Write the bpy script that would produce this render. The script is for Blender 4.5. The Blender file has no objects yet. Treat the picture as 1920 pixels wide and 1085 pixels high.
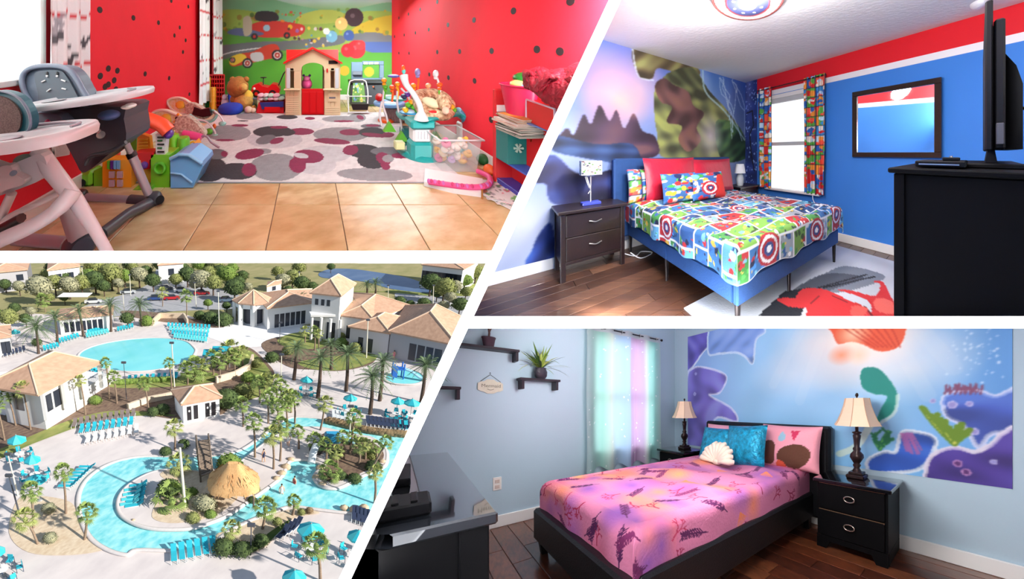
import bpy, bmesh, math, random
import numpy as np
from mathutils import Vector, Matrix

# ------------------------------------------------------------------ camera, sky, sun, lamps, exposure
FL = 620.0                       # focal length in pixels of a 1920 px wide picture
sc = bpy.context.scene
cam_d = bpy.data.cameras.new('camera'); cam = bpy.data.objects.new('camera', cam_d)
sc.collection.objects.link(cam); sc.camera = cam
cam_d.sensor_width = 36.0; cam_d.lens = 36.0 * FL / 1920.0
cam_d.clip_start = 0.05; cam_d.clip_end = 2000
cam.location = (0, 0, 0); cam.rotation_euler = (math.pi / 2, 0, 0)
sc.view_settings.view_transform = 'Standard'; sc.view_settings.look = 'None'
sc.view_settings.exposure = 0.0; sc.view_settings.gamma = 1.0
sc.view_settings.use_curve_mapping = False

wd = bpy.data.worlds.new('world'); sc.world = wd; wd.use_nodes = True
bg = wd.node_tree.nodes['Background']
bg.inputs[0].default_value = (0.55, 0.72, 1.0, 1); bg.inputs[1].default_value = 0.5

def lamp(name, kind, loc, energy, color=(1, 1, 1), size=1.0, size_y=None, target=None, radius=None):
    d = bpy.data.lights.new(name, kind); d.energy = energy; d.color = color
    if kind == 'AREA':
        d.size = size
        if size_y: d.shape = 'RECTANGLE'; d.size_y = size_y
    if kind == 'POINT': d.shadow_soft_size = radius or 0.1
    if kind == 'SUN': d.angle = math.radians(0.6)
    o = bpy.data.objects.new(name, d); sc.collection.objects.link(o); o.location = loc
    if target is not None:
        v = Vector(target) - Vector(loc)
        o.rotation_euler = v.to_track_quat('-Z', 'Y').to_euler()
    return o

lamp('sun', 'SUN', (20, -8, 30), 8.5, (1.0, 0.95, 0.87), target=(20 - 1550 * .02, -8 + 620 * .02, 30 - 527 * .02))
lamp('front_wall_fill', 'AREA', (0, -0.9, 0.75), 46, (1, 1, 1), 2.2, 1.0, target=(0, 0.8, -0.1))  # fill light added behind the camera to whiten the front wall
lamp('front_wall_low_fill', 'AREA', (0, -0.9, -0.75), 30, (1, 1, 1), 2.2, 1.0, target=(0, 0.8, 0.1))  # second added fill, from below, for the same wall
LAMP_LATER = []                  # added room fills are set right after the room frames below

# ------------------------------------------------------------------ colour and materials
def lin1(c):
    c = c / 255.0
    return c / 12.92 if c <= 0.04045 else ((c + 0.055) / 1.055) ** 2.4
def lin(c): return tuple(lin1(v) for v in c[:3])
def linA(a):
    a = np.asarray(a, float) / 255.0
    return np.where(a <= 0.04045, a / 12.92, ((a + 0.055) / 1.055) ** 2.4)

MATS = {}
def M(name, c=(200, 200, 200), rough=0.55, metal=0.0, var=0.0, vs=6.0, bump=0.0, bs=40.0, emit=0.0,
      alpha=1.0, trans=0.0, attr=False, coat=0.0, stretch=None, c2=None, spec=0.5):
    """procedural principled material, one per name"""
    if name in MATS: return MATS[name]
    m = bpy.data.materials.new(name); m.use_nodes = True; nt = m.node_tree
    b = nt.nodes['Principled BSDF']; L = nt.links
    col = lin(c) + (1,)
    b.inputs['Base Color'].default_value = col
    b.inputs['Roughness'].default_value = rough; b.inputs['Metallic'].default_value = metal
    b.inputs['Coat Weight'].default_value = coat; b.inputs['Specular IOR Level'].default_value = spec
    if alpha < 1: b.inputs['Alpha'].default_value = alpha
    if trans: b.inputs['Transmission Weight'].default_value = trans
    src = None
    if attr:
        a = nt.nodes.new('ShaderNodeAttribute'); a.attribute_name = 'Col'; src = a.outputs['Color']
        L.new(src, b.inputs['Base Color'])
    tc = None
    if var or bump or c2:
        tc = nt.nodes.new('ShaderNodeTexCoord'); mp = nt.nodes.new('ShaderNodeMapping')
        L.new(tc.outputs['Object'], mp.inputs[0])
        if stretch: mp.inputs['Scale'].default_value = stretch
    if var or c2:
        n = nt.nodes.new('ShaderNodeTexNoise'); n.inputs['Scale'].default_value = vs; n.inputs['Detail'].default_value = 5
        L.new(mp.outputs[0], n.inputs[0])
        mx = nt.nodes.new('ShaderNodeMix'); mx.data_type = 'RGBA'
        rp = nt.nodes.new('ShaderNodeMapRange'); rp.inputs[1].default_value = .3; rp.inputs[2].default_value = .7
        L.new(n.outputs[0], rp.inputs[0]); L.new(rp.outputs[0], mx.inputs[0])
        if c2:
            mx.inputs[6].default_value = col; mx.inputs[7].default_value = lin(c2) + (1,)
        else:
            k0, k1 = 1 - var, 1 + var
            if src:
                mu = nt.nodes.new('ShaderNodeMix'); mu.data_type = 'RGBA'; mu.blend_type = 'MULTIPLY'; mu.inputs[0].default_value = 1
                mx.inputs[6].default_value = (k0, k0, k0, 1); mx.inputs[7].default_value = (k1, k1, k1, 1)
                L.new(src, mu.inputs[6]); L.new(mx.outputs[2], mu.inputs[7]); L.new(mu.outputs[2], b.inputs['Base Color'])
            else:
                mx.inputs[6].default_value = tuple(min(1, v * k0) for v in col[:3]) + (1,)
                mx.inputs[7].default_value = tuple(min(1, v * k1) for v in col[:3]) + (1,)
        if not (src and not c2): L.new(mx.outputs[2], b.inputs['Base Color'])
    if bump:
        n2 = nt.nodes.new('ShaderNodeTexNoise'); n2.inputs['Scale'].default_value = bs; n2.inputs['Detail'].default_value = 3
        L.new(mp.outputs[0], n2.inputs[0])
        bp = nt.nodes.new('ShaderNodeBump'); bp.inputs['Strength'].default_value = bump; bp.inputs['Distance'].default_value = .02
        L.new(n2.outputs[0], bp.inputs['Height']); L.new(bp.outputs[0], b.inputs['Normal'])
    if emit:
        b.inputs['Emission Color'].default_value = col; b.inputs['Emission Strength'].default_value = emit
        if src: L.new(src, b.inputs['Emission Color'])
    MATS[name] = m
    return m

# ------------------------------------------------------------------ mesh builder (room metres: x, y deep, z up)
ORD = ['', 'second', 'third', 'fourth', 'fifth', 'sixth', 'seventh', 'eighth', 'ninth', 'tenth', 'eleventh', 'twelfth', 'thirteenth', 'fourteenth', 'fifteenth', 'sixteenth', 'seventeenth', 'eighteenth', 'nineteenth', 'twentieth', 'twenty-first', 'twenty-second', 'twenty-third', 'twenty-fourth']
def nth(k, end='left'): return ((ORD[k] if k < len(ORD) else '%dth' % (k + 1)) + ' from the ' + end) if k else end + 'most'
def rotz(a): return Matrix.Rotation(a, 4, 'Z')
def rotx(a): return Matrix.Rotation(a, 4, 'X')
def roty(a): return Matrix.Rotation(a, 4, 'Y')
def tr(x, y, z): return Matrix.Translation((x, y, z))
def scl(x, y, z): return Matrix.Diagonal((x, y, z, 1))

class MB:
    def __init__(s): s.v = []; s.f = []; s.m = []; s.sm = []; s.c = None; s.mi = 0
    def use(s, i): s.mi = i; return s
    def add(s, vs, fs, smooth=False):
        o = len(s.v); s.v.extend([tuple(p) for p in vs])
        for f in fs: s.f.append([i + o for i in f]); s.m.append(s.mi); s.sm.append(smooth)
        return s
    def sub(s, other, mat4):
        A = np.array(mat4)[:3, :3]; t = np.array(mat4)[:3, 3]
        vs = np.array(other.v, float) @ A.T + t
        o = len(s.v); s.v.extend(map(tuple, vs)); fl = np.linalg.det(A) < 0
        for f, m, sm in zip(other.f, other.m, other.sm):
            g = [i + o for i in f]
            s.f.append(g[::-1] if fl else g); s.m.append(m + 0); s.sm.append(sm)
        return s
    def box(s, a, b, ch=None):
        """box from corner a to corner b with chamfered edges"""
        a, b = np.minimum(a, b).astype(float), np.maximum(a, b).astype(float)
        c = (a + b) / 2; h = (b - a) / 2
        if ch is None: ch = min(0.006, 0.12 * float(min(h)) * 2)
        ch = min(ch, 0.45 * float(min(h)))
        if ch <= 0:
            vs = [(c[0] + i * h[0], c[1] + j * h[1], c[2] + k * h[2]) for i in (-1, 1) for j in (-1, 1) for k in (-1, 1)]
            return s.add(vs, [(0, 1, 3, 2), (4, 6, 7, 5), (0, 4, 5, 1), (2, 3, 7, 6), (0, 2, 6, 4), (1, 5, 7, 3)])
        vs = []; idx = {}
        for i in (-1, 1):
            for j in (-1, 1):
                for k in (-1, 1):
                    for ax in range(3):
                        d = np.array([i, j, k]) * (h - ch); d[ax] = (i, j, k)[ax] * h[ax]
                        idx[(i, j, k, ax)] = len(vs); vs.append(c + d)
        fs = []
        S = (-1, 1)
        for ax in range(3):
            o1, o2 = [q for q in range(3) if q != ax]
            for sg in S:
                lp = []
                for p, q in ((-1, -1), (1, -1), (1, 1), (-1, 1)):
                    t = [0, 0, 0]; t[ax] = sg; t[o1] = p; t[o2] = q; lp.append(idx[(t[0], t[1], t[2], ax)])
                fs.append(lp)
        for ax in range(3):
            o1, o2 = [q for q in range(3) if q != ax]
            for p in S:
                for q in S:
                    t0 = [0, 0, 0]; t0[ax] = -1; t0[o1] = p; t0[o2] = q; t1 = list(t0); t1[ax] = 1
                    fs.append([idx[(*t0, o1)], idx[(*t1, o1)], idx[(*t1, o2)], idx[(*t0, o2)]])
        for i in S:
            for j in S:
                for k in S: fs.append([idx[(i, j, k, 0)], idx[(i, j, k, 1)], idx[(i, j, k, 2)]])
        out = []
        for f in fs:
            P = [vs[i] for i in f]; n = np.cross(P[1] - P[0], P[2] - P[0])
            out.append(f if np.dot(n, sum(P) / len(P) - c) > 0 else f[::-1])
        return s.add(vs, out)
    def cyl(s, p0, p1, r0, r1=None, n=10, caps=True, smooth=True):
        r1 = r0 if r1 is None else r1
        return s.tube([p0, p1], [r0, r1], n, caps=caps, smooth=smooth)
    def tube(s, pts, r, n=8, caps=True, closed=False, smooth=True, flat=1.0):
        pts = [Vector(p) for p in pts]; N = len(pts)
        rs = r if isinstance(r, (list, tuple)) else [r] * N
        vs = []; up = None
        for i, p in enumerate(pts):
            if closed: t = pts[(i + 1) % N] - pts[i - 1]
            else: t = pts[min(i + 1, N - 1)] - pts[max(i - 1, 0)]
            if t.length < 1e-9: t = Vector((0, 0, 1))
            t.normalize()
            if up is None:
                up = Vector((0, 0, 1)) if abs(t.z) < .9 else Vector((0, 1, 0))
            u = t.cross(up); u.normalize(); w = u.cross(t); up = w
            for k in range(n):
                a = 2 * math.pi * k / n
                vs.append(p + (u * math.cos(a) + w * math.sin(a) * flat) * rs[i])
        fs = []
        R = N if closed else N - 1
        for i in range(R):
            j = (i + 1) % N
            for k in range(n):
                l = (k + 1) % n
                fs.append((i * n + k, j * n + k, j * n + l, i * n + l)[::-1])
        o = len(s.v); s.add(vs, fs, smooth)
        if caps and not closed:
            s.add([vs[k] for k in range(n)], [tuple(range(n))])
            s.add([vs[(N - 1) * n + k] for k in range(n)], [tuple(range(n))[::-1]])
        return s
    def lathe(s, prof, c=(0, 0, 0), n=16, smooth=True, sq=1.0):
        vs = []; fs = []; N = len(prof)
        for r, z in prof:
            for k in range(n):
                a = 2 * math.pi * (k + .5 * (n == 4)) / n
                vs.append((c[0] + r * math.cos(a), c[1] + sq * r * math.sin(a), c[2] + z))
        for i in range(N - 1):
            for k in range(n):
                l = (k + 1) % n; fs.append((i * n + k, i * n + l, (i + 1) * n + l, (i + 1) * n + k))
        s.add(vs, fs, smooth)
        if prof[0][0] > 1e-5: s.add(vs[:n], [tuple(range(n))[::-1]])
        if prof[-1][0] > 1e-5: s.add(vs[-n:], [tuple(range(n))])
        return s
    def ell(s, c, r, nu=12, nv=8, mat=None, p=1.0, wob=0, seed=0):
        """ellipsoid; p<1 squares it off, wob makes it lumpy"""
        if not hasattr(r, '__len__'): r = (r, r, r)
        rr = random.Random(seed); vs = []
        sg = lambda v: math.copysign(abs(v) ** p, v)
        for j in range(nv + 1):
            t = -math.pi / 2 + math.pi * j / nv
            for i in range(nu):
                a = 2 * math.pi * i / nu; k = 1 + (rr.uniform(-wob, wob) if wob else 0)
                vs.append(Vector((sg(math.cos(t)) * sg(math.cos(a)) * r[0] * k, sg(math.cos(t)) * sg(math.sin(a)) * r[1] * k, sg(math.sin(t)) * r[2] * k)))
        if mat is not None: vs = [mat @ v for v in vs]
        vs = [v + Vector(c) for v in vs]
        fs = []
        for j in range(nv):
            for i in range(nu):
                l = (i + 1) % nu; fs.append((j * nu + i, j * nu + l, (j + 1) * nu + l, (j + 1) * nu + i))
        return s.add(vs, fs, True)
    def prism(s, poly, ax, a, b, smooth=False):
        """polygon (list of 2-D points) pushed from a to b along axis ax ('x','y','z')"""
        area = sum(poly[i][0] * poly[(i + 1) % len(poly)][1] - poly[(i + 1) % len(poly)][0] * poly[i][1] for i in range(len(poly)))
        if (area < 0) != (ax == 'y'): poly = poly[::-1]
        if a > b: a, b = b, a
        def P(p, t): return {'x': (t, p[0], p[1]), 'y': (p[0], t, p[1]), 'z': (p[0], p[1], t)}[ax]
        n = len(poly); vs = [P(p, a) for p in poly] + [P(p, b) for p in poly]
        fs = [(i, (i + 1) % n, n + (i + 1) % n, n + i) for i in range(n)]
        s.add(vs, fs, smooth); s.add(vs[:n], [tuple(range(n))[::-1]]); s.add(vs[n:], [tuple(range(n))])
        return s
    def grid(s, fn, nu, nv, cols=None, flip=False, thick=None):
        """surface fn(s,t)->xyz, s,t in 0..1; cols: (nv+1, nu+1, 3) sRGB colours"""
        vs = [fn(i / nu, j / nv) for j in range(nv + 1) for i in range(nu + 1)]
        fs = []
        w = nu + 1
        for j in range(nv):
            for i in range(nu):
                q = (j * w + i, j * w + i + 1, (j + 1) * w + i + 1, (j + 1) * w + i)
                fs.append(q[::-1] if flip else q)
        o = len(s.v); s.add(vs, fs, True)
        if cols is not None:
            if s.c is None: s.c = {}
            s.c[o] = np.asarray(cols, float).reshape(-1, 3)
        return s
    def blade(s, p, d, L, w, droop=.5, n=4, up=(0, 0, 1)):
        """arching leaf from p toward d"""
        p = Vector(p); d = Vector(d).normalized(); side = d.cross(Vector(up))
        if side.length < 1e-3: side = Vector((1, 0, 0))
        side.normalize(); vs = []
        for i in range(n + 1):
            t = i / n; q = p + d * (L * t) + Vector((0, 0, -droop * L * t * t)); ww = w * (math.sin(math.pi * min(1, .12 + t * .88)) + .05)
            vs.append(q - side * ww); vs.append(q + side * ww)
        fs = [(2 * i, 2 * i + 1, 2 * i + 3, 2 * i + 2) for i in range(n)]
        return s.add(vs, fs, True)

# ------------------------------------------------------------------ frames: each of the four places has its own oblique set of axes
GUT = {}
def ray(u, v): return Vector(((u - 960) / FL, 1.0, -(v - 542) / FL))
def gplane(p1, p2, inside):
    n = ray(*p1).cross(ray(*p2)).normalized()
    if n.dot(ray(*inside)) < 0: n = -n
    return n
XL = lambda v: 1141 - .4665 * v
XR = lambda v: 1164.5 - .467 * v
XM = lambda v: .5 * (XL(v) + XR(v))
YL, YR = 480.75, 603.75
DG = ((XM(0), 0), (XM(1085), 1085))
EPS = 0.012
NEAR = 0.83
REG = {
 'playroom': [gplane(*DG, (300, 200)), gplane((0, YL), (900, YL), (300, 200))],
 'resort': [],
 'hero_bedroom': [gplane(*DG, (1700, 300)), gplane((900, YR), (1900, YR), (1700, 300))],
 'sea_bedroom': [gplane(*DG, (1700, 900)), gplane((900, YR), (1900, YR), (1700, 900))],
}
class Frame:
    def __init__(s, name, f, cu, cv, R, h, k=1.0):
        s.name, s.f, s.cu, s.cv, s.h = name, f, cu, cv, h
        s.R = np.array(R, float).T                      # columns: place axes in (right, down, forward)
        K = np.array([[1, 0, (cu - 960) / f], [0, 0, FL / f], [0, -1, -(cv - 542) / f]])
        s.A = K @ s.R * k; s.o = s.A @ np.array([0, 0, -h]); s.planes = REG[name]
    def P(s, p): return Vector(s.A @ np.array(p, float) + s.o)
    def pt(s, u, v, ax='z', val=0.0):
        """place coordinates of photo point (u,v) on the plane ax = val"""
        d = s.R.T @ np.array([(u - s.cu) / s.f, (v - s.cv) / s.f, 1.0]); c = np.array([0, 0, s.h]); k = 'xyz'.index(ax)
        return c + d * (val - c[k]) / d[k]
    def px(s, p):
        w = s.P(p); return 960 + FL * w.x / w.y, 542 - FL * w.z / w.y

def yawR(cu, f, vr, vl):
    a = np.array([(vr - cu) / f, 0, 1.0]); a /= np.linalg.norm(a)
    b = np.array([(vl - cu) / f, 0, 1.0]); b /= np.linalg.norm(b)
    return [a, b, (0, -1, 0)]
th = math.radians(24.6)
F1 = Frame('playroom', 500, 580, 82, [(1, 0, 0), (0, 0, 1), (0, -1, 0)], 1.15)
F2 = Frame('resort', 1000, 456, 788, [(1, 0, 0), (0, -math.sin(th), math.cos(th)), (0, -math.cos(th), -math.sin(th))], 30.0, 2.0)
F3 = Frame('hero_bedroom', 445.5, 1395, 286, yawR(1395, 445.5, 1836, 945), 1.235)
F4 = Frame('sea_bedroom', 535, 1290, 762, yawR(1290, 535, 1840, 770), 1.12)

def bake(fr, mb, xf, base):
    v = np.array(mb.v, float)
    if xf is not None:
        m = np.array(xf); v = v @ m[:3, :3].T + m[:3, 3]
    return v @ fr.A.T + fr.o - np.array(base)

def to_mesh(fr, name, mb, mats, xf, base):
    w = bake(fr, mb, xf, base)
    me = bpy.data.meshes.new(name); me.from_pydata(w.tolist(), [], mb.f)
    mats = mats if isinstance(mats, (list, tuple)) else [mats]
    for m in mats: me.materials.append(m)
    me.polygons.foreach_set('material_index', [min(i, len(mats) - 1) for i in mb.m])
    me.polygons.foreach_set('use_smooth', mb.sm)
    if mb.c:
        a = np.ones((len(mb.v), 4))
        for o, c in mb.c.items(): a[o:o + len(c), :3] = linA(np.clip(c, 0, 255))
        at = me.attributes.new('Col', 'FLOAT_COLOR', 'POINT'); at.data.foreach_set('color', a.ravel())
    me.update()
    cuts = []
    ww = w + np.array(base)
    for n in fr.planes:
        if (ww @ np.array(n)).min() < EPS: cuts.append((Vector(n) * EPS, n))
    if fr.planes and ww[:, 1].min() < NEAR: cuts.append((Vector((0, NEAR, 0)), Vector((0, 1, 0))))
    if cuts:
        bm = bmesh.new(); bm.from_mesh(me)
        for co, n in cuts:
            bmesh.ops.bisect_plane(bm, geom=bm.verts[:] + bm.edges[:] + bm.faces[:], dist=1e-6,
                                   plane_co=co - Vector(base), plane_no=n, clear_inner=True)
        bm.to_mesh(me); bm.free()
    return me

class T:
    """a thing: an Empty at its base that parents its parts"""
    def __init__(s, fr, name, label, cat, loc=(0, 0, 0), rz=0.0, sc_=1.0, group=None, kind=None, abs_=False, xf=None):
        s.fr = fr; s.o = bpy.data.objects.new(name, None); sc.collection.objects.link(s.o)
        s.o.empty_display_size = .05; s.loc = loc
        s.xf = xf if xf is not None else tr(*loc) @ rotz(rz) @ scl(sc_, sc_, sc_)
        if abs_: s.xf = Matrix.Identity(4); s.base = fr.P(loc)      # parts written in room metres
        else: s.base = fr.P((s.xf @ Vector((0, 0, 0)))[:])
        s.o.location = s.base
        if label: s.o['label'] = label
        if cat: s.o['category'] = cat
        if group: s.o['group'] = group
        if kind: s.o['kind'] = kind
    def part(s, name, mb, mats, parent=None, label=None, kind=None):
        me = to_mesh(s.fr, name, mb, mats, s.xf, s.base)
        if len(me.polygons) == 0: bpy.data.meshes.remove(me); return None
        o = bpy.data.objects.new(name, me); sc.collection.objects.link(o); o.parent = parent or s.o
        if label: o['label'] = label
        if kind: o['kind'] = kind
        return o

def solo(fr, name, mb, mats, label=None, cat=None, loc=(0, 0, 0), rz=0.0, sc_=1.0, group=None, kind=None, abs_=False, xf=None):
    xf = xf if xf is not None else tr(*loc) @ rotz(rz) @ scl(sc_, sc_, sc_)
    base = fr.P((xf @ Vector((0, 0, 0)))[:])
    if abs_: xf = Matrix.Identity(4); base = fr.P(loc)
    me = to_mesh(fr, name, mb, mats, xf, base)
    o = bpy.data.objects.new(name, me); sc.collection.objects.link(o); o.location = base
    if label: o['label'] = label
    if cat: o['category'] = cat
    if group: o['group'] = group
    if kind: o['kind'] = kind
    return o

def dup(t, loc, label=None, group=None):
    """copy of a thing (and its parts and sub-parts) moved to another spot of the same place"""
    src = t.o if isinstance(t, T) else t[0]; fr = t.fr if isinstance(t, T) else t[1]
    def cp(o, par):
        c = o.copy(); sc.collection.objects.link(c); c.parent = par
        for ch in o.children: cp(ch, c)
        return c
    r = cp(src, None); r.location = fr.P(loc)
    if label: r['label'] = label
    if group: r['group'] = group
    return r

# ------------------------------------------------------------------ painting of flat prints (colours per point of a fine grid)
def inpoly(X, Y, poly):
    ins = np.zeros(X.shape, bool); n = len(poly)
    for i in range(n):
        x0, y0 = poly[i]; x1, y1 = poly[(i + 1) % n]
        if y0 == y1: continue
        c = (Y >= min(y0, y1)) & (Y < max(y0, y1)) & (X < (x1 - x0) * (Y - y0) / (y1 - y0) + x0)
        ins ^= c
    return ins
def distseg(X, Y, pts):
    d = np.full(X.shape, 1e9)
    for (x0, y0), (x1, y1) in zip(pts[:-1], pts[1:]):
        L2 = (x1 - x0) ** 2 + (y1 - y0) ** 2 + 1e-12
        t = np.clip(((X - x0) * (x1 - x0) + (Y - y0) * (y1 - y0)) / L2, 0, 1)
        d = np.minimum(d, np.hypot(X - x0 - t * (x1 - x0), Y - y0 - t * (y1 - y0)))
    return d
def spl(pts, n=6, closed=True):
    """smooth closed or open curve through points"""
    P = [np.array(p, float) for p in pts]; N = len(P); out = []
    for i in range(N if closed else N - 1):
        p0, p1, p2, p3 = (P[(i - 1) % N], P[i], P[(i + 1) % N], P[(i + 2) % N]) if closed else (P[max(i - 1, 0)], P[i], P[i + 1], P[min(i + 2, N - 1)])
        for k in range(n):
            t = k / n
            out.append(tuple(.5 * ((2 * p1) + (-p0 + p2) * t + (2 * p0 - 5 * p1 + 4 * p2 - p3) * t * t + (-p0 + 3 * p1 - 3 * p2 + p3) * t ** 3)))
    if not closed: out.append(tuple(P[-1]))
    return out
class Paint:
    """canvas in surface metres (a across, b up); shapes may be given in photo points through conv"""
    def __init__(s, a0, a1, b0, b1, na, nb, bgc, conv=None):
        s.A, s.B = np.meshgrid(np.linspace(a0, a1, na + 1), np.linspace(b0, b1, nb + 1))
        s.C = np.zeros(s.A.shape + (3,)); s.C[:] = bgc; s.na, s.nb = na, nb; s.conv = conv or (lambda p: p); s.r = random.Random(5)
    def mixm(s, m, c, a=1.0):
        m = (m * a)[..., None]; s.C = s.C * (1 - m) + np.asarray(c, float) * m
    def poly(s, pts, c, a=1.0, smooth=True, edge=None, ew=0.01):
        P = [s.conv(p) for p in (spl(pts) if smooth else pts)]
        s.mixm(inpoly(s.A, s.B, P).astype(float), c, a)
        if edge is not None: s.mixm((distseg(s.A, s.B, P + [P[0]]) < ew).astype(float), edge)
    def line(s, pts, w, c, a=1.0, smooth=True):
        P = [s.conv(p) for p in (spl(pts, closed=False) if smooth and len(pts) > 2 else pts)]
        s.mixm((distseg(s.A, s.B, P) < w).astype(float), c, a)
    def soft(s, p, r, c, a=1.0, ry=None):
        """soft round patch; r and ry in surface metres"""
        x, y = s.conv(p); d = np.hypot((s.A - x) / r, (s.B - y) / (ry or r)); s.mixm(np.clip(1 - d, 0, 1) ** 1.0, c, a)
    def disc(s, p, r, c, a=1.0, ry=None):
        x, y = s.conv(p); s.mixm((np.hypot((s.A - x) / r, (s.B - y) / (ry or r)) < 1).astype(float), c, a)
    def blur(s, n):
        C = s.C
        for _ in range(n):
            Q = np.pad(C, ((1, 1), (1, 1), (0, 0)), 'edge'); C = (Q[:-2, 1:-1] + Q[2:, 1:-1] + Q[1:-1, :-2] + Q[1:-1, 2:] + 2 * Q[1:-1, 1:-1]) / 6
        return C
    def noise(s, amp, sc1=8, seed=1):
        g = np.random.RandomState(seed); t = np.zeros(s.A.shape)
        for k in range(5):
            fx, fy, ph = g.normal(0, sc1), g.normal(0, sc1), g.uniform(0, 6.3)
            t += np.sin(s.A * fx + s.B * fy + ph + 1.5 * np.sin(s.A * fy * .7 - s.B * fx * .6 + ph))
        s.C = s.C * (1 + amp * t[..., None] / 3)
def ellp(cx, cy, rx, ry, rot=0, n=20):
    a = math.radians(rot)
    return [(cx + rx * math.cos(t) * math.cos(a) - ry * math.sin(t) * math.sin(a), cy + rx * math.cos(t) * math.sin(a) + ry * math.sin(t) * math.cos(a)) for t in [2 * math.pi * k / n for k in range(n)]]
PAINTED = M('painted_print', attr=True, rough=.6)
FABRICP = M('printed_fabric', attr=True, rough=.85, bump=.25, bs=60)
WHITE = M('white_paint', (246, 246, 246), .6)

def pillow_mb(w, h, t, cols=None, n=16, seed=0, sag=.05):
    """cushion standing in the x-z plane, base at z=0, front toward -y"""
    mb = MB(); r = random.Random(seed); ph = [r.uniform(0, 6) for _ in range(4)]
    def side(sg):
        def fn(s, q):
            a, b = 2 * s - 1, 2 * q - 1
            k = max(0, (1 - abs(a) ** 3.2)) ** .5 * max(0, (1 - abs(b) ** 3.2)) ** .5
            x = a * w / 2 * (1 - sag * (1 - b * b)); z = h / 2 + b * h / 2 * (1 - sag * (1 - a * a))
            k *= 1 + .06 * math.sin(5 * a + ph[0]) * math.sin(4 * b + ph[1])
            return (x, sg * t / 2 * k, z)
        return fn
    mb.grid(side(-1), n, n, cols)
    mb.grid(side(1), n, n, cols, flip=True)
    return mb
def curtain_mb(y0, y1, z0, z1, x, amp=.03, waves=6, nu=48, nv=24, cols=None, axis='x', seed=0, flare=0.0, hem=0.0):
    """hanging pleated cloth; axis='x' hangs in a plane x=const between y0..y1, axis='y' in a plane y=const between x0..x1"""
    r = random.Random(seed); ph = r.uniform(0, 6); wob = [r.uniform(-.3, .3) for _ in range(8)]
    mb = MB()
    def fn(s, t):
        p = y0 + (y1 - y0) * s; k = math.sin(2 * math.pi * waves * s + ph + wob[int(s * 7.9)] + .4 * math.sin(3 * t))
        d = amp * (.6 + .4 * (1 - t)) * k
        p += flare * (1 - t) * (s - .5) + .004 * math.sin(9 * t + 20 * s)
        z = z0 + (z1 - z0) * t + hem * (1 - t) * math.sin(2 * math.pi * waves * s + ph)
        return (x + d, p, z) if axis == 'x' else (p, x + d, z)
    mb.grid(fn, nu, nv, cols)
    return mb
def drape(W, L, top, d_side, d_foot, seed=0, wr=.012, hemw=.02, r_=.05, head_in=0.0):
    """cloth over a block W x L x top; returns fn(s,t) and unwrapped extent; foot is at y=0, head at y=L"""
    rr = random.Random(seed); ph = [rr.uniform(0, 6) for _ in range(8)]
    U0, U1, V0, V1 = -d_side, W + d_side, -d_foot, L - head_in
    def fn(s, t):
        u = U0 + (U1 - U0) * s; v = V0 + (V1 - V0) * t
        du = -u if u < 0 else (u - W if u > W else 0); dv = -v if v < 0 else 0
        sx = -1 if u < 0 else 1
        x = min(max(u, 0), W); y = max(v, 0)
        def fold(d): # arc length to (outward, down)
            if d <= 0: return 0, 0
            a = d / r_
            if a < math.pi / 2: return r_ * math.sin(a), r_ * (1 - math.cos(a))
            return r_, r_ + (d - r_ * math.pi / 2)
        ox, zx = fold(du); oy, zy = fold(dv)
        x += sx * (ox) - 0; y -= oy
        dz = max(zx, zy) + .25 * min(zx, zy)
        if du > 0 or dv > 0:
            k = min(1, max(du, dv) / .12)
            wv = math.sin(11 * (v if du > dv else u) + ph[0]) + .5 * math.sin(23 * (v if du > dv else u) + ph[1])
            x += sx * (du > 0) * k * hemw * .5 * wv; y -= (dv > 0) * k * hemw * .5 * wv
            dz *= 1 + .05 * wv * (hemw > 0)
        else:
            e = min(1, min(u, W - u, v) / .1)
            dz -= e * wr * (math.sin(7 * u + 3 * math.sin(4 * v) + ph[2]) * math.sin(6 * v + ph[3]) + .6 * math.sin(15 * v + 8 * u + ph[4]) * .5)
            dz += (1 - e) * .01
        return (x, y, top - dz)
    return fn, (U0, U1, V0, V1)
# ------------------------------------------------------------------ unseen fill lights added inside the rooms, by the ceiling or open front
def rfill(fr, name, p, energy, size, size_y, target, color=(1, 1, 1)):
    lamp(name, 'AREA', fr.P(p), energy, color, size, size_y, target=fr.P(target))
rfill(F1, 'playroom_ceiling_fill', (0.0, 3.6, 2.45), 105, 2.4, 2.2, (0, 4.2, 0), (.8, 1, 1))
rfill(F1, 'playroom_front_fill', (-.2, 1.3, 1.9), 30, 1.6, .5, (-.5, 4.0, .4), (.82, 1, 1))
rfill(F1, 'playroom_far_fill', (0, 4.3, 2.3), 30, 1.6, .6, (0, 5.5, .8), (.85, 1, 1))
rfill(F3, 'hero_front_fill', (.7, .7, 2.3), 135, 1.4, .7, (1.9, 3.0, 1.0))
rfill(F4, 'sea_front_fill', (1.2, 1.35, 1.63), 62, 1.2, .5, (2.5, 2.5, .7))
rfill(F4, 'sea_side_fill', (-.1, .9, 1.25), 48, .5, .3, (2.7, 1.2, .7))

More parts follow.
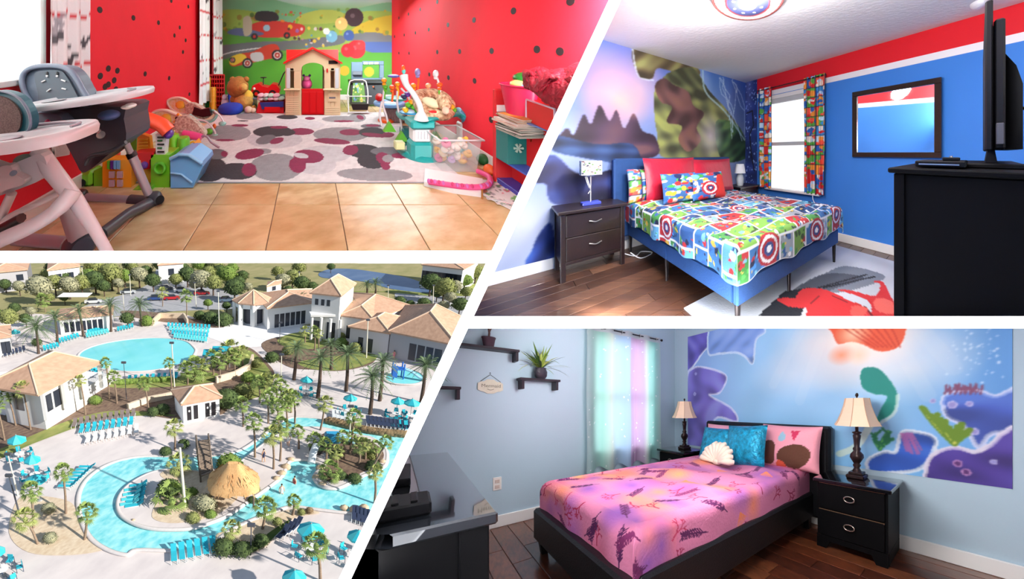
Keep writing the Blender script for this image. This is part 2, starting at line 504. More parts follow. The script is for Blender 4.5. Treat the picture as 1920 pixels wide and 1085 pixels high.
# ------------------------------------------------------------------ the white front wall with its four openings, seen from the added camera shell
D = 0.80
def fp(u, v, y=D): r = ray(u, v) * y; return (r.x, r.y, r.z)
class World_:
    name = 'w'; A = np.eye(3); o = np.zeros(3); planes = []
    def P(s, p): return Vector(p)
W = World_()
def bar(mb, pts, y0=D, y1=D + .008):
    P0 = [fp(u, v) for u, v in pts]; n = len(P0)
    poly = [(p[0], p[2]) for p in P0]
    mb.prism(poly, 'y', y0, y1)
GW = M('gallery_white', (252, 252, 252), .8)
fw = MB()
bar(fw, [(XL(-20), -20), (XR(-20), -20), (XR(1105), 1105), (XL(1105), 1105)])
bar(fw, [(-60, 469.5), (XL(469.5) + 2, 469.5), (XL(492) + 2, 492), (-60, 492)], D + .0006)
bar(fw, [(XR(592.5) - 2, 592.5), (1980, 592.5), (1980, 615), (XR(615) - 2, 615)], D + .0006)
bar(fw, [(-400, -300), (2320, -300), (2320, -20), (-400, -20)])
bar(fw, [(-400, 1105), (2320, 1105), (2320, 1385), (-400, 1385)])
bar(fw, [(-400, -20), (-60, -20), (-60, 1105), (-400, 1105)])
bar(fw, [(1980, -20), (2320, -20), (2320, 1105), (1980, 1105)])
solo(W, 'wall_front', fw, GW, kind='structure')
# unseen shell added round the camera to block sun and bounce fill light
gx, gz, gb = 1.75, 1.08, -1.6
for nm, a, b in (('wall_left', (-gx - .05, gb, -gz), (-gx, D + .01, gz)), ('wall_right', (gx, gb, -gz), (gx + .05, D + .01, gz)),
                 ('wall_back', (-gx, gb - .05, -gz), (gx, gb, gz)), ('ceiling', (-gx, gb, gz), (gx, D + .01, gz + .05)), ('floor', (-gx, gb, -gz - .05), (gx, D + .01, -gz))):
    solo(W, nm, MB().box(a, b, 0), GW, kind='structure')
# partitions that run back between the rooms
def slab(p1, p2, y1, name, y0=.812, t=.006):
    n = ray(*p1).cross(ray(*p2)).normalized() * t
    q = [ray(*p1) * y0, ray(*p2) * y0, ray(*p2) * y1, ray(*p1) * y1]
    vs = [v - n for v in q] + [v + n for v in q]
    mb = MB().add(vs, [(0, 3, 2, 1), (4, 5, 6, 7), (0, 1, 5, 4), (1, 2, 6, 5), (2, 3, 7, 6), (3, 0, 4, 7)])
    solo(W, name, mb, GW, kind='structure')
slab((XM(-300), -300), (XM(1380), 1380), 7.0, 'wall_partition_slanted')
slab((-380, YL), (XM(YL), YL), 7.5, 'wall_partition_left')
slab((XM(YR), YR), (2300, YR), 7.0, 'wall_partition_right')
slab((2300, -300), (2300, 1380), 7.0, 'sun_shield_right')  # outer slabs: unseen, added to keep sun from leaking into the rooms
slab((-380, -300), (2300, -300), 7.0, 'sun_shield_top')
slab((XM(1380), 1380), (2300, 1380), 7.0, 'sun_shield_bottom')
slab((-380, -300), (-380, YL), 7.0, 'sun_shield_left')

# ------------------------------------------------------------------ playroom shell
X0, X1, YB, HC = -1.84, 1.70, 5.5, 2.55
RED = M('red_wall_paint', (236, 22, 48), .75, var=.03, vs=3, bump=.06, bs=30)
REDL = RED
TRIM = M('white_trim', (240, 238, 235), .45)
def wallbox(fr, name, a, b, m): return solo(fr, name, MB().box(a, b, 0), m, kind='structure')
wallbox(F1, 'wall_back', (X0 - .1, YB, 0), (X1 + .1, YB + .1, HC), M('pale_wall', (205, 205, 205), .8))
wallbox(F1, 'wall_right', (X1, .6, 0), (X1 + .1, YB, HC), RED)
wallbox(F1, 'ceiling', (X0 - .1, .9, HC), (X1 + .1, YB + .1, HC + .08), M('ceiling_white', (225, 225, 222), .9, bump=.2, bs=25))
# left wall with window opening (y 1.0..2.05, z .95..)
wl = MB()
wy0, wy1, wz0, wz1 = .8, 1.86, .93, 2.3
wl.box((X0 - .1, .6, 0), (X0, YB, wz0), 0); wl.box((X0 - .1, wy1, wz0), (X0, YB, HC), 0); wl.box((X0 - .1, .6, wz1), (X0, wy1, HC), 0)
solo(F1, 'wall_left', wl, REDL, kind='structure')
for nm, a, b in (('baseboard_right', (X1 - .016, .6, 0), (X1, YB, .11)), ('baseboard_left', (X0, .6, 0), (X0 + .016, YB, .11)), ('baseboard_back', (X0, YB - .016, 0), (X1, YB, .11))):
    solo(F1, nm, MB().box(a, b, .004), TRIM, kind='structure')
win = T(F1, 'window_1', None, None, (X0, 1.3, wz0), kind='structure', abs_=True)
fm = MB()
fm.box((X0 - .06, wy0, wz0 - .04), (X0 + .03, wy1 + .03, wz0)); fm.box((X0 - .05, wy1 - .05, wz0), (X0 + .01, wy1, wz1)); fm.box((X0 - .05, wy0, wz1 - .05), (X0 + .01, wy1, wz1))
win.part('window_frame', fm, TRIM)
BLIND = M('sunlit_blind', (236, 243, 240), .8, emit=1.7)
win.part('roller_blind', MB().box((X0 - .03, wy0, wz0), (X0 - .02, wy1 - .04, wz1 - .05), 0), BLIND)
# tiled floor
tf = T(F1, 'floor', None, None, (0, 0, 0), kind='structure')
tf.part('grout_bed', MB().box((X0, .6, -.05), (X1, YB, -.006), 0), M('grout', (122, 96, 72), .9))
tms = [M('tile_%d' % k, c, .32, var=.0, vs=7, c2=c2, coat=.1) for k, (c, c2) in enumerate([((186, 150, 96), (226, 206, 160)), ((212, 184, 134), (182, 146, 92)), ((222, 200, 152), (194, 160, 106)), ((196, 164, 108), (230, 212, 170))])]
TS = .46; g = .003
tid = 0
for i in range(-5, 6):
    for j in range(-4, 9):
        xa, ya = -.2445 + TS * i, 1.91 + TS * j
        xb, yb = min(xa + TS - g, X1), min(ya + TS - g, YB); xa, ya = max(xa + g, X0), max(ya + g, .6)
        if xb - xa < .03 or yb - ya < .03: continue
        m = MB().box((xa, ya, -.01), (xb, yb, 0), .002)
        tf.part('tile', m, tms[(i * 7 + j * 3) % 4]); tid += 1

# ------------------------------------------------------------------ hero bedroom shell: back wall y=HY, right wall x=HX
HX, HY, HH = 3.31, 3.24, 2.6
CEIL = M('bedroom_ceiling', (232, 232, 230), .9, bump=.25, bs=22)
wallbox(F3, 'wall_back', (-1.6, HY, 0), (HX + .1, HY + .1, HH), M('grey_wall', (190, 192, 200), .8))
wallbox(F3, 'ceiling', (-1.6, -1.5, HH), (HX + .1, HY + .1, HH + .08), CEIL)
# ================================================================== HERO BEDROOM (blue and red room)
HB = M('blue_wall_paint', (58, 128, 214), .6, var=.02, vs=2)
HR = M('red_stripe_paint', (222, 22, 36), .6)
HWS = M('white_stripe_paint', (238, 238, 240), .6)
Zr, Zw = 2.33, 2.25                     # underside of the red band, of the white band
wy0h, wy1h, wz0h, wz1h = 1.78, 2.66, .63, 2.19
def striped(name, mk):
    """mk(z0,z1) -> MB of the wall between two heights"""
    t = T(F3, name, None, None, (0, 0, 0), kind='structure')
    t.part('blue_band', mk(0, Zw), HB); t.part('white_band', mk(Zw, Zr), HWS); t.part('red_band', mk(Zr, HH), HR)
def mkR(z0, z1):
    m = MB()
    for a, b, lo, hi in ((-1.5, wy0h, z0, z1), (wy1h, HY, z0, z1), (wy0h, wy1h, z0, min(z1, wz0h)), (wy0h, wy1h, max(z0, wz1h), z1)):
        if hi > lo: m.box((HX, a, lo), (HX + .12, b, hi), 0)
    return m
striped('wall_right', mkR)
# the wall on the viewer's left (a skin of the slanted partition) seen only in the mirror
n3 = np.array(F3.planes[0])
def mkL(z0, z1):
    n = n3 @ F3.A; e = .0135 - n3 @ F3.o; m = MB()
    def fn(s, t):
        y = -1.4 + 4.6 * s; z = z0 + (z1 - z0) * t; return ((e - n[1] * y - n[2] * z) / n[0], y, z)
    m.grid(fn, 16, 3); return m
striped('wall_left', mkL)
solo(F3, 'baseboard_back', MB().box((-1.6, HY - .018, 0), (HX, HY, .115), .005), TRIM, kind='structure')
solo(F3, 'baseboard_right', MB().box((HX - .018, -1.5, 0), (HX, HY, .115), .005), TRIM, kind='structure')
# plank floor, boards run along x
fl3 = T(F3, 'floor', None, None, (0, 0, 0), kind='structure')
fl3.part('floor_bed', MB().box((-1.6, -1.5, -.06), (HX, HY, -.012), 0), M('plank_joint', (40, 26, 18), .9))
def woodm(name, c, c2, st): return M(name, c, .38, vs=3.0, c2=c2, stretch=st, coat=.15)
st3 = (1.2, 14, 14)
pl3 = [woodm('hero_plank_%d' % k, a, b, st3) for k, (a, b) in enumerate([((96, 62, 44), (60, 38, 27)), ((112, 76, 54), (72, 46, 33)), ((84, 54, 38), (54, 34, 25)), ((122, 84, 62), (82, 54, 40))])]
rp = random.Random(3); PW = .145
for j in range(23):
    y = .0 + j * PW - .1; x = -1.0 - rp.random() * 1.1
    while x < HX:
        x2 = x + 1.25
        a, b = max(x, -1.3), min(x2, HX)
        if b - a > .05 and y < HY:
            fl3.part('floorboard', MB().box((a + .002, max(y, -.1) + .002, -.014), (b - .002, min(y + PW, HY) - .002, 0), .002), rp.choice(pl3))
        x = x2
# ---- mural print on the back wall and round the corner
def wallpaint(fr, ax, val, u0, u1, v0, v1, na, nb, bgc):
    """canvas on the plane ax=val; horizontal coordinate is the other floor axis"""
    o = 0 if ax == 'y' else 1
    return Paint(u0, u1, v0, v1, na, nb, bgc, conv=lambda p: (lambda q: (q[o], q[2]))(fr.pt(p[0], p[1], ax, val)))
P = wallpaint(F3, 'y', HY, -.75, HX, .115, HH, 340, 230, (120, 142, 190))
P.mixm(np.clip((P.B - 1.7) / .9, 0, 1), (58, 102, 196), .9)
P.mixm(np.clip(1 - P.B / 1.1, 0, 1), (176, 186, 208), .8)
for p, r, c, a in (((1180, 140), .75, (190, 160, 206), .8), ((1200, 165), .45, (226, 196, 214), .7), ((1130, 150), .45, (176, 140, 196), .8), ((1330, 175), .6, (150, 190, 236), .8), ((1345, 150), .4, (80, 140, 220), .7), ((1300, 150), .4, (214, 222, 240), .7), ((1075, 270), .4, (200, 208, 226), .7), ((985, 420), .5, (206, 208, 222), .8)):
    P.soft(p, r, c, a)
P.noise(.05, 5, 3)
def massb(pts, c, hl, seed, a=1.0):
    P.poly(pts, c, a)
    m0 = inpoly(P.A, P.B, [P.conv(p) for p in spl(pts)])
    g = np.random.RandomState(seed); t = np.zeros(P.A.shape)
    for k in range(6): t += np.sin(P.A * g.normal(0, 11) + P.B * g.normal(0, 11) + g.uniform(0, 6) + 1.4 * np.sin(P.B * 9 + k))
    P.mixm(m0 * np.clip(t / 2.2, 0, 1), hl, .75); P.mixm(m0 * np.clip(-t / 2.6, 0, 1), tuple(v * .42 for v in c), .75)
# storm cloud and rock masses (a plain stand-in for the printed figures)
massb([(1186, 88), (1240, 100), (1300, 120), (1310, 140), (1262, 134), (1232, 128), (1222, 147), (1196, 142)], (112, 96, 66), (176, 182, 110), 1)
massb([(1262, 132), (1300, 128), (1330, 170), (1362, 205), (1392, 250), (1398, 297), (1250, 297), (1232, 250), (1226, 200), (1228, 165), (1240, 148)], (116, 122, 78), (178, 186, 100), 2)
massb([(1228, 160), (1245, 146), (1262, 158), (1290, 172), (1300, 198), (1320, 212), (1306, 238), (1314, 262), (1290, 284), (1272, 262), (1278, 236), (1250, 228), (1260, 200), (1238, 190)], (126, 86, 82), (150, 104, 84), 3)
massb([(1342, 228), (1380, 232), (1397, 262), (1396, 297), (1352, 297)], (60, 96, 60), (110, 150, 80), 8)
P.soft((1332, 255), .3, (214, 204, 206), .9, .45)
P.soft((1160, 190), .42, (240, 176, 160), .9); P.soft((1130, 225), .35, (150, 120, 150), .8)
massb([(1040, 268), (1062, 240), (1076, 252), (1094, 214), (1108, 232), (1124, 196), (1142, 226), (1156, 206), (1170, 240), (1188, 212), (1204, 244), (1228, 256), (1230, 292), (1150, 298), (1060, 286)], (74, 54, 74), (120, 84, 84), 5)
massb([(1038, 255), (1060, 256), (1120, 270), (1180, 268), (1200, 290), (1196, 310), (1120, 300), (1036, 282)], (40, 62, 104), (66, 96, 144), 7)
massb([(1010, 300), (1040, 290), (1072, 318), (1104, 330), (1150, 320), (1150, 380), (1040, 382), (1024, 346), (1004, 340)], (44, 44, 84), (66, 84, 150), 11)
massb([(996, 470), (1012, 436), (1034, 418), (1040, 480), (1000, 496), (984, 494)], (40, 60, 130), (60, 100, 190), 13)
rm = random.Random(4)
for k in range(7):
    x, y = 1348 + rm.uniform(0, 30), 118 + rm.uniform(0, 12); pts = [(x, y + 25)]
    for q in range(7): x += rm.uniform(-4, 11); y += rm.uniform(8, 24); pts.append((min(x, 1396), y + 20))
    P.line(pts, .008, (206, 236, 255), .9, smooth=False)
P.line([(1186, 88), (1190, 120), (1200, 145), (1225, 150)], .01, (222, 232, 250), .8)
P.line([(1318, 120), (1322, 170), (1360, 210), (1396, 262)], .018, (196, 236, 244), .7)
P.C = P.blur(1)
mb = MB(); mb.grid(lambda s, t: (-.75 + (HX + .75) * s, HY - .004, .115 + (HH - .115) * t), P.na, P.nb, P.C)
solo(F3, 'storm_mural', mb, PAINTED, 'blue and lilac storm sky mural print covering the wall behind the blue bed', 'mural', (1.2, HY - .004, .115), abs_=True)
P = Paint(2.93, HY, .62, HH, 40, 200, (42, 58, 124)); P.noise(.2, 9, 6)
for k in range(90): P.disc((2.93 + rm.random() * .3, .65 + rm.random() * 1.9), rm.uniform(.006, .02), (150, 180, 240), .8)
P.mixm(np.clip((P.B - 1.6), 0, 1) * np.clip(1 - abs(P.A - 3.15) * 6, 0, 1), (150, 160, 220), .6)
P.line([(3.2, 2.0), (3.05, 2.03), (3.02, 1.75), (3.12, 1.6), (3.08, 1.2), (3.0, .9)], .014, (30, 26, 34), smooth=False)
mb = MB(); mb.grid(lambda s, t: (HX - .004, 2.93 + (HY - 2.93) * s, .62 + (HH - .62) * t), P.na, P.nb, P.C, flip=True)
solo(F3, 'star_mural', mb, PAINTED, 'narrow dark blue starry mural strip round the corner beside the window', 'mural', (HX, 3.1, .62), abs_=True)
# ---- window
w = T(F3, 'window_1', None, None, (HX, 2.2, wz0h), kind='structure', abs_=True)
f = MB(); e = HX - .012
f.box((e, wy0h - .03, wz1h - .02), (HX + .06, wy1h + .03, wz1h + .05)); f.box((e, wy0h - .02, wz0h), (HX + .06, wy0h + .03, wz1h)); f.box((e, wy1h - .03, wz0h), (HX + .06, wy1h + .02, wz1h))
w.part('window_frame', f, TRIM)
w.part('meeting_rail', MB().box((HX - .006, wy0h, 1.36), (HX + .05, wy1h, 1.42)), M('grey_rail', (196, 198, 200), .5))
w.part('head_rail', MB().box((HX - .008, wy0h + .03, wz1h - .1), (HX + .05, wy1h - .03, wz1h - .02)), MATS['grey_rail'])
w.part('window_sill', MB().box((HX - .06, wy0h - .12, wz0h - .035), (HX + .05, wy1h + .05, wz0h)), TRIM)
w.part('roller_blind', MB().box((HX + .02, wy0h, wz0h), (HX + .03, wy1h, wz1h), 0), M('hero_blind', (238, 241, 243), .8, emit=.8))
# ---- comic print curtains
def comicpaint(P, n, cell, seed, dark=(26, 36, 60)):
    """patchwork of framed colour patches"""
    r = random.Random(seed)
    a0, a1, b0, b1 = P.A.min(), P.A.max(), P.B.min(), P.B.max(); b = b0
    pal = [(206, 40, 44), (40, 96, 176), (90, 168, 70), (226, 150, 60), (190, 215, 235), (225, 215, 205), (60, 140, 200), (230, 90, 70)]
    while b < b1:
        a = a0
        while a < a1:
            c = r.choice(pal); m = (P.A >= a) & (P.A < a + cell) & (P.B >= b) & (P.B < b + cell)
            P.mixm(m.astype(float), c)
            for k in range(5):
                cc = r.choice(pal); x, y = a + r.random() * cell, b + r.random() * cell
                mm = m & (np.hypot((P.A - x) / r.uniform(.15, .4), (P.B - y) / r.uniform(.15, .4)) < cell)
                P.mixm(mm.astype(float), cc)
            mm = m & ((P.A < a + cell * .07) | (P.B < b + cell * .07)); P.mixm(mm.astype(float), dark)
            a += cell
        b += cell
rod = T(F3, 'curtain_rod', 'thin dark curtain rod across the top of the bedroom window', 'curtain rod', (HX - .06, 2.2, 2.36), abs_=True)
rod.part('rod', MB().cyl((HX - .06, 1.56, 2.36), (HX - .06, 2.88, 2.36), .008, n=8), M('dark_iron', (40, 34, 34), .4, .6))
rod.part('bracket', MB().box((HX - .07, 1.60, 2.35), (HX, 1.62, 2.37)).box((HX - .07, 2.84, 2.35), (HX, 2.86, 2.37)), MATS['dark_iron'])
for nm, a, b, lab, sd in (('left', 2.86, 2.55, 'comic print curtain on the left of the window next to the starry mural', 1), ('right', 1.92, 1.57, 'comic print curtain on the right of the window, bunched and taller', 2)):
    P = Paint(a, b, .6, 2.38, 60, 160, (200, 210, 220)); comicpaint(P, 0, .145, sd) if a < b else None
    P = Paint(min(a, b), max(a, b), .6, 2.38, 60, 160, (200, 210, 220)); comicpaint(P, 0, .145, sd); P.C = P.C[:, ::-1]
    c = curtain_mb(a, b, .62, 2.385, HX - .06, .022, 5 if sd == 2 else 3, 60, 160, P.C, 'x', sd, flare=.02)
    solo(F3, 'comic_curtain', c, FABRICP, lab, 'curtain', (HX - .06, (a + b) / 2, .62), abs_=True)
# ---- ceiling lamp: round painted dish (plain rings)
lx, ly = 1.474, 1.414
cl = T(F3, 'ceiling_lamp', 'round flush ceiling lamp with red and white rings and a navy centre', 'ceiling lamp', (lx, ly, HH), abs_=True)
P = Paint(-.31, .31, -.31, .31, 96, 96, (250, 240, 238))
R_ = np.hypot(P.A, P.B)
for r0, r1, c in ((.285, .31, (150, 70, 72)), (.2, .215, (226, 130, 130)), (.18, .2, (130, 44, 50)), (0, .18, (52, 56, 92))): P.mixm(((R_ >= r0) & (R_ < r1)).astype(float), c)
for k in range(8): P.disc((.13 * math.cos(k * .785 + .3), .13 * math.sin(k * .785 + .3)), .012, (250, 250, 250))
P.disc((0, 0), .075, (244, 244, 246))
mb = MB()
def dish(s, t):
    a = (s - .5) * 2; b = (t - .5) * 2
    # square to disc
    x = a * math.sqrt(1 - b * b / 2); y = b * math.sqrt(1 - a * a / 2); r = math.hypot(x, y)
    return (lx + .31 * x, ly + .31 * y, HH - .1 + .05 * r * r)
cols = np.zeros_like(P.C)
for j in range(97):
    for i in range(97):
        q = dish(i / 96, j / 96); ii = int(round((q[0] - lx + .31) / .62 * 96)); jj = int(round((q[1] - ly + .31) / .62 * 96)); cols[j, i] = P.C[jj, ii]
mb.grid(dish, 96, 96, cols, flip=True)
cl.part('glass_dish', mb, M('lamp_print', attr=True, rough=.3, emit=.55))
cl.part('rim', MB().tube([(lx + .31 * math.cos(a), ly + .31 * math.sin(a), HH - .05) for a in [k * math.pi / 24 for k in range(48)]], .006, 6, closed=True), M('bronze_rim', (120, 66, 60), .4, .5))
cl.part('ceiling_base', MB().lathe([(.14, -.05), (.14, 0)], (lx, ly, HH), 24), WHITE)
lamp('hero_ceiling_bulb', 'POINT', F3.P((lx, ly, HH - .28)), 85, (1, .96, .92), radius=.12)
sp = solo(F3, 'smoke_detector', MB().lathe([(.02, -.045), (.045, -.035), (.06, -.02), (.065, 0)], (0, 0, 0), 20), WHITE, 'small white round detector on the ceiling near the TV', 'detector', tuple(F3.pt(1836, 5, 'z', HH)))
# ---- mirror
def mirror_material():
    """silvered glass; its reflecting normal follows the room's own oblique axes, so that it mirrors the room and not the ceiling void"""
    m = M('mirror_glass', (225, 230, 232), .02, 1.0); nt = m.node_tree
    d = Vector((HX, .75, 1.62 - F3.h)); a = (Vector(F3.A @ np.array(d)).normalized()); b = Vector(F3.A @ np.array((-d.x, d.y + .7, d.z))).normalized(); n = (b - a).normalized()
    cn = nt.nodes.new('ShaderNodeCombineXYZ')
    for k in range(3): cn.inputs[k].default_value = n[k]
    nt.links.new(cn.outputs[0], nt.nodes['Principled BSDF'].inputs['Normal']); return m
mq = [F3.pt(u, v, 'x', HX) for u, v in ((1598.5, 174), (1766, 145), (1766, 291.7), (1601.8, 295))]
my0, my1, mz0, mz1 = .285, 1.21, 1.18, 2.045
mr = T(F3, 'wall_mirror', 'large rectangular mirror in a dark brown wooden frame on the blue wall', 'mirror', (HX, .75, mz0), abs_=True)
BRN = M('dark_walnut', (52, 36, 32), .35, vs=8, c2=(38, 26, 24), stretch=(2, 10, 10), coat=.3)
fw_ = .062; f = MB()
f.box((HX - .035, my0, mz0), (HX, my1, mz0 + fw_)); f.box((HX - .035, my0, mz1 - fw_), (HX, my1, mz1)); f.box((HX - .035, my0, mz0 + fw_), (HX, my0 + fw_, mz1 - fw_)); f.box((HX - .035, my1 - fw_, mz0 + fw_), (HX, my1, mz1 - fw_))
mr.part('frame', f, BRN)
mr.part('mirror_glass', MB().box((HX - .014, my0 + fw_, mz0 + fw_), (HX - .004, my1 - fw_, mz1 - fw_), 0), mirror_material())
# ---- bed
bx0, bx1, by0, by1 = 1.08, 2.66, 1.13, 3.14
bed = T(F3, 'platform_bed', 'blue upholstered platform bed with a tall plain headboard', 'bed', (1.87, 2.1, 0), abs_=True)
BU = M('blue_upholstery', (26, 66, 120), .8, bump=.15, bs=90, var=.06, vs=20)
m = MB(); m.box((bx0, by0, .215), (bx1, by0 + .05, .375), .012); bed.part('foot_rail', m, BU)
for a in (bx0, bx1 - .05):
    bed.part('side_rail', MB().box((a, by0 + .052, .215), (a + .05, 2.1, .375), .012).box((a, 2.104, .215), (a + .05, by1, .375), .012), BU)
bed.part('headboard', MB().box((.925, 3.10, .2), (2.78, 3.2, 1.165), .02), BU)
bed.part('slat_platform', MB().box((bx0 + .05, by0 + .05, .27), (bx1 - .05, by1, .3), 0), M('black_platform', (20, 20, 24), .8))
for x, y in ((bx0 + .03, by0 + .03), (bx1 - .05, by0 + .03), (bx0 + .03, 2.15), (bx1 - .05, 2.15), (1.78, by0 + .07), (bx0 + .03, by1 - .05), (bx1 - .05, by1 - .05)):
    bed.part('leg', MB().cyl((x, y, 0), (x, y, .22), .014, .022, 10), MATS['dark_iron'])
solo(F3, 'mattress', MB().box((bx0 + .04, by0 + .04, .3), (bx1 - .04, by1 - .04, .585), .05), M('white_mattress', (225, 226, 230), .9), 'white mattress under the comic print comforter', 'mattress', (1.87, 2.1, .3), abs_=True)
W_, L_ = bx1 - bx0 - .04, by1 - by0 - .05
fn, (U0, U1, V0, V1) = drape(W_, L_, .635, .27, .27, seed=4, wr=.02, hemw=.014)
NA, NB = 220, 250
P = Paint(U0, U1, V0, V1, NA, NB, (236, 238, 240))
rc = random.Random(12); cells = []
y = V0
pal = [(34, 84, 150), (44, 110, 176), (60, 150, 60), (198, 36, 40), (28, 70, 130), (120, 180, 60), (90, 170, 214), (150, 160, 170)]
while y < V1:
    hgt = rc.uniform(.16, .24); x = U0 + rc.uniform(-.2, 0)
    while x < U1:
        wd_ = rc.uniform(.14, .26); c = rc.choice(pal); g = .008
        mm = (P.A > x + g) & (P.A < x + wd_ - g) & (P.B > y + g) & (P.B < y + hgt - g)
        P.mixm(mm.astype(float), c)
        for k in range(14):
            cc = rc.choice([(200, 36, 40), (240, 240, 240), (36, 90, 160), (70, 160, 66), (20, 30, 70), (236, 190, 60), (110, 190, 226), tuple(min(255, v * 1.3) for v in c), tuple(v * .5 for v in c)])
            px_, py_ = x + rc.random() * wd_, y + rc.random() * hgt; ra = rc.uniform(.008, .036); an = rc.uniform(0, 3.1); el = rc.uniform(.3, 1)
            dx, dy = P.A - px_, P.B - py_
            qx, qy = dx * math.cos(an) + dy * math.sin(an), -dx * math.sin(an) + dy * math.cos(an)
            P.mixm((mm & (np.hypot(qx, qy / el) < ra)).astype(float), cc)
        cells.append((x, y, wd_, hgt)); x += wd_
    y += hgt
for (dx_, dy_, r) in ((.28, -.14, .13), (1.0, -.17, .12), (1.45, -.1, .12), (.5, .35, .11), (1.15, .45, .1), (.75, .75, .1), (1.3, .95, .1), (-.12, .9, .11), (.4, 1.2, .1), (1.0, 1.35, .1)):
    R_ = np.hypot(P.A - dx_, P.B - dy_)
    for a, b, c in ((.8, 1, (190, 26, 38)), (.62, .8, (240, 236, 236)), (.42, .62, (190, 26, 38)), (0, .42, (40, 70, 140))): P.mixm(((R_ >= a * r) & (R_ < b * r)).astype(float), c)
    P.mixm((R_ < .22 * r).astype(float), (238, 238, 240))
gy = P.C.mean(axis=2, keepdims=True); P.C = (P.C * .84 + gy * .16) * .94
mb = MB(); ox, oy = bx0 + .02, by0 + .02
mb.grid(lambda s, t: (lambda q: (ox + q[0], oy + q[1], q[2]))(fn(s, t)), NA, NB, P.C)
solo(F3, 'comic_comforter', mb, FABRICP, 'comic print comforter in red, green and blue patches spread over the blue bed', 'comforter', (1.87, 2.1, .6), abs_=True)
# pillows
PINKR = M('crimson_satin', (206, 34, 62), .42, bump=.3, bs=14, var=.08, vs=5)
solo(F3, 'red_pillow', pillow_mb(.74, .55, .2, seed=1), PINKR, 'crimson pillow leaning on the headboard, left of the pair', 'pillow', xf=tr(1.58, 2.86, .63) @ rotx(-.2))
solo(F3, 'red_pillow', pillow_mb(.74, .52, .2, seed=2), PINKR, 'crimson pillow leaning on the headboard, right of the pair by the window', 'pillow', xf=tr(2.3, 2.88, .63) @ rotx(-.2))
def comiccush(seed, ring):
    P = Paint(0, 1, 0, 1, 40, 40, (60, 110, 170)); r = random.Random(seed)
    for k in range(70):
        P.disc((r.random(), r.random()), r.uniform(.03, .12), r.choice([(40, 100, 190), (70, 170, 70), (30, 40, 90), (220, 50, 50), (235, 225, 210), (120, 190, 230), (250, 190, 60)]), 1, r.uniform(.03, .1))
    if ring:
        P.poly([(.62, 0), (1, .1), (1, .75), (.75, .8)], (220, 50, 40))
        for a, c in ((.26, (190, 30, 40)), (.2, (240, 236, 236)), (.14, (190, 30, 40)), (.09, (40, 60, 120)), (.04, (240, 240, 240))): P.disc((.47, .36), a, c)
    return P.C
c1 = comiccush(3, False); c2 = comiccush(9, True)
solo(F3, 'comic_cushion', pillow_mb(.46, .36, .15, c1, 40, seed=3), FABRICP, 'comic print cushion in green and blue, in front of the left red pillow', 'cushion', xf=tr(1.52, 2.56, .64) @ rotz(-.1) @ rotx(-.3))
solo(F3, 'comic_cushion', pillow_mb(.5, .36, .15, c2, 40, seed=4), FABRICP, 'comic print cushion with a red ringed target, at the centre of the bed', 'cushion', xf=tr(1.88, 2.47, .64) @ rotz(-.1) @ rotx(-.35))
P = Paint(0, 1, 0, 1, 30, 30, (225, 228, 235)); comicpaint(P, 0, .22, 7, (20, 30, 70))
solo(F3, 'comic_pillow', pillow_mb(.6, .42, .16, P.C, 30, seed=5), FABRICP, 'comic print pillow seen edge on behind the left red pillow', 'pillow', xf=tr(1.33, 2.98, .62) @ rotx(-.15) @ rotz(.1))
# ---- nightstands
ESP = M('espresso_wood', (38, 20, 16), .45, vs=4, c2=(26, 14, 12), stretch=(2, 12, 12), coat=.2)
STEEL = M('brushed_steel', (200, 198, 195), .28, .9)
def nightstand(x0, x1, y0, y1, h, lab):
    t = T(F3, 'nightstand', lab, 'nightstand', ((x0 + x1) / 2, (y0 + y1) / 2, 0), abs_=True)
    t.part('top', MB().box((x0 - .025, y0 - .03, h - .032), (x1 + .025, y1, h), .006), ESP)
    for a in (x0, x1 - .04):
        for b in (y0, y1 - .04): t.part('leg', MB().box((a, b, 0), (a + .04, b + .04, h - .034), .004), ESP)
    b0 = .155
    t.part('side_panel', MB().box((x0 + .008, y0 + .04, b0), (x0 + .022, y1 - .04, h - .034), 0), ESP)
    t.part('side_panel', MB().box((x1 - .022, y0 + .04, b0), (x1 - .008, y1 - .04, h - .034), 0), ESP)
    t.part('back_panel', MB().box((x0 + .04, y1 - .02, b0), (x1 - .04, y1 - .008, h - .034), 0), ESP)
    t.part('bottom_rail', MB().box((x0 + .04, y0 + .008, b0), (x1 - .04, y1 - .02, b0 + .03), .003), ESP)
    hh = (h - .034 - b0 - .035) / 2
    for k in range(2):
        z = b0 + .034 + k * hh
        d = t.part('drawer', MB().box((x0 + .044, y0 + .004, z), (x1 - .044, y1 - .04, z + hh - .006), .004), ESP)
        xm = (x0 + x1) / 2; pts = [(xm - .055 + .11 * i / 8, y0 - .008 - .018 * math.sin(math.pi * i / 8), z + hh * .55 + .006 * math.cos(math.pi * i / 4)) for i in range(9)]
        t.part('handle', MB().tube(pts, .006, 8), STEEL, parent=d)
    return t
nightstand(.375, .945, 2.80, 3.2, .68, 'dark brown two drawer nightstand on the left of the blue bed')
nightstand(2.78, 3.24, 2.84, 3.2, .66, 'dark brown nightstand half hidden behind the bed, under the starry mural')
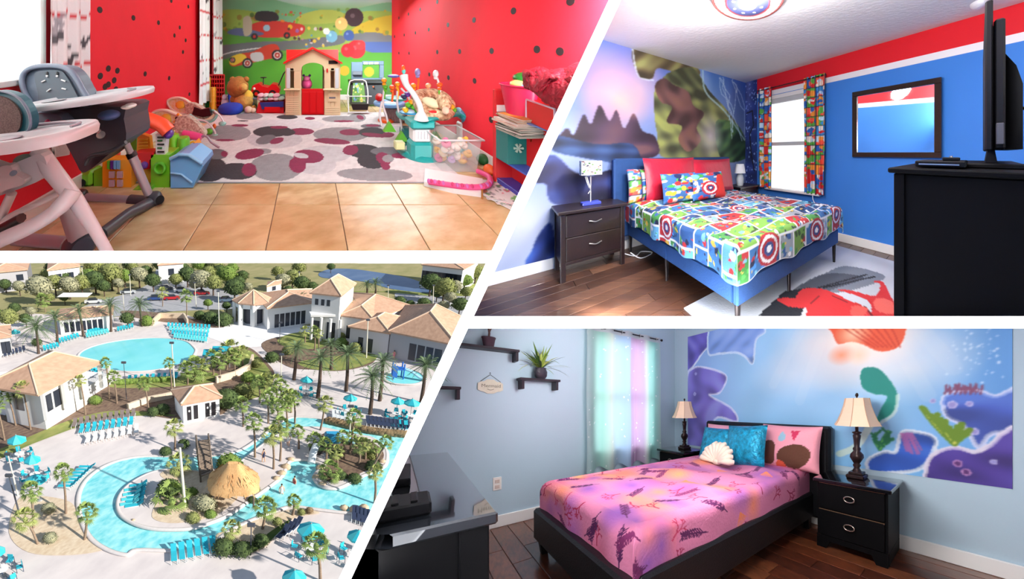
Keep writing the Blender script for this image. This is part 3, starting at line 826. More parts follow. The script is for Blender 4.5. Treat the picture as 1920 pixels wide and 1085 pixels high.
# bedside lamp with a square comic shade
tl = T(F3, 'table_lamp', 'small table lamp with a comic print square shade on a blue base', 'table lamp', (.66, 2.98, .68), abs_=True)
P = Paint(0, 1, 0, 1, 32, 24, (226, 224, 216)); r = random.Random(8)
for k in range(46): P.disc((r.random(), r.random()), r.uniform(.02, .07), r.choice([(90, 140, 60), (60, 100, 60), (205, 80, 40), (150, 140, 130), (60, 60, 80), (190, 190, 170)]))
sh = MB(); lxx, lyy = .66, 2.98
for a, b in (((-.095, -.05), (.095, -.05)), ((.095, -.05), (.095, .05)), ((.095, .05), (-.095, .05)), ((-.095, .05), (-.095, -.05))):
    sh.grid((lambda a, b: lambda s, t: (lxx + a[0] + (b[0] - a[0]) * s, lyy + a[1] + (b[1] - a[1]) * s, 1.0 + .15 * t))(a, b), 32, 24, P.C)
tl.part('lamp_shade', sh, FABRICP)
tl.part('pole', MB().cyl((lxx, lyy, .71), (lxx, lyy, 1.05), .006), STEEL)
tl.part('wire_figure', MB().tube([(lxx - .02, lyy - .02, .86), (lxx - .055, lyy - .02, .98), (lxx - .045, lyy - .02, .99), (lxx - .005, lyy - .02, .84), (lxx - .03, lyy - .02, .8)], .005, 6), STEEL)
tl.part('base', MB().box((lxx - .085, lyy - .06, .68), (lxx + .085, lyy + .06, .712), .006), M('blue_violet_plastic', (70, 84, 190), .35))
g = T(F3, 'glass_jar_lamp', 'pale translucent lamp standing on the far nightstand by the headboard', 'table lamp', (2.93, 3.0, .66), abs_=True)
g.part('lamp_body', MB().lathe([(.05, 0), (.06, .02), (.07, .12), (.045, .2), (.03, .24)], (2.93, 3.0, .66), 20), M('pale_glass', (214, 222, 226), .25, alpha=.75))
g.part('lamp_shade', MB().lathe([(.1, .22), (.07, .38)], (2.93, 3.0, .66), 20), M('pale_shade', (232, 236, 240), .8))
solo(F3, 'power_cord', MB().tube(spl([(1.02, 3.05, .02), (1.1, 2.9, .012), (1.2, 2.98, .012), (1.28, 2.85, .012), (1.12, 2.8, .012), (1.05, 2.92, .06)], 6, False), .006, 6), WHITE, 'white power cord coiled on the floor between nightstand and bed', 'cord', (1.1, 2.9, 0), abs_=True)
solo(F3, 'blind_wand', MB().tube([(HX - .05, 1.78, .62), (HX - .055, 1.77, .54), (HX - .04, 1.75, .48)], .006, 6), WHITE, 'white blind cord hanging below the right end of the window sill', 'cord', (HX - .05, 1.78, .5), abs_=True)
# ---- chest of drawers seen from its side, television on it
BLK = M('black_lacquer', (3, 3, 5), .65, spec=.06)
cx, cy0, cy1, ch_ = 1.30, -.24, .287, 1.165
ct = T(F3, 'chest_of_drawers', 'tall black chest of drawers seen from its side at the right', 'chest', (1.9, 0, 0), abs_=True)
ct.part('carcass', MB().box((cx, cy0, .0), (cx + 1.0, cy1 - .02, ch_ - .025), .006), BLK)
ct.part('corner_post', MB().box((cx - .006, cy1 - .045, 0), (cx + .02, cy1, ch_ - .026), .004), BLK)
ct.part('top', MB().box((cx - .02, cy0 - .02, ch_ - .024), (cx + 1.02, cy1 + .022, ch_), .006), BLK)
for r_ in range(4):
    d = ct.part('drawer', MB().box((cx + .03, cy1 - .02, .08 + r_ * .265), (cx + .97, cy1, .33 + r_ * .265), .004), BLK)
    for hx_ in (.3, .7): ct.part('handle', MB().tube([(cx + hx_ - .05, cy1, .21 + r_ * .265), (cx + hx_ - .04, cy1 + .02, .21 + r_ * .265), (cx + hx_ + .04, cy1 + .02, .21 + r_ * .265), (cx + hx_ + .05, cy1, .21 + r_ * .265)], .005, 6), STEEL, parent=d)
tv = T(F3, 'television', 'flat black television seen edge on, standing on the black chest', 'television', (1.8, -.05, ch_), abs_=True)
TVB = M('tv_black', (7, 7, 10), .5, spec=.15)
tv.part('screen_panel', MB().box((1.45, -.042, 1.245), (2.32, -.018, 1.885), .006), TVB)
tv.part('back_shell', MB().box((1.46, -.078, 1.25), (2.30, -.044, 1.8), .012), TVB)
tv.part('rear_housing', MB().prism([(-.078, 1.25), (-.128, 1.25), (-.128, 1.52), (-.11, 1.6), (-.078, 1.66)], 'x', 1.50, 2.2), TVB)
tv.part('connector_panel', MB().box((1.446, -.074, 1.27), (1.46, -.05, 1.36), .003), M('tv_dark_grey', (52, 52, 58), .5))
tv.part('stand_neck', MB().prism([(-.06, 1.19), (-.02, 1.19), (-.03, 1.26), (-.05, 1.26)], 'x', 1.6, 1.9), TVB)
tv.part('stand_foot', MB().box((1.5, -.14, ch_), (2.1, .06, ch_ + .022), .006), TVB)
bp = T(F3, 'disc_player', 'flat black disc player lying on the chest beside the television', 'player', (1.5, .12, ch_), abs_=True)
bp.part('case', MB().box((1.36, .04, ch_ + .006), (1.62, .215, ch_ + .034), .004), TVB)
bp.part('silver_strip', MB().box((1.357, .06, ch_ + .016), (1.36, .2, ch_ + .021), 0), STEEL)
rm_ = T(F3, 'remote_control', 'small black remote control lying on the flat disc player', 'remote', (1.42, .09, ch_ + .034), abs_=True)
rm_.part('body', MB().box((1.40, .06, ch_ + .034), (1.44, .12, ch_ + .05), .005), TVB)
rm_.part('button', MB().lathe([(.006, 0), (.006, .006)], (1.42, .09, ch_ + .05), 8), STEEL)
solo(F3, 'tv_cable', MB().tube(spl([(1.6, -.11, 1.45), (1.7, -.2, 1.4), (1.9, -.35, 1.3), (2.1, -.5, 1.25)], 6, False), .006, 6), TVB, 'thin black cable running from the back of the television', 'cable', (1.6, -.11, 1.45), abs_=True)
# ---- rug on the floor by the foot of the bed
P = Paint(1.0, 3.1, .18, 1.66, 150, 110, (196, 200, 206), conv=lambda p: tuple(F3.pt(p[0], p[1])[:2]))
P.noise(.06, 6, 2)
P.poly([(1500, 540), (1550, 512), (1590, 500), (1660, 520), (1600, 545), (1530, 552)], (104, 112, 124), .8)
P.poly([(1480, 552), (1545, 515), (1620, 522), (1560, 545), (1490, 575)], (60, 64, 74), .7)
P.poly([(1420, 595), (1470, 548), (1520, 540), (1500, 600)], (24, 26, 34), smooth=False)
P.line([(1535, 541), (1625, 516)], .01, (22, 22, 28)); P.line([(1545, 541), (1640, 520)], .01, (22, 22, 28))
RD = (206, 44, 46)
P.poly([(1496, 552), (1510, 542), (1545, 544), (1575, 556), (1592, 566), (1612, 572), (1630, 590), (1640, 620), (1520, 620), (1512, 580), (1492, 568)], RD)
P.poly([(1456, 562), (1495, 562), (1515, 578), (1480, 576)], RD); P.poly([(1572, 545), (1600, 547), (1640, 556), (1650, 535), (1636, 530), (1655, 530), (1672, 560), (1690, 600), (1640, 600), (1628, 566)], RD)
for a, b in (((1560, 556), (1588, 568)), ((1520, 570), (1535, 556)), ((1620, 575), (1640, 600))): P.line([a, b], .008, (120, 20, 26))
P.poly([(1640, 562), (1672, 566), (1676, 590), (1644, 584)], (232, 104, 92)); P.poly([(1600, 575), (1626, 580), (1620, 594), (1596, 592)], (226, 90, 80))
mb = MB(); mb.grid(lambda s, t: (1.0 + 2.1 * s, .18 + 1.48 * t, .011), 150, 110, P.C)
rg = T(F3, 'area_rug', 'grey area rug with red swirls half under the foot of the blue bed', 'rug', (2.0, .9, 0), abs_=True)
rg.part('pile', mb, FABRICP); rg.part('backing', MB().box((1.0, .18, .0), (3.1, 1.66, .0105), .003), M('rug_backing', (150, 152, 158), .95))
# ================================================================== SEA BEDROOM (pale blue room)
SX, SY, SH = 2.79, 3.15, 2.6
SW = M('pale_blue_paint', (178, 200, 214), .7, var=.015, vs=2, bump=.03, bs=60)
wallbox(F4, 'wall_right', (SX, -1.2, 0), (SX + .1, SY + .1, SH), SW)
wm = MB(); wx0, wx1, wz0s, wz1s = 1.5, 2.36, .62, 1.95
for a, b in (((-1.2, 0), (wx0, SH)), ((wx1, 0), (SX, SH)), ((wx0, 0), (wx1, wz0s)), ((wx0, wz1s), (wx1, SH))): wm.box((a[0], SY, a[1]), (b[0], SY + .1, b[1]), 0)
solo(F4, 'wall_back', wm, SW, kind='structure')
for nm, a, b in (('baseboard_right', (SX - .018, -1.2, 0), (SX, SY, .11)), ('baseboard_back', (-1.2, SY - .018, 0), (SX, SY, .11))):
    solo(F4, nm, MB().box(a, b, .005), TRIM, kind='structure')
fl4 = T(F4, 'floor', None, None, (0, 0, 0), kind='structure')
fl4.part('floor_bed', MB().box((-1.2, -1.2, -.06), (SX, SY, -.012), 0), MATS['plank_joint'])
st4 = (14, 1.2, 14)
pl4 = [M('sea_plank_%d' % k, a, .3, vs=3, c2=b, stretch=st4, coat=.25) for k, (a, b) in enumerate([((104, 52, 32), (62, 30, 20)), ((122, 64, 38), (76, 38, 24)), ((88, 44, 28), (52, 26, 18)), ((134, 76, 46), (86, 46, 28))])]
rp = random.Random(9)
for j in range(29):
    x = -1.1 + j * .135; y = -1.0 - rp.random()
    while y < SY:
        a, b = max(y, -1.0), min(y + 1.25, SY)
        if b - a > .05 and x < SX: fl4.part('floorboard', MB().box((x + .002, a + .002, -.014), (min(x + .135, SX) - .002, b - .002, 0), .002), rp.choice(pl4))
        y += 1.25
# window and curtain
w4 = T(F4, 'window_1', None, None, (1.9, SY, wz0s), kind='structure', abs_=True)
f = MB(); f.box((wx0 - .03, SY - .02, wz0s - .03), (wx1 + .03, SY + .06, wz0s)); f.box((wx0 - .03, SY - .015, wz1s), (wx1 + .03, SY + .06, wz1s + .03)); f.box((wx0 - .03, SY - .015, wz0s), (wx0, SY + .06, wz1s)); f.box((wx1, SY - .015, wz0s), (wx1 + .03, SY + .06, wz1s)); f.box((wx0, SY + .01, 1.24), (wx1, SY + .05, 1.29))
w4.part('window_frame', f, TRIM)
w4.part('window_pane', MB().box((wx0, SY + .06, wz0s), (wx1, SY + .07, wz1s), 0), M('bright_daylight_pane', (235, 244, 250), .5, emit=1.7))
def sheer(name, tfac=.55):
    m = bpy.data.materials.new(name); m.use_nodes = True; nt = m.node_tree; nt.nodes.clear()
    o = nt.nodes.new('ShaderNodeOutputMaterial'); a = nt.nodes.new('ShaderNodeAttribute'); a.attribute_name = 'Col'
    d = nt.nodes.new('ShaderNodeBsdfDiffuse'); t = nt.nodes.new('ShaderNodeBsdfTranslucent'); mx = nt.nodes.new('ShaderNodeMixShader'); mx.inputs[0].default_value = tfac
    for q in (d, t): nt.links.new(a.outputs['Color'], q.inputs['Color'])
    nt.links.new(d.outputs[0], mx.inputs[1]); nt.links.new(t.outputs[0], mx.inputs[2]); nt.links.new(mx.outputs[0], o.inputs[0])
    return m
SHEER = sheer('sheer_curtain')
P = Paint(0, 1, 0, 1, 140, 160, (190, 205, 210))
S_ = P.A
stops = [(0, (176, 196, 196)), (.1, (176, 216, 206)), (.2, (150, 206, 190)), (.3, (222, 226, 212)), (.38, (190, 216, 232)), (.47, (172, 206, 238)), (.54, (186, 210, 236)), (.56, (214, 172, 214)), (.66, (222, 170, 214)), (.74, (212, 176, 214)), (.78, (226, 232, 222)), (.84, (168, 220, 204)), (.93, (140, 208, 200)), (1, (190, 216, 214))]
for ch in range(3): P.C[..., ch] = np.interp(S_, [q[0] for q in stops], [q[1][ch] * .75 + (214, 220, 220)[ch] * .25 for q in stops])
P.mixm(((P.B > .96)).astype(float), (206, 210, 214)); 
rs = random.Random(2)
for k in range(70): P.disc((rs.random(), rs.random() * .95), .0075, (252, 252, 250), 1, .005)
cu = T(F4, 'pastel_curtain', 'long pastel striped curtain in green, blue and pink with tiny white stars', 'curtain', (1.9, 3.07, .4), abs_=True)
cu.part('cloth', curtain_mb(1.40, 2.44, .40, 2.06, 3.07, .035, 4, 140, 160, P.C, 'y', 5, flare=.01, hem=.03), SHEER)
for k in range(8):
    x = 1.46 + k * .132; cu.part('grommet', MB().tube([(x, 3.07 + .016 * math.cos(a), 2.035 + .02 * math.sin(a)) for a in [i * math.pi / 6 for i in range(12)]], .004, 6, closed=True), STEEL)
rd = T(F4, 'curtain_rod', 'thin dark curtain rod with a round end knob above the pastel curtain', 'curtain rod', (1.9, 3.07, 2.035), abs_=True)
rd.part('rod', MB().cyl((1.3, 3.07, 2.035), (2.47, 3.07, 2.035), .008), MATS['dark_iron'])
rd.part('end_knob', MB().ell((2.48, 3.07, 2.035), .017, 12, 8), MATS['dark_iron'])
# mural on the right wall: under-sea scene without figures
P = wallpaint(F4, 'x', SX, -.14, 2.87, .59, 2.1, 430, 240, (150, 196, 232))
P.mixm(np.clip((P.A - 1.9) / .9, 0, 1), (140, 170, 232), .8); P.mixm(np.clip((.6 - P.A) / .7, 0, 1), (88, 150, 218), .85)
P.mixm(np.clip((1.1 - P.B) / .5, 0, 1), (112, 176, 230), .6)
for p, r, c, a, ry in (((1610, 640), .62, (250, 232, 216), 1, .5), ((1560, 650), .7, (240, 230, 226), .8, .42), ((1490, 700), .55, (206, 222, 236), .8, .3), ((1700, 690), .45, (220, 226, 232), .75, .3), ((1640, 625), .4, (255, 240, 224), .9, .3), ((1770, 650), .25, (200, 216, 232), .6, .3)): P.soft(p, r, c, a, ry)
P.noise(.035, 6, 9)
for a, b in (((1500, 620), (1450, 720)), ((1540, 640), (1500, 750)), ((1680, 640), (1740, 740)), ((1730, 620), (1790, 690))): P.line([a, b], .05, (236, 238, 240), .1)
rm = random.Random(21)
def seamass(pts, c, edge, seed, hl):
    P.poly(pts, c, 1, True, edge, .014)
    m0 = inpoly(P.A, P.B, [P.conv(p) for p in spl(pts)]); g = np.random.RandomState(seed); t = np.zeros(P.A.shape)
    for k in range(5): t += np.sin(P.A * g.normal(0, 12) + P.B * g.normal(0, 12) + g.uniform(0, 6) + 1.3 * np.sin(P.B * 11 + k))
    P.mixm(m0 * np.clip(t / 2.5, 0, 1), hl, .7); P.mixm(m0 * np.clip(-t / 3, 0, 1), tuple(v * .6 for v in c), .6)
seamass([(1280, 590), (1345, 590), (1340, 640), (1322, 655), (1296, 690), (1280, 690)], (112, 104, 200), (220, 228, 250), 1, (150, 150, 226))
seamass([(1340, 600), (1420, 600), (1435, 620), (1418, 636), (1412, 680), (1398, 668), (1380, 660), (1350, 662), (1328, 660)], (126, 160, 226), (206, 224, 248), 2, (160, 190, 240))
seamass([(1288, 720), (1300, 690), (1330, 690), (1362, 705), (1350, 735), (1330, 740), (1372, 765), (1382, 790), (1340, 785), (1322, 860), (1286, 860)], (128, 116, 206), (214, 218, 248), 3, (150, 156, 226))
seamass([(1768, 752), (1780, 738), (1830, 732), (1868, 742), (1915, 728), (1915, 800), (1860, 812), (1836, 838), (1818, 812), (1800, 792), (1776, 780)], (70, 96, 190), (200, 210, 240), 4, (90, 130, 214))
seamass([(1626, 872), (1632, 858), (1660, 846), (1680, 846), (1690, 812), (1712, 808), (1752, 820), (1748, 850), (1720, 880), (1640, 885)], (52, 96, 196), (216, 226, 240), 5, (88, 140, 222))
seamass([(1735, 905), (1738, 872), (1752, 850), (1790, 838), (1830, 846), (1862, 830), (1880, 812), (1915, 806), (1915, 930), (1735, 930)], (80, 62, 150), (222, 216, 232), 6, (96, 80, 176))
for x, y, r in ((1786, 758), (1818, 756), (1826, 808), (1865, 864), (1750, 750)) and ((1786, 758, .028), (1818, 756, .02), (1828, 808, .024), (1864, 865, .018), (1750, 751, .018), (1305, 700, .02), (1303, 738, .025)):
    P.disc((x, y), r, (190, 186, 226)); P.disc((x, y), r * .7, (150, 146, 206))
for x, y in ((1796, 868), (1812, 884)): P.disc((x, y), .026, (190, 140, 190)); P.disc((x, y), .017, (90, 50, 110))
def weed(base, tips, c, c2, w=.016):
    for tx, ty in tips:
        mx_, my_ = (base[0] + tx) / 2 + rm.uniform(-5, 5), (base[1] + ty) / 2; P.line([base, (mx_, my_), (tx, ty)], w, c); P.line([base, (mx_, my_), (tx, ty)], w * .45, c2)
        for k in range(4):
            u = .3 + .2 * k; bx_, by_ = base[0] + (tx - base[0]) * u, base[1] + (ty - base[1]) * u; P.line([(bx_, by_), (bx_ + rm.choice([-9, 9]), by_ - 9)], w * .8, c)
weed((1790, 830), [(1732, 766), (1750, 782), (1772, 790), (1796, 800), (1812, 812)], (104, 140, 40), (196, 200, 90), .022)
weed((1650, 842), [(1642, 812), (1666, 808), (1674, 822)], (40, 120, 80), (100, 180, 90), .012)
for k in range(22):
    x = 1772 + k * 3.2; P.line([(x, 738 - 4 * (k % 3)), (x + rm.uniform(-6, 6), 722 + rm.uniform(-4, 6))], .006, (128, 70, 100), .9, False)
for k in range(8): P.line([(1690 + k * 3, 812), (1700 + k * 4, 840 + rm.uniform(-8, 10))], .007, (170, 100, 160), .8, False)
for k in range(70): P.disc((1830 + rm.gauss(0, 26), 650 + rm.gauss(0, 36)), rm.uniform(.003, .008), (206, 226, 246), .9)
# sweeping warm and green ribbons of coral and kelp (a plain stand-in for the printed figure)
P.poly([(1556, 600), (1690, 600), (1698, 622), (1684, 650), (1650, 658), (1618, 645), (1596, 640), (1572, 644), (1562, 625)], (232, 96, 62)); P.soft((1578, 665), .13, (246, 150, 110), .9, .1)
P.soft((1600, 625), .16, (252, 226, 190), .9, .14); P.soft((1610, 665), .1, (248, 216, 186), .9, .1)
for k in range(7): P.line([(1570 + k * 16, 604), (1600 + k * 13, 626), (1640 + k * 8, 650)], .006, (200, 60, 44), .7)
P.poly([(1614, 700), (1624, 688), (1650, 692), (1676, 722), (1684, 746), (1676, 772), (1654, 786), (1640, 796), (1652, 766), (1664, 742), (1640, 738), (1618, 726)], (38, 140, 128)); P.line([(1684, 740), (1678, 772), (1652, 792)], .012, (220, 236, 226), .7)
P.line([(1630, 800), (1606, 836), (1574, 850)], .028, (206, 226, 216), .9)
P.C = np.clip(P.blur(1), 0, 255)
mb = MB(); mb.grid(lambda s, t: (SX - .004, -.14 + 3.01 * s, .59 + 1.51 * t), P.na, P.nb, P.C, flip=True)
solo(F4, 'sea_mural', mb, PAINTED, 'under-sea mural print with purple rocks and seaweed behind the black bed', 'mural', (SX, 1.3, .59), abs_=True)
# shelves
SHW = M('black_brown_shelf', (44, 38, 46), .5)
def shelf(x0, x1, z, br, lab):
    t = T(F4, 'wall_shelf', lab, 'shelf', ((x0 + x1) / 2, SY - .07, z), abs_=True)
    t.part('board', MB().box((x0, SY - .15, z), (x1, SY, z + .022), .003), SHW)
    for x in br: t.part('bracket', MB().box((x, SY - .14, z - .085), (x + .022, SY, z), .003), SHW)
shelf(-.25, .73, 1.63, (.70, .1), 'long dark wall shelf at upper left holding the small dark pot')
shelf(.735, 1.10, 1.375, (.75, 1.06), 'short dark wall shelf under the spiky green plant')
shelf(-.2, .30, 1.265, (.272,), 'dark wall shelf cut off by the slanted wall, lowest at the left')
POT = M('dark_pot', (52, 48, 58), .5, bump=.3, bs=60)
LEAF = [M('leaf_green_%d' % k, c, .5, var=.15, vs=9) for k, c in enumerate([(96, 130, 50), (150, 176, 70), (52, 84, 40), (190, 206, 110)])]
pp = T(F4, 'potted_plant', 'spiky green fern in a small dark pot on the short shelf', 'plant', (.93, SY - .09, 1.397), abs_=True)
pc = (.93, SY - .09, 1.397)
pp.part('pot', MB().lathe([(.035, 0), (.055, .03), (.058, .07), (.045, .1), (.05, .11)], pc, 18), POT)
rl = random.Random(6)
for g_ in range(4):
    lm = MB()
    for k in range(17):
        a = rl.uniform(0, 6.28); el = rl.uniform(.25, 1.35); d = (math.cos(a) * math.cos(el), math.sin(a) * math.cos(el) * .55 - .15, math.sin(el))
        lm.blade((pc[0], pc[1], pc[2] + .1), d, rl.uniform(.16, .36), rl.uniform(.006, .011), rl.uniform(.1, .7), 5)
    pp.part('fronds', lm, LEAF[g_])
p2 = T(F4, 'potted_plant', 'small dark pot with a brown stem on the long upper shelf', 'plant', (.5, SY - .08, 1.652), abs_=True)
p2.part('pot', MB().lathe([(.038, 0), (.05, .075), (.054, .08), (.054, .09), (.046, .09)], (.5, SY - .08, 1.652), 18), M('plum_pot', (66, 46, 58), .55))
p2.part('stem', MB().tube([(.5, SY - .08, 1.73), (.505, SY - .08, 1.78), (.49, SY - .08, 1.9)], .008, 6).tube([(.5, SY - .08, 1.77), (.53, SY - .08, 1.86)], .005, 6), M('brown_stem', (90, 66, 60), .8))
lm = MB()
for k in range(8): lm.blade((.49, SY - .08, 1.86), (math.cos(k), math.sin(k) * .5, .4), .14, .02, .4)
p2.part('leaves', lm, LEAF[2])
p3 = T(F4, 'potted_plant', 'trailing green plant half hidden by the slanted wall on the lowest shelf', 'plant', (.12, SY - .08, 1.287), abs_=True)
p3.part('pot', MB().lathe([(.035, 0), (.05, .07), (.052, .08)], (.12, SY - .08, 1.287), 16), POT)
lm = MB()
for k in range(22): lm.blade((.12, SY - .08, 1.36), (math.cos(k * .7), math.sin(k * .7) * .5, rl.uniform(.1, 1)), rl.uniform(.08, .16), .012, .8)
p3.part('leaves', lm, LEAF[0])
# plaque with its word
def text_mb(s_, size, ext=.002):
    cu_ = bpy.data.curves.new('t', 'FONT'); cu_.body = s_; cu_.size = size; cu_.extrude = ext; cu_.align_x = 'CENTER'; cu_.align_y = 'CENTER'; cu_.resolution_u = 3
    o = bpy.data.objects.new('t', cu_); sc.collection.objects.link(o); bpy.context.view_layer.update()
    me = o.to_mesh(); mb = MB(); mb.add([v.co[:] for v in me.vertices], [list(p.vertices) for p in me.polygons]); o.to_mesh_clear()
    bpy.data.objects.remove(o); bpy.data.curves.remove(cu_); return mb
CREAM = M('cream_wood', (214, 208, 190), .7, var=.05, vs=20)
pq = T(F4, 'wall_plaque', 'cream scalloped wooden plaque hanging from a string on the pale wall', 'plaque', (.525, SY - .01, 1.24), abs_=True)
pq.part('board', MB().prism([(.43, 1.275), (.43, 1.335), (.455, 1.35), (.475, 1.352), (.5, 1.372), (.55, 1.372), (.575, 1.352), (.6, 1.35), (.622, 1.335), (.622, 1.275), (.6, 1.262), (.575, 1.258), (.55, 1.242), (.5, 1.242), (.475, 1.258), (.455, 1.262)], 'y', SY - .016, SY - .002), CREAM)
pq.part('string', MB().tube([(.45, SY - .012, 1.35), (.523, SY - .012, 1.415), (.605, SY - .012, 1.35)], .0022, 5), MATS['dark_iron'])
pq.part('hook', MB().cyl((.523, SY, 1.43), (.523, SY - .015, 1.43), .004), MATS['dark_iron'])
tm = MB(); tm.sub(text_mb('Mermaid', .042, .0008), tr(.53, SY - .018, 1.312) @ rotx(math.pi / 2)); pq.part('lettering', tm, M('grey_lettering', (120, 116, 100), .7))
pq.part('painted_wave', MB().tube([(.5 + .05 * i / 8, SY - .018, 1.284 - .01 * math.sin(math.pi * i / 8)) for i in range(9)], .002, 5), MATS['grey_lettering'])
ou = T(F4, 'wall_outlet', 'white double power outlet low on the pale blue wall', 'outlet', (.577, SY, .405), abs_=True)
ou.part('plate', MB().box((.545, SY - .007, .345), (.612, SY, .465), .003), M('outlet_white', (236, 228, 222), .4))
for z in (.375, .425): ou.part('socket', MB().box((.56, SY - .01, z - .014), (.597, SY - .006, z + .018), .002), M('outlet_cream', (208, 186, 176), .5))
# desk / low chest at the left with a mirror-bright top
DSK = M('black_gloss', (5, 5, 7), .6, spec=.15)
DTOP = M('black_mirror_top', (46, 50, 58), .07, coat=1.0, spec=1.0, metal=.65)
dk = T(F4, 'black_dresser', 'long black dresser with a glossy top at the lower left', 'dresser', (-.1, 1.8, 0), abs_=True)
dk.part('carcass', MB().box((-.55, 1.055, .02), (.165, 2.6, .762), .006), DSK)
dk.part('corner_post', MB().box((.1, 1.045, .02), (.172, 1.065, .762), .004), DSK)
dk.part('glossy_top', MB().box((-.58, 1.03, .763), (.192, 2.64, .80), .006), DTOP)
for k in range(3):
    d_ = dk.part('drawer', MB().box((.166, 1.09 + .5 * k, .1), (.176, 1.56 + .5 * k, .7), .003), DSK)
tv4 = T(F4, 'television', 'black television on the glossy dresser, cut off by the slanted wall', 'television', (-.05, 1.7, .8), abs_=True)
tv4.part('screen_panel', MB().box((-.16, 1.45, .9), (-.115, 2.3, 1.3), .006), TVB)
tv4.part('stand_foot', MB().box((-.2, 1.62, .8), (.0, 2.05, .83), .004), TVB)
tv4.part('stand_neck', MB().box((-.16, 1.8, .83), (-.12, 1.95, .92), .004), TVB)
cb = T(F4, 'cable_box', 'flat black box with a ribbed top at the front of the glossy dresser', 'box', (.02, 1.22, .8), abs_=True)
cb.part('case', MB().box((-.2, 1.14, .802), (.045, 1.3, .84), .006), TVB)
for k in range(5): cb.part('ridge', MB().box((-.16 + k * .04, 1.16, .84), (-.145 + k * .04, 1.28, .846), .002), TVB)
# bed
LTH = M('black_leather', (18, 18, 21), .5, bump=.15, bs=120, spec=.3)
b4 = T(F4, 'leather_bed', 'low black leather bed frame with a padded headboard', 'bed', (1.7, 1.72, 0), abs_=True)
ex0, ex1, ey0, ey1 = .68, 2.70, 1.08, 2.42
b4.part('foot_rail', MB().box((ex0, ey0, .1), (ex0 + .07, ey1, .335), .02), LTH)
b4.part('side_rail', MB().box((ex0 + .07, ey0, .1), (ex1, ey0 + .07, .335), .02), LTH); b4.part('side_rail', MB().box((ex0 + .07, ey1 - .07, .1), (ex1, ey1, .335), .02), LTH)
b4.part('headboard', MB().box((2.66, .93, .1), (2.75, 2.42, .945), .03), LTH)
b4.part('stitched_border', MB().tube([(2.66, .975, .2), (2.66, .975, .9), (2.66, 2.375, .9), (2.66, 2.375, .2)], .008, 8), LTH)
for x in (ex0 + .02, ex1 - .1):
    for y in (ey0 + .02, ey1 - .1): b4.part('leg', MB().prism([(x, 0.1), (x + .07, .1), (x + .055, 0), (x + .015, 0)], 'y', y, y + .05), LTH)
solo(F4, 'mattress', MB().box((ex0 + .08, ey0 + .075, .14), (2.655, ey1 - .075, .47), .05), MATS['white_mattress'], 'white mattress under the coral print comforter', 'mattress', (1.7, 1.75, .14), abs_=True)
Wm, Lm = (ey1 - ey0 - .2), 1.86
fn4, (U0, U1, V0, V1) = drape(Wm, Lm, .55, .27, .27, seed=11, wr=.022, hemw=.012, r_=.07)
NA, NB = 330, 390
P = Paint(U0, U1, V0, V1, NA, NB, (222, 130, 168)); rc = random.Random(33)
for k in range(85):
    c = rc.choice([(160, 96, 180), (146, 88, 176), (244, 140, 110), (250, 156, 100), (226, 116, 150), (196, 112, 176), (176, 100, 170)])
    P.soft((rc.uniform(U0, U1), rc.uniform(V0, V1)), rc.uniform(.1, .24), c, .95, rc.uniform(.08, .18))
P.noise(.03, 14, 4)
def coral(x, y, a, L, w, c, depth=4):
    x2, y2 = x + L * math.cos(a), y + L * math.sin(a); P.line([(x, y), (x2, y2)], w, c, .9, False)
    if depth:
        for da in (-.55, .5):
            if rc.random() < .92: coral(x2, y2, a + da + rc.uniform(-.2, .2), L * .74, w * .85, c, depth - 1)
def sprig(x, y, a, L, c):
    P.line([(x, y), (x + L * math.cos(a), y + L * math.sin(a))], .004, c, 1, False)
    for k in range(9):
        u = .2 + .09 * k; px_, py_ = x + L * u * math.cos(a), y + L * u * math.sin(a)
        for s_ in (-1, 1): P.line([(px_, py_), (px_ + .035 * math.cos(a + s_ * .7), py_ + .035 * math.sin(a + s_ * .7))], .0048, c, .95, False)
for i in range(9):
    for j in range(11):
        x = U0 + .08 + i * .21 + rc.uniform(-.05, .05); y = V0 + .06 + j * .2 + rc.uniform(-.05, .05); q = rc.random(); a = rc.uniform(0, 6.28)
        if q < .45: coral(x, y, a, .042, .0055, rc.choice([(170, 16, 66), (150, 14, 62), (196, 50, 90)]))
        elif q < .88: sprig(x, y, a, .2, rc.choice([(92, 24, 84), (120, 34, 92), (80, 20, 78)]))
        else:
            for k in range(9): P.line([(x, y), (x + .09 * math.cos(a + (k - 4) * .16), y + .09 * math.sin(a + (k - 4) * .16))], .004, (250, 140, 90), .8, False)
mb = MB(); oy = ey0 + .1; ox = ex0 + .12
# foot at x = ex0: local (u,v,z) -> x = ox + v, y = oy + (W-u)
mb.grid(lambda s, t: (lambda q: (ox + q[1], oy + Wm - q[0], q[2]))(fn4(s, t)), NA, NB, P.C)
solo(F4, 'coral_comforter', mb, FABRICP, 'pink and purple comforter printed with coral sprigs on the black bed', 'comforter', (1.7, 1.75, .5), abs_=True)
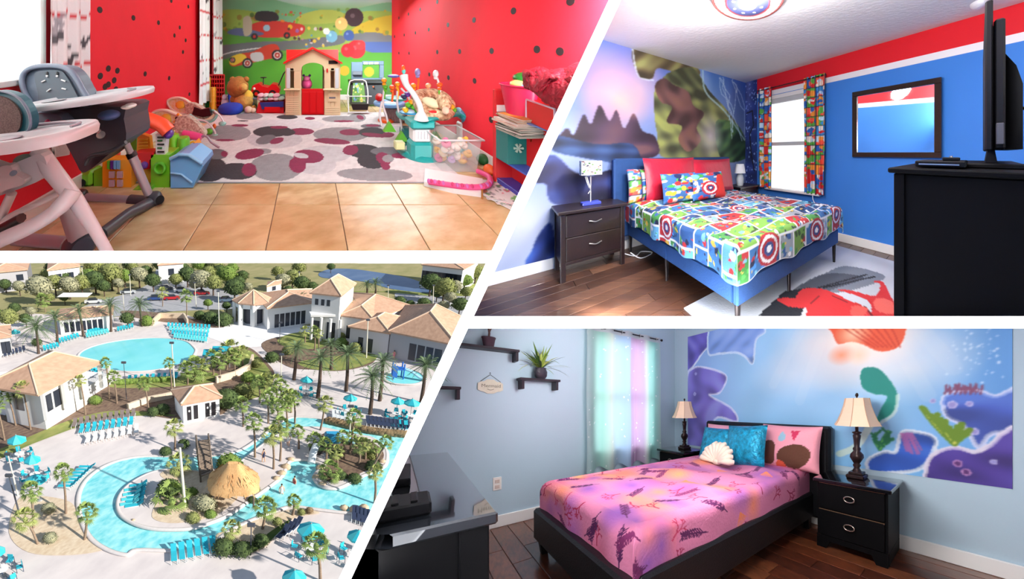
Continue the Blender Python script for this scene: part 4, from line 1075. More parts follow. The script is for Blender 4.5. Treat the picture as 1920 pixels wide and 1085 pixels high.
# pillows (front faces the foot of the bed, toward -x)
FB = rotz(-math.pi / 2)
SEQ = M('teal_sequins', (24, 150, 186), .3, .35, var=.5, vs=26, bump=.6, bs=60)
PNK = M('pink_cotton', (236, 160, 176), .85, var=.08, vs=10)
solo(F4, 'pink_pillow', pillow_mb(.62, .4, .15, seed=6), PNK, 'plain pink pillow behind the left teal sequin cushion', 'pillow', xf=tr(2.56, 2.03, .52) @ FB @ rotx(-.15))
solo(F4, 'teal_cushion', pillow_mb(.46, .36, .14, seed=7), SEQ, 'teal sequin cushion, left of the pair, behind the shell cushion', 'cushion', xf=tr(2.40, 2.06, .54) @ FB @ rotx(-.3))
solo(F4, 'teal_cushion', pillow_mb(.46, .42, .15, seed=8), SEQ, 'larger teal sequin cushion in the middle of the pillows', 'cushion', xf=tr(2.33, 1.62, .53) @ FB @ rotx(-.25) @ roty(-.06))
P = Paint(0, 1, 0, 1, 48, 48, (240, 158, 172))
P.poly([(.1, .1), (.3, .1), (.32, .5), (.2, .62), (.08, .5)], (104, 56, 44)); P.poly([(.4, .12), (.66, .02), (.86, .2), (.9, .45), (.72, .58), (.5, .5), (.38, .35)], (92, 54, 36))
P.poly([(.34, .02), (.5, .02), (.48, .14), (.38, .16)], (220, 90, 60)); P.poly([(.36, .66), (.44, .62), (.5, .72), (.42, .84)], (150, 190, 210)); coral_c = (206, 50, 90)
for k in range(5): P.line([(.64, .66), (.58 + .03 * k, .88)], .012, coral_c)
solo(F4, 'print_pillow', pillow_mb(.6, .42, .16, P.C, 48, seed=9), FABRICP, 'pink pillow with brown blotches and a coral print at the right of the bed', 'pillow', xf=tr(2.55, 1.28, .53) @ FB @ rotx(-.18))
# shell cushion
sh = T(F4, 'shell_cushion', 'cream scallop shell cushion in front of the teal sequin cushions', 'cushion', (2.12, 1.82, .545), abs_=True)
SHL = M('cream_velvet', (232, 214, 196), .8)
xfs = tr(2.17, 1.83, .55) @ FB @ rotx(-.35)
m = MB(); nr = 11
for k in range(nr):
    a = math.radians(-12 + (204) * k / (nr - 1)) if False else math.radians(8 + 164 * k / (nr - 1)); R_ = .2 * (1 + .03 * math.cos(k * math.pi))
    seg = MB(); seg.tube([(0, 0, .02), (R_ * .45 * math.cos(a), -.035, .02 + R_ * .45 * math.sin(a)), (R_ * .85 * math.cos(a), -.03, .02 + R_ * .85 * math.sin(a)), (R_ * math.cos(a), 0, .02 + R_ * math.sin(a))], [.012, .024, .036, .02], 10)
    m.sub(seg, xfs)
for g_ in range(nr): pass
sh.part('ribs', m, SHL)
m = MB(); e_ = MB(); e_.ell((0, 0, .03), (.06, .035, .035), 14, 8); m.sub(e_, xfs); sh.part('hinge', m, SHL)
# nightstands
def black_stand(y0, y1, x0, x1, h, lab, vis=True):
    t = T(F4, 'black_nightstand', lab, 'nightstand', ((x0 + x1) / 2, (y0 + y1) / 2, 0), abs_=True)
    t.part('top', MB().box((x0 - .02, y0 - .025, h - .03), (x1, y1 + .025, h), .006), M('black_polish', (12, 12, 16), .12, coat=.8))
    t.part('carcass', MB().box((x0 + .012, y0, .09), (x1, y1, h - .031), .004), DSK)
    t.part('plinth', MB().prism([(y0, .0), (y0 + .07, 0), (y0 + .1, .06), (y1 - .1, .06), (y1 - .07, 0), (y1, 0), (y1, .1), (y0, .1)], 'x', x0 + .004, x0 + .03), DSK)
    t.part('plinth', MB().box((x0 + .04, y0, 0), (x1, y0 + .02, .09), .002), DSK)
    hh = (h - .03 - .1) / 2
    for k in range(2):
        z = .1 + k * hh; d = t.part('drawer', MB().box((x0, y0 + .018, z + .004), (x0 + .02, y1 - .018, z + hh - .006), .004), DSK)
        t.part('gold_line', MB().box((x0 - .002, y0 + .018, z + hh - .006), (x0 + .006, y1 - .018, z + hh - .002), 0), M('brass_line', (176, 140, 110), .4, .8), parent=d)
        ym, zm = (y0 + y1) / 2, z + hh * .55
        t.part('ring_handle', MB().tube([(x0 - .012, ym + .036 * math.cos(a), zm + .022 * math.sin(a)) for a in [i * math.pi / 10 for i in range(20)]], .005, 8, closed=True), M('nickel', (206, 190, 176), .25, .9), parent=d)
    return t
black_stand(.45, .93, 2.36, 2.765, .55, 'black two drawer nightstand with ring handles on the right of the bed')
black_stand(2.50, 2.98, 2.36, 2.765, .57, 'black nightstand between the pastel curtain and the bed')
SHD = M('linen_shade', (232, 200, 172), .85, emit=.08)
BRZ = M('bronze_turned', (52, 36, 34), .35, .5)
def tlamp(x, y, z0, s_, lab):
    t = T(F4, 'table_lamp', lab, 'table lamp', (x, y, z0), sc_=s_)
    t.part('base', MB().box((-.065, -.065, 0), (.065, .065, .03), .008).box((-.05, -.05, .03), (.05, .05, .05), .008), BRZ)
    t.part('turned_column', MB().lathe([(.035, .05), (.028, .065), (.02, .08), (.03, .1), (.022, .115), (.034, .135), (.05, .165), (.046, .19), (.024, .215), (.03, .235), (.02, .25), (.024, .3), (.03, .34), (.022, .352), (.034, .36), (.034, .368), (.012, .375), (.012, .43)], (0, 0, 0), 20), BRZ)
    prof = [(.17, .42), (.145, .46), (.12, .52), (.1, .58), (.088, .64)]
    t.part('lamp_shade', MB().lathe(prof[::1], (0, 0, 0), 8, smooth=False), SHD)
    for k in range(8):
        a = 2 * math.pi * k / 8; t.part('shade_piping', MB().tube([(r * math.cos(a), r * math.sin(a), z) for r, z in prof], .003, 5), M('shade_piping', (200, 160, 130), .8))
    t.part('finial', MB().ell((0, 0, .665), (.012, .012, .018), 10, 8).cyl((0, 0, .62), (0, 0, .655), .005), BRZ)
tlamp(2.58, .70, .55, 1.0, 'large bronze table lamp with a cream bell shade on the right nightstand')
tlamp(2.58, 2.72, .57, .97, 'bronze table lamp with a cream shade on the far nightstand by the curtain')
# ================================================================== PLAYROOM (red room)
# landscape mural on the back wall (no figures)
P = wallpaint(F1, 'y', YB, X0, X1, .11, 2.2, 320, 190, (110, 160, 74))
P.mixm(np.clip((P.B - 1.75) / .35, 0, 1), (186, 208, 216), 1)
for pts, c in (([(405, 0), (480, -8), (560, 10), (640, 20), (740, 5), (740, 60), (405, 60)], (120, 176, 136)), ([(405, 25), (470, 20), (540, 45), (600, 30), (700, 20), (745, 30), (745, 90), (405, 90)], (150, 178, 84)), ([(560, 30), (600, 18), (640, 22), (640, 40), (560, 45)], (178, 190, 90)),
               ([(660, 55), (700, 35), (745, 32), (745, 85), (660, 75)], (206, 182, 60)), ([(405, 60), (450, 55), (520, 70), (560, 90), (405, 110)], (96, 160, 70))):
    P.poly(pts, c)
P.poly([(405, 88), (440, 82), (480, 78), (540, 76), (600, 70), (640, 66), (640, 82), (560, 92), (470, 98), (430, 108), (405, 112)], (112, 116, 122)); P.line([(408, 106), (440, 96), (500, 88)], .012, (230, 230, 232))
P.poly([(680, 78), (745, 76), (745, 100), (690, 96)], (84, 110, 176)); P.poly([(650, 66), (700, 60), (745, 70), (745, 78), (660, 76)], (120, 124, 130)); P.poly([(405, 115), (500, 100), (745, 98), (745, 210), (405, 210)], (88, 168, 52), 1, False)
P.soft((430, 140), .5, (50, 110, 50), .8); P.soft((720, 160), .4, (60, 130, 50), .7); P.soft((560, 120), .5, (110, 190, 60), .5)
P.noise(.05, 6, 5)
rm = random.Random(5)
for k in range(46): P.disc((rm.choice([rm.uniform(405, 520), rm.uniform(600, 745)]), rm.uniform(18, 62)), rm.uniform(.02, .06), rm.choice([(70, 110, 60), (196, 160, 50), (120, 150, 70), (150, 120, 60)]), .8)
# two toy-like racing cars printed on the mural
P.poly([(466, 52), (480, 42), (510, 38), (560, 44), (572, 52), (560, 66), (500, 70), (470, 64)], (206, 66, 60)); P.poly([(480, 24), (496, 20), (518, 24), (520, 38), (482, 38)], (60, 60, 66)); P.poly([(428, 58), (450, 52), (495, 62), (470, 68), (432, 64)], (96, 110, 150)); P.poly([(456, 34), (470, 32), (472, 60), (458, 66)], (190, 180, 160))
P.disc((500, 52), .07, (160, 200, 220)); P.disc((544, 50), .05, (230, 180, 60))
for x, y in ((477, 68), (538, 66)): P.disc((x, y), .07, (60, 56, 60)); P.disc((x, y), .03, (200, 60, 60))
P.poly([(434, 108), (452, 100), (474, 96), (500, 84), (520, 84), (524, 104), (496, 112), (460, 120), (438, 124), (430, 118)], (206, 70, 52)); P.poly([(434, 106), (452, 100), (462, 108), (440, 122), (430, 116)], (240, 206, 70)); P.poly([(470, 100), (490, 98), (494, 112), (474, 114)], (206, 206, 210))
for x, y, r in ((464, 118, .105), (520, 103, .115), (436, 112, .06)): P.disc((x, y), r, (46, 44, 48)); P.disc((x, y), r * .66, (236, 232, 228)); P.disc((x, y), r * .5, (180, 60, 56)); P.disc((x, y), r * .2, (230, 210, 190))
for k in range(30): P.disc((rm.uniform(536, 615), rm.uniform(52, 86)), rm.uniform(.015, .04), rm.choice([(214, 120, 170), (236, 220, 226), (150, 110, 190), (240, 200, 70), (90, 150, 210), (90, 60, 50)]), .85)
for k in range(16): P.disc((rm.uniform(520, 565), rm.uniform(22, 45)), rm.uniform(.015, .035), rm.choice([(236, 130, 60), (120, 180, 60), (216, 80, 60)]), .85)
# red, black and cream balloon cluster in place of the printed figure
for x, y, r, c in ((664, 32, .19, (70, 52, 60)), (640, 44, .13, (240, 196, 120)), (654, 66, .11, (70, 96, 160)), (668, 92, .19, (214, 42, 52)), (652, 94, .14, (206, 36, 48)), (676, 84, .1, (226, 60, 64)), (622, 68, .12, (120, 176, 204)), (612, 58, .07, (236, 236, 232))): P.disc((x, y), r, c); P.disc((x - 3, y - 3), r * .25, tuple(min(255, v + 60) for v in c), .7)
P.disc((646, 132), .1, (240, 170, 40)); P.disc((692, 134), .1, (246, 186, 40))
P.C = P.blur(1)
mb = MB(); mb.grid(lambda s, t: (X0 + (X1 - X0) * s, YB - .004, .11 + 2.09 * t), P.na, P.nb, P.C)
solo(F1, 'landscape_mural', mb, PAINTED, 'green hills mural with printed racing cars covering the far playroom wall', 'mural', (0, YB, .11), abs_=True)
# stickers: plain round black dots
STK = M('black_vinyl', (34, 14, 20), .6)
dots_r = [(820, 3), (788, 17), (766, 26), (748, 33), (963, 20), (889, 37), (840, 46), (804, 55), (779, 61), (758, 65), (740, 68), (1070, 2), (1007, 92), (922, 95), (862, 96), (820, 97), (767, 99), (748, 99), (890, 151), (841, 145), (805, 139), (921, 224), (1050, 96), (985, 160)]
dots_l = [(187, 18), (250, 33), (297, 42), (321, 1), (337, 51), (327, 66), (348, 75), (343, 97), (203, 128), (220, 132), (188, 142), (214, 150), (197, 162), (217, 167), (272, 138), (317, 146), (203, 158), (353, 12), (355, 176)]
for i, (u, v) in enumerate(sorted(dots_r)):
    p = F1.pt(u, v, 'x', X1); 
    if p[1] > 1.0: solo(F1, 'wall_sticker', MB().lathe([(.029, 0), (.029, .002)], (0, 0, 0), 16), STK, 'black dot sticker on the right red wall, ' + nth(i, 'left'), 'sticker', group='black dot stickers on the right red wall', xf=tr(X1 - .0005, p[1], p[2]) @ roty(-math.pi / 2))
for i, (u, v) in enumerate(sorted(dots_l)):
    p = F1.pt(u, v, 'x', X0)
    solo(F1, 'wall_sticker', MB().lathe([(.029, 0), (.029, .002)], (0, 0, 0), 16), STK, 'black dot sticker between the white curtains, ' + nth(i, 'left'), 'sticker', group='black dot stickers on the left red wall', xf=tr(X0 + .0005, p[1], p[2]) @ roty(math.pi / 2))
# curtains left
def dotcurtain(y0, y1, z0, lab, seed, waves):
    P = Paint(0, 1, 0, 1, 90, 120, (232, 234, 236)); r = random.Random(seed)
    for z in (.14, .33, .52, .71, .9): P.mixm((abs(P.B - z - .01 * np.sin(P.A * 20)) < .006).astype(float), (206, 50, 60))
    for k in range(14):
        x, y = r.random(), r.random(); c = r.choice([(60, 62, 68), (150, 152, 160), (40, 40, 46)]); P.disc((x, y), .05, c, .8, .018); P.disc((x + .07, y + .02), .04, c, .8, .014)
    solo(F1, 'patterned_curtain', curtain_mb(y0, y1, z0, 2.3, X0 + .07, .035, waves, 90, 60, P.C[::2], 'x', seed), FABRICP, lab, 'curtain', (X0 + .07, (y0 + y1) / 2, z0), abs_=True)
dotcurtain(1.80, 2.13, .35, 'white curtain with black and grey dots and red lines beside the near window', 1, 3)
dotcurtain(4.30, 4.75, .16, 'narrow white dotted curtain in the far left corner, left strip', 2, 3)
dotcurtain(4.85, 5.36, .16, 'narrow white dotted curtain with a red edge next to the mural', 3, 3)
# rug
rx0, rx1, ry0, ry1 = -1.46, 1.30, 2.2, 4.46
P = Paint(rx0, rx1, ry0, ry1, 260, 210, (212, 210, 210), conv=lambda p: tuple(F1.pt(p[0], p[1])[:2]))
GR, LG, BK, MG = (140, 140, 144), (190, 190, 194), (44, 42, 50), (128, 24, 70)
def Z4(x, y): return (360 + x * .27656, 180 + y * .27656)     # points measured in a crop of the photo
def E(x, y, rx, ry, c, rot=0): P.poly([Z4(*q) for q in ellp(x, y, rx, ry, rot)], c, 1, False)
E(240, 255, 160, 55, GR); E(560, 300, 190, 60, LG); E(390, 140, 90, 24, GR); E(1120, 150, 60, 30, GR); E(1010, 160, 130, 22, GR); E(1010, 265, 190, 50, GR); E(640, 200, 260, 40, (202, 202, 206)); E(840, 470, 140, 70, LG); E(570, 490, 180, 95, GR); E(480, 380, 60, 20, GR); E(1240, 540, 260, 45, GR, 2); E(900, 400, 180, 60, LG); E(1360, 230, 100, 24, LG)
E(645, 146, 72, 15, BK); E(800, 155, 34, 10, MG); E(1030, 174, 70, 7, MG); E(1140, 148, 26, 14, MG, 20); E(325, 203, 58, 9, MG); E(225, 304, 65, 8, MG); E(345, 172, 40, 4, BK)
E(545, 245, 132, 38, BK, -2); E(590, 216, 60, 10, MG); E(740, 245, 88, 24, MG); E(640, 250, 60, 25, BK); E(500, 300, 70, 30, (104, 104, 110), -15); E(575, 308, 50, 20, MG, -15)
E(950, 312, 125, 20, MG, 4); E(1215, 208, 72, 16, (104, 104, 110)); E(1225, 204, 50, 8, MG); E(1075, 250, 76, 22, MG); E(1220, 250, 90, 34, BK); E(1240, 270, 90, 14, MG, 6); E(1330, 268, 42, 18, MG)
E(1170, 382, 130, 50, BK, 6); E(1075, 372, 54, 34, MG, -8); E(1230, 440, 110, 60, BK); E(1330, 380, 120, 30, (104, 104, 110)); E(1300, 430, 56, 40, MG, 25); E(1330, 430, 40, 26, GR); E(1310, 480, 36, 26, MG, 30); E(1420, 410, 70, 20, MG)
E(390, 400, 102, 34, MG, -10); E(790, 415, 104, 46, MG, 4); E(715, 475, 60, 52, MG, 20); E(740, 410, 50, 18, LG, 10)
E(110, 500, 130, 90, BK); E(170, 400, 74, 36, (104, 104, 110)); E(220, 398, 24, 20, MG); E(300, 518, 140, 58, BK); E(388, 506, 50, 46, MG, 0)
P.noise(.035, 30, 8)
rg = T(F1, 'area_rug', 'large grey rug with overlapping black and magenta circles on the tiled floor', 'rug', (0, 3.3, 0), abs_=True)
mb = MB(); mb.grid(lambda s, t: (rx0 + (rx1 - rx0) * s, ry0 + (ry1 - ry0) * t, .0125), 260, 210, P.C)
rg.part('pile', mb, FABRICP); rg.part('backing', MB().box((rx0, ry0, 0), (rx1, ry1, .012), .003), MATS['rug_backing'])
# ---------------- plastics
def PL(n, c, r=.35, **k): return M('plastic_' + n, c, r, **k)
CRM = PL('cream', (222, 204, 164), .5); RDP = PL('red', (206, 22, 28)); ROOF = PL('roof_red', (224, 34, 30), .4); GRN = PL('green', (96, 186, 44)); DGR = PL('dark_green', (24, 110, 50)); YEL = PL('yellow', (246, 190, 40)); ORG = PL('orange', (244, 104, 36)); ORY = PL('amber', (246, 160, 30)); BLU = PL('blue', (24, 60, 190)); SKY = PL('sky_blue', (116, 178, 232)); TEA = PL('teal', (22, 160, 158)); TEL = PL('light_teal', (96, 206, 196)); PNKP = PL('pink', (236, 84, 150)); PUR = PL('purple', (96, 50, 150)); WHT = PL('white', (236, 236, 236)); LGR = PL('light_grey', (196, 198, 204)); MGR = PL('mid_grey', (104, 112, 126)); CHR = PL('charcoal', (58, 62, 72), .45); BLKP = PL('black', (22, 22, 26)); BRNP = M('brown_plush', (170, 112, 50), .95, bump=.6, bs=60, var=.2, vs=14); TAN = M('tan_plush', (206, 164, 84), .95, bump=.6, bs=60, var=.2, vs=14); TUBE = M('white_tube', (226, 228, 232), .25)
# ---------------- playhouse
hx0, hx1, hy = -.385, .495, 4.26; hd = .62
ph = T(F1, 'playhouse', 'cream plastic playhouse with a red roof and red half door in front of the mural', 'playhouse', ((hx0 + hx1) / 2, hy, 0), abs_=True)
def hp(u, v): q = F1.pt(u, v, 'y', hy); return (q[0], q[2])
dz0 = .3; hz = hp(535, 114)[1]; xm = (hx0 + hx1) / 2; zp = hp(585, 90)[1]
ax0, ax1, az = hp(565, 0)[0], hp(608, 0)[0], hp(585, 117)[1]
arch = [(ax0, 0), (ax0, az - .1)] + [((ax0 + ax1) / 2 + (ax1 - ax0) / 2 * math.cos(a), az - .1 + .1 * math.sin(a)) for a in [math.pi - i * math.pi / 10 for i in range(1, 10)]] + [(ax1, az - .1), (ax1, 0)]
wz0_, wz1_ = hp(0, 165)[1], hp(0, 127)[1]
for side, x0_, x1_, sx in ((0, hx0, ax0, 1), (1, ax1, hx1, -1)):
    wl0, wl1 = (hp(544, 0)[0], hp(551, 0)[0]) if side == 0 else (hp(620, 0)[0], hp(627, 0)[0])
    m = MB().box((x0_, hy, 0), (wl0, hy + .05, az - .13)).box((wl1, hy, 0), (x1_, hy + .05, az - .13)).box((wl0, hy, 0), (wl1, hy + .05, wz0_)).box((wl0, hy, wz1_), (wl1, hy + .05, az - .13))
    ph.part('front_panel', m, CRM)
    for k in range(9): ph.part('siding_board', MB().box((x0_ + .01, hy - .006, .02 + k * .034), (x1_ - .03 if side == 0 else x1_ - .01, hy, .05 + k * .034), .003), CRM) if side == 0 or k < 4 else None
    sx0, sx1 = (hp(537, 0)[0], hp(544, 0)[0]) if side == 0 else (hp(628, 0)[0], hp(635, 0)[0])
    ph.part('shutter', MB().box((sx0, hy - .016, wz0_), (sx1, hy, wz1_), .004), PL('shutter_white', (206, 216, 220)))
    ph.part('window_ledge', MB().box((x0_ - .02, hy - .04, wz0_ - .03), (x1_ - .02 if side == 0 else x1_ + .02, hy + .01, wz0_ - .005), .006), CRM)
az_ = az - .13
ph.part('gable', MB().prism([(hx0, az - .13), (ax0, az - .13)] + arch[2:-2] + [(ax1, az - .13), (hx1, az - .13), (hx1, hz - .03), (xm, zp - .02), (hx0, hz - .03)], 'y', hy, hy + .05), CRM)
for s_ in (-1, 1):
    e0 = hx0 - .03 if s_ < 0 else hx1 + .03
    ph.part('roof_slope', MB().prism([(e0, hz - .05), (e0, hz - .02), (xm, zp + .02), (xm, zp - .012)], 'y', hy - .03, hy + hd), ROOF)
    ph.part('side_wall', MB().box((hx0 if s_ < 0 else hx1 - .05, hy + .05, 0), (hx0 + .05 if s_ < 0 else hx1, hy + hd, hz - .03), .004), CRM)
ph.part('rear_roof', MB().prism([(hx0 - .03, hz - .02), (hx0 - .03, hp(0, 94)[1]), (hx1 + .03, hp(0, 94)[1]), (hx1 + .03, hz - .02)], 'y', hy + hd - .05, hy + hd), ROOF)
for a_, b_ in ((hx0, ax0), (ax1, hx1)): ph.part('rear_panel', MB().box((a_, hy + hd - .1, 0), (b_, hy + hd - .06, az), .004), CRM)
ph.part('rear_low_panel', MB().box((ax0, hy + hd - .1, 0), (ax1, hy + hd - .06, dz0), .004), CRM)
dz = hp(0, 166)[1]
dr = ph.part('half_door', MB().box((ax0 + .004, hy + .005, .02), (ax1 - .004, hy + .035, dz), .008), RDP)
for k in range(3): ph.part('door_panel', MB().box((ax0 + .02 + k * .115, hy - .004, .05), (ax0 + .115 + k * .115, hy + .004, dz - .05), .004), RDP, parent=dr)
ph.part('mail_slot', MB().box((hp(617, 0)[0], hy - .01, hp(0, 184)[1]), (hp(629, 0)[0], hy, hp(0, 181)[1]), .002), MGR)
ph.part('mailbox', MB().box((hp(615, 0)[0], hy - .008, hp(0, 190)[1]), (hp(631, 0)[0], hy, hp(0, 173)[1]), .01), CRM)
ph.part('name_plate', MB().box((hp(616, 0)[0], hy - .008, hp(0, 119)[1]), (hp(633, 0)[0], hy, hp(0, 113)[1]), .004), BLKP)
ph.part('doorbell', MB().box((hp(612, 0)[0], hy - .008, hp(0, 135)[1]), (hp(615, 0)[0], hy, hp(0, 128)[1]), .002), RDP)
t = T(F1, 'plush_toy', 'pink plush toy looking out over the red half door of the playhouse', 'plush toy', (-.02, 4.4, .42), abs_=True)
q = F1.pt(575, 155, 'y', 4.4)
t.part('body', MB().ell((q[0], 4.42, q[2] - .02), (.09, .08, .1), 14, 10), PNKP); t.part('head', MB().ell((q[0], 4.4, q[2] + .07), (.06, .06, .05), 12, 8), M('rose_plush', (236, 120, 170), .9)); t.part('ear', MB().ell((q[0] - .05, 4.42, q[2] + .12), .022, 8, 6).ell((q[0] + .05, 4.42, q[2] + .12), .022, 8, 6), PUR)
# ---------------- helpers to place by photo point on a depth plane
def at(u, v, y): q = F1.pt(u, v, 'y', y); return (float(q[0]), y, float(q[2]))
# red rack, tubes by the far left
y = 4.75
k_ = T(F1, 'red_lattice_rack', 'red plastic lattice game rack standing by the far left curtain', 'rack', at(405, 200, y), abs_=True)
a, b = at(393, 205, y), at(420, 140, y); m = MB(); nx, nz = 6, 8
for i in range(nx + 1): xx = a[0] + (b[0] - a[0]) * i / nx; m.box((xx - .008, y, a[2]), (xx + .008, y + .03, b[2]), .002)
for i in range(nz + 1): zz = a[2] + (b[2] - a[2]) * i / nz; m.box((a[0], y - .002, zz - .012), (b[0], y + .032, zz + .012), .002)
k_.part('lattice', m, RDP); k_.part('back_sheet', MB().box((a[0], y + .034, a[2]), (b[0], y + .04, b[2]), 0), PL('deep_red', (150, 14, 20)))
for u, v0, v1, r, mt, lab, yy in ((400, 207, 163, .045, ORY, 'tall orange toy tube in front of the red lattice rack', 4.6), (376, 203, 185, .05, YEL, 'short yellow toy tube at the foot of the far curtain', 4.6), (430, 195, 153, .03, BLU, 'thin dark blue tube between the red rack and the plush lion', 4.9)):
    a = at(u, v0, yy); b = at(u, v1, yy); tt = T(F1, 'toy_tube', lab, 'toy', a, abs_=True)
    tt.part('tube', MB().cyl((a[0], yy, max(0, a[2])), (a[0], yy, b[2]), r, n=16), mt); n_ = 4
    for k in range(n_): zz = max(0, a[2]) + (b[2] - max(0, a[2])) * (k + .5) / n_; tt.part('ring', MB().lathe([(r * 1.12, -.012), (r * 1.12, .012)], (a[0], yy, zz), 16), mt)
a = at(388, 205, 4.7); b = at(388, 144, 4.7)
tt = T(F1, 'green_board', 'tall dark green toy panel leaning beside the red lattice rack', 'toy', a, abs_=True); tt.part('panel', MB().box((a[0] - .05, 4.68, 0), (a[0] + .05, 4.72, b[2]), .01), DGR); tt.part('edge_strip', MB().box((a[0] + .05, 4.675, 0), (a[0] + .06, 4.725, b[2]), .003), YEL)
# bean bag, lion
a = at(431, 216, 4.35); m = MB().ell((a[0], 4.4, .085), (.2, .16, .095), 18, 12, p=.8, wob=.03); solo(F1, 'blue_bean_bag', m, M('blue_cloth', (22, 58, 176), .8, bump=.4, bs=12), 'small royal blue bean bag on the floor in front of the plush lion', 'bean bag', (a[0], 4.4, 0), abs_=True)
t = T(F1, 'plush_lion', 'large golden brown plush lion sitting left of the toy car', 'plush toy', at(455, 210, 4.55), abs_=True)
for nm, u, v, r, mt in (('head', 448, 158, .15, BRNP), ('mane', 446, 163, .19, BRNP), ('body', 458, 188, .17, TAN), ('paw', 440, 186, .08, BRNP), ('paw', 472, 203, .08, TAN), ('paw', 445, 205, .09, TAN), ('belly', 462, 180, .12, PL('gold', (232, 184, 70), .9)), ('muzzle', 456, 164, .08, TAN), ('ear', 436, 148, .05, BRNP), ('ear', 462, 148, .05, BRNP)):
    a = at(u, v, 4.6 if nm != 'muzzle' else 4.5); t.part(nm, MB().ell(a, (r, r * .8, r * .95), 14, 10, wob=.04), mt)
a = at(468, 207, 4.5); solo(F1, 'plush_toy', MB().ell((a[0], 4.42, .06), (.07, .06, .06), 12, 8).ell((a[0] + .08, 4.42, .05), (.05, .05, .045), 10, 7), M('cream_plush', (226, 206, 180), .95), 'small cream plush toy lying at the feet of the plush lion', 'plush toy', (a[0], 4.42, 0), abs_=True)
a = at(422, 192, 4.6); solo(F1, 'plush_toy', MB().ell(a, (.07, .06, .09), 12, 8).ell((a[0], 4.58, a[2] + .1), (.05, .05, .05), 10, 7), M('lilac_plush', (196, 186, 206), .95), 'small lilac plush toy above the blue bean bag', 'plush toy', a, abs_=True)
# ride-on car on a grey stand
yc = 4.62
st = T(F1, 'grey_toy_stand', 'low blue-grey shelf carrying the red ride-on car', 'stand', at(505, 205, yc), abs_=True)
a, b = at(473, 0, yc)[0], at(532, 0, yc)[0]; zt = at(0, 182, yc)[2]
st.part('top_board', MB().box((a, yc - .05, zt - .03), (b, yc + .3, zt), .005), PL('slate', (90, 112, 146))); 
for xx in (a, b - .03): st.part('end_board', MB().box((xx, yc - .04, 0), (xx + .03, yc + .3, zt - .03), .004), PL('slate2', (70, 88, 116)))
car = T(F1, 'ride_on_car', 'red toy ride-on car with black wheels left of the playhouse', 'toy car', at(500, 182, yc), abs_=True)
cx0, cx1 = at(470, 0, yc)[0], at(524, 0, yc)[0]; L = cx1 - cx0; z0 = zt
prof = [(cx0, z0 + .09), (cx0 + .03, z0 + .2), (cx0 + .14, z0 + .24), (cx0 + .2, z0 + .19), (cx0 + .3, z0 + .17), (cx0 + .36, z0 + .23), (cx0 + .44, z0 + .22), (cx1, z0 + .15), (cx1, z0 + .08), (cx1 - .05, z0 + .05), (cx0 + .05, z0 + .05)]
car.part('body', MB().prism(prof, 'y', yc, yc + .24), RDP)
for xx in (cx0 + .1, cx1 - .12):
    for yy in (yc - .02, yc + .22): w_ = car.part('wheel', MB().cyl((xx, yy, z0 + .065), (xx, yy + .045, z0 + .065), .065, n=18), BLKP); car.part('hub', MB().cyl((xx, yy - .006, z0 + .065), (xx, yy, z0 + .065), .03, n=12), RDP, parent=w_)
car.part('headlight', MB().ell((cx0 + .06, yc - .004, z0 + .15), (.025, .012, .025), 12, 8), WHT)
car.part('steering_wheel', MB().tube([(cx0 + .2 + .05 * math.cos(k * math.pi / 6), yc + .12 + .02 * math.sin(k * math.pi / 6), z0 + .33) for k in range(12)], .01, 6, closed=True).cyl((cx0 + .2, yc + .12, z0 + .2), (cx0 + .2, yc + .12, z0 + .33), .01), BLKP)
car.part('push_handle', MB().tube([(cx1 - .05, yc + .12, z0 + .15), (cx1 + .06, yc + .12, z0 + .4), (cx1 + .1, yc + .12, z0 + .44)], .012, 8), BLKP)
# red/blue bin of soft clothes
yb = 4.38
bn = T(F1, 'toy_bin', 'red and blue fabric bin heaped with pastel cloths left of the playhouse', 'bin', at(505, 213, yb), abs_=True)
a, b = at(480, 0, yb)[0], at(532, 0, yb)[0]; zt2 = at(0, 192, yb)[2]
bn.part('front', MB().prism([(a, .02), (a + .04, .18), (b, .2), (b, 0), (a + .1, 0)], 'y', yb, yb + .3), M('red_cloth', (196, 24, 40), .8, var=.2, vs=10))
bn.part('blue_band', MB().prism([(a + .06, .19), (b, .21), (b, .12), (a + .1, .08)], 'y', yb - .01, yb), M('navy_cloth', (30, 50, 130), .8)); bn.part('red_emblem_panel', MB().box((a + .14, yb - .016, .03), (b - .06, yb - .008, .12), .01), RDP)
for k in range(9):
    solo(F1, 'folded_cloth', MB().ell((a + .06 + (k % 5) * .085, yb + .12, .235 + .05 * (k // 5)), (.07, .1, .035), 10, 6, wob=.12, seed=k), [M('pastel_%d' % q, c, .9) for q, c in enumerate([(226, 214, 216), (180, 226, 208), (236, 190, 206)])][k % 3], 'crumpled pastel cloth heaped in the red and blue bin', 'cloth', (a + .06 + (k % 5) * .085, yb + .12, .22 + .05 * (k // 5)), group='pastel cloths in the bin', abs_=True)
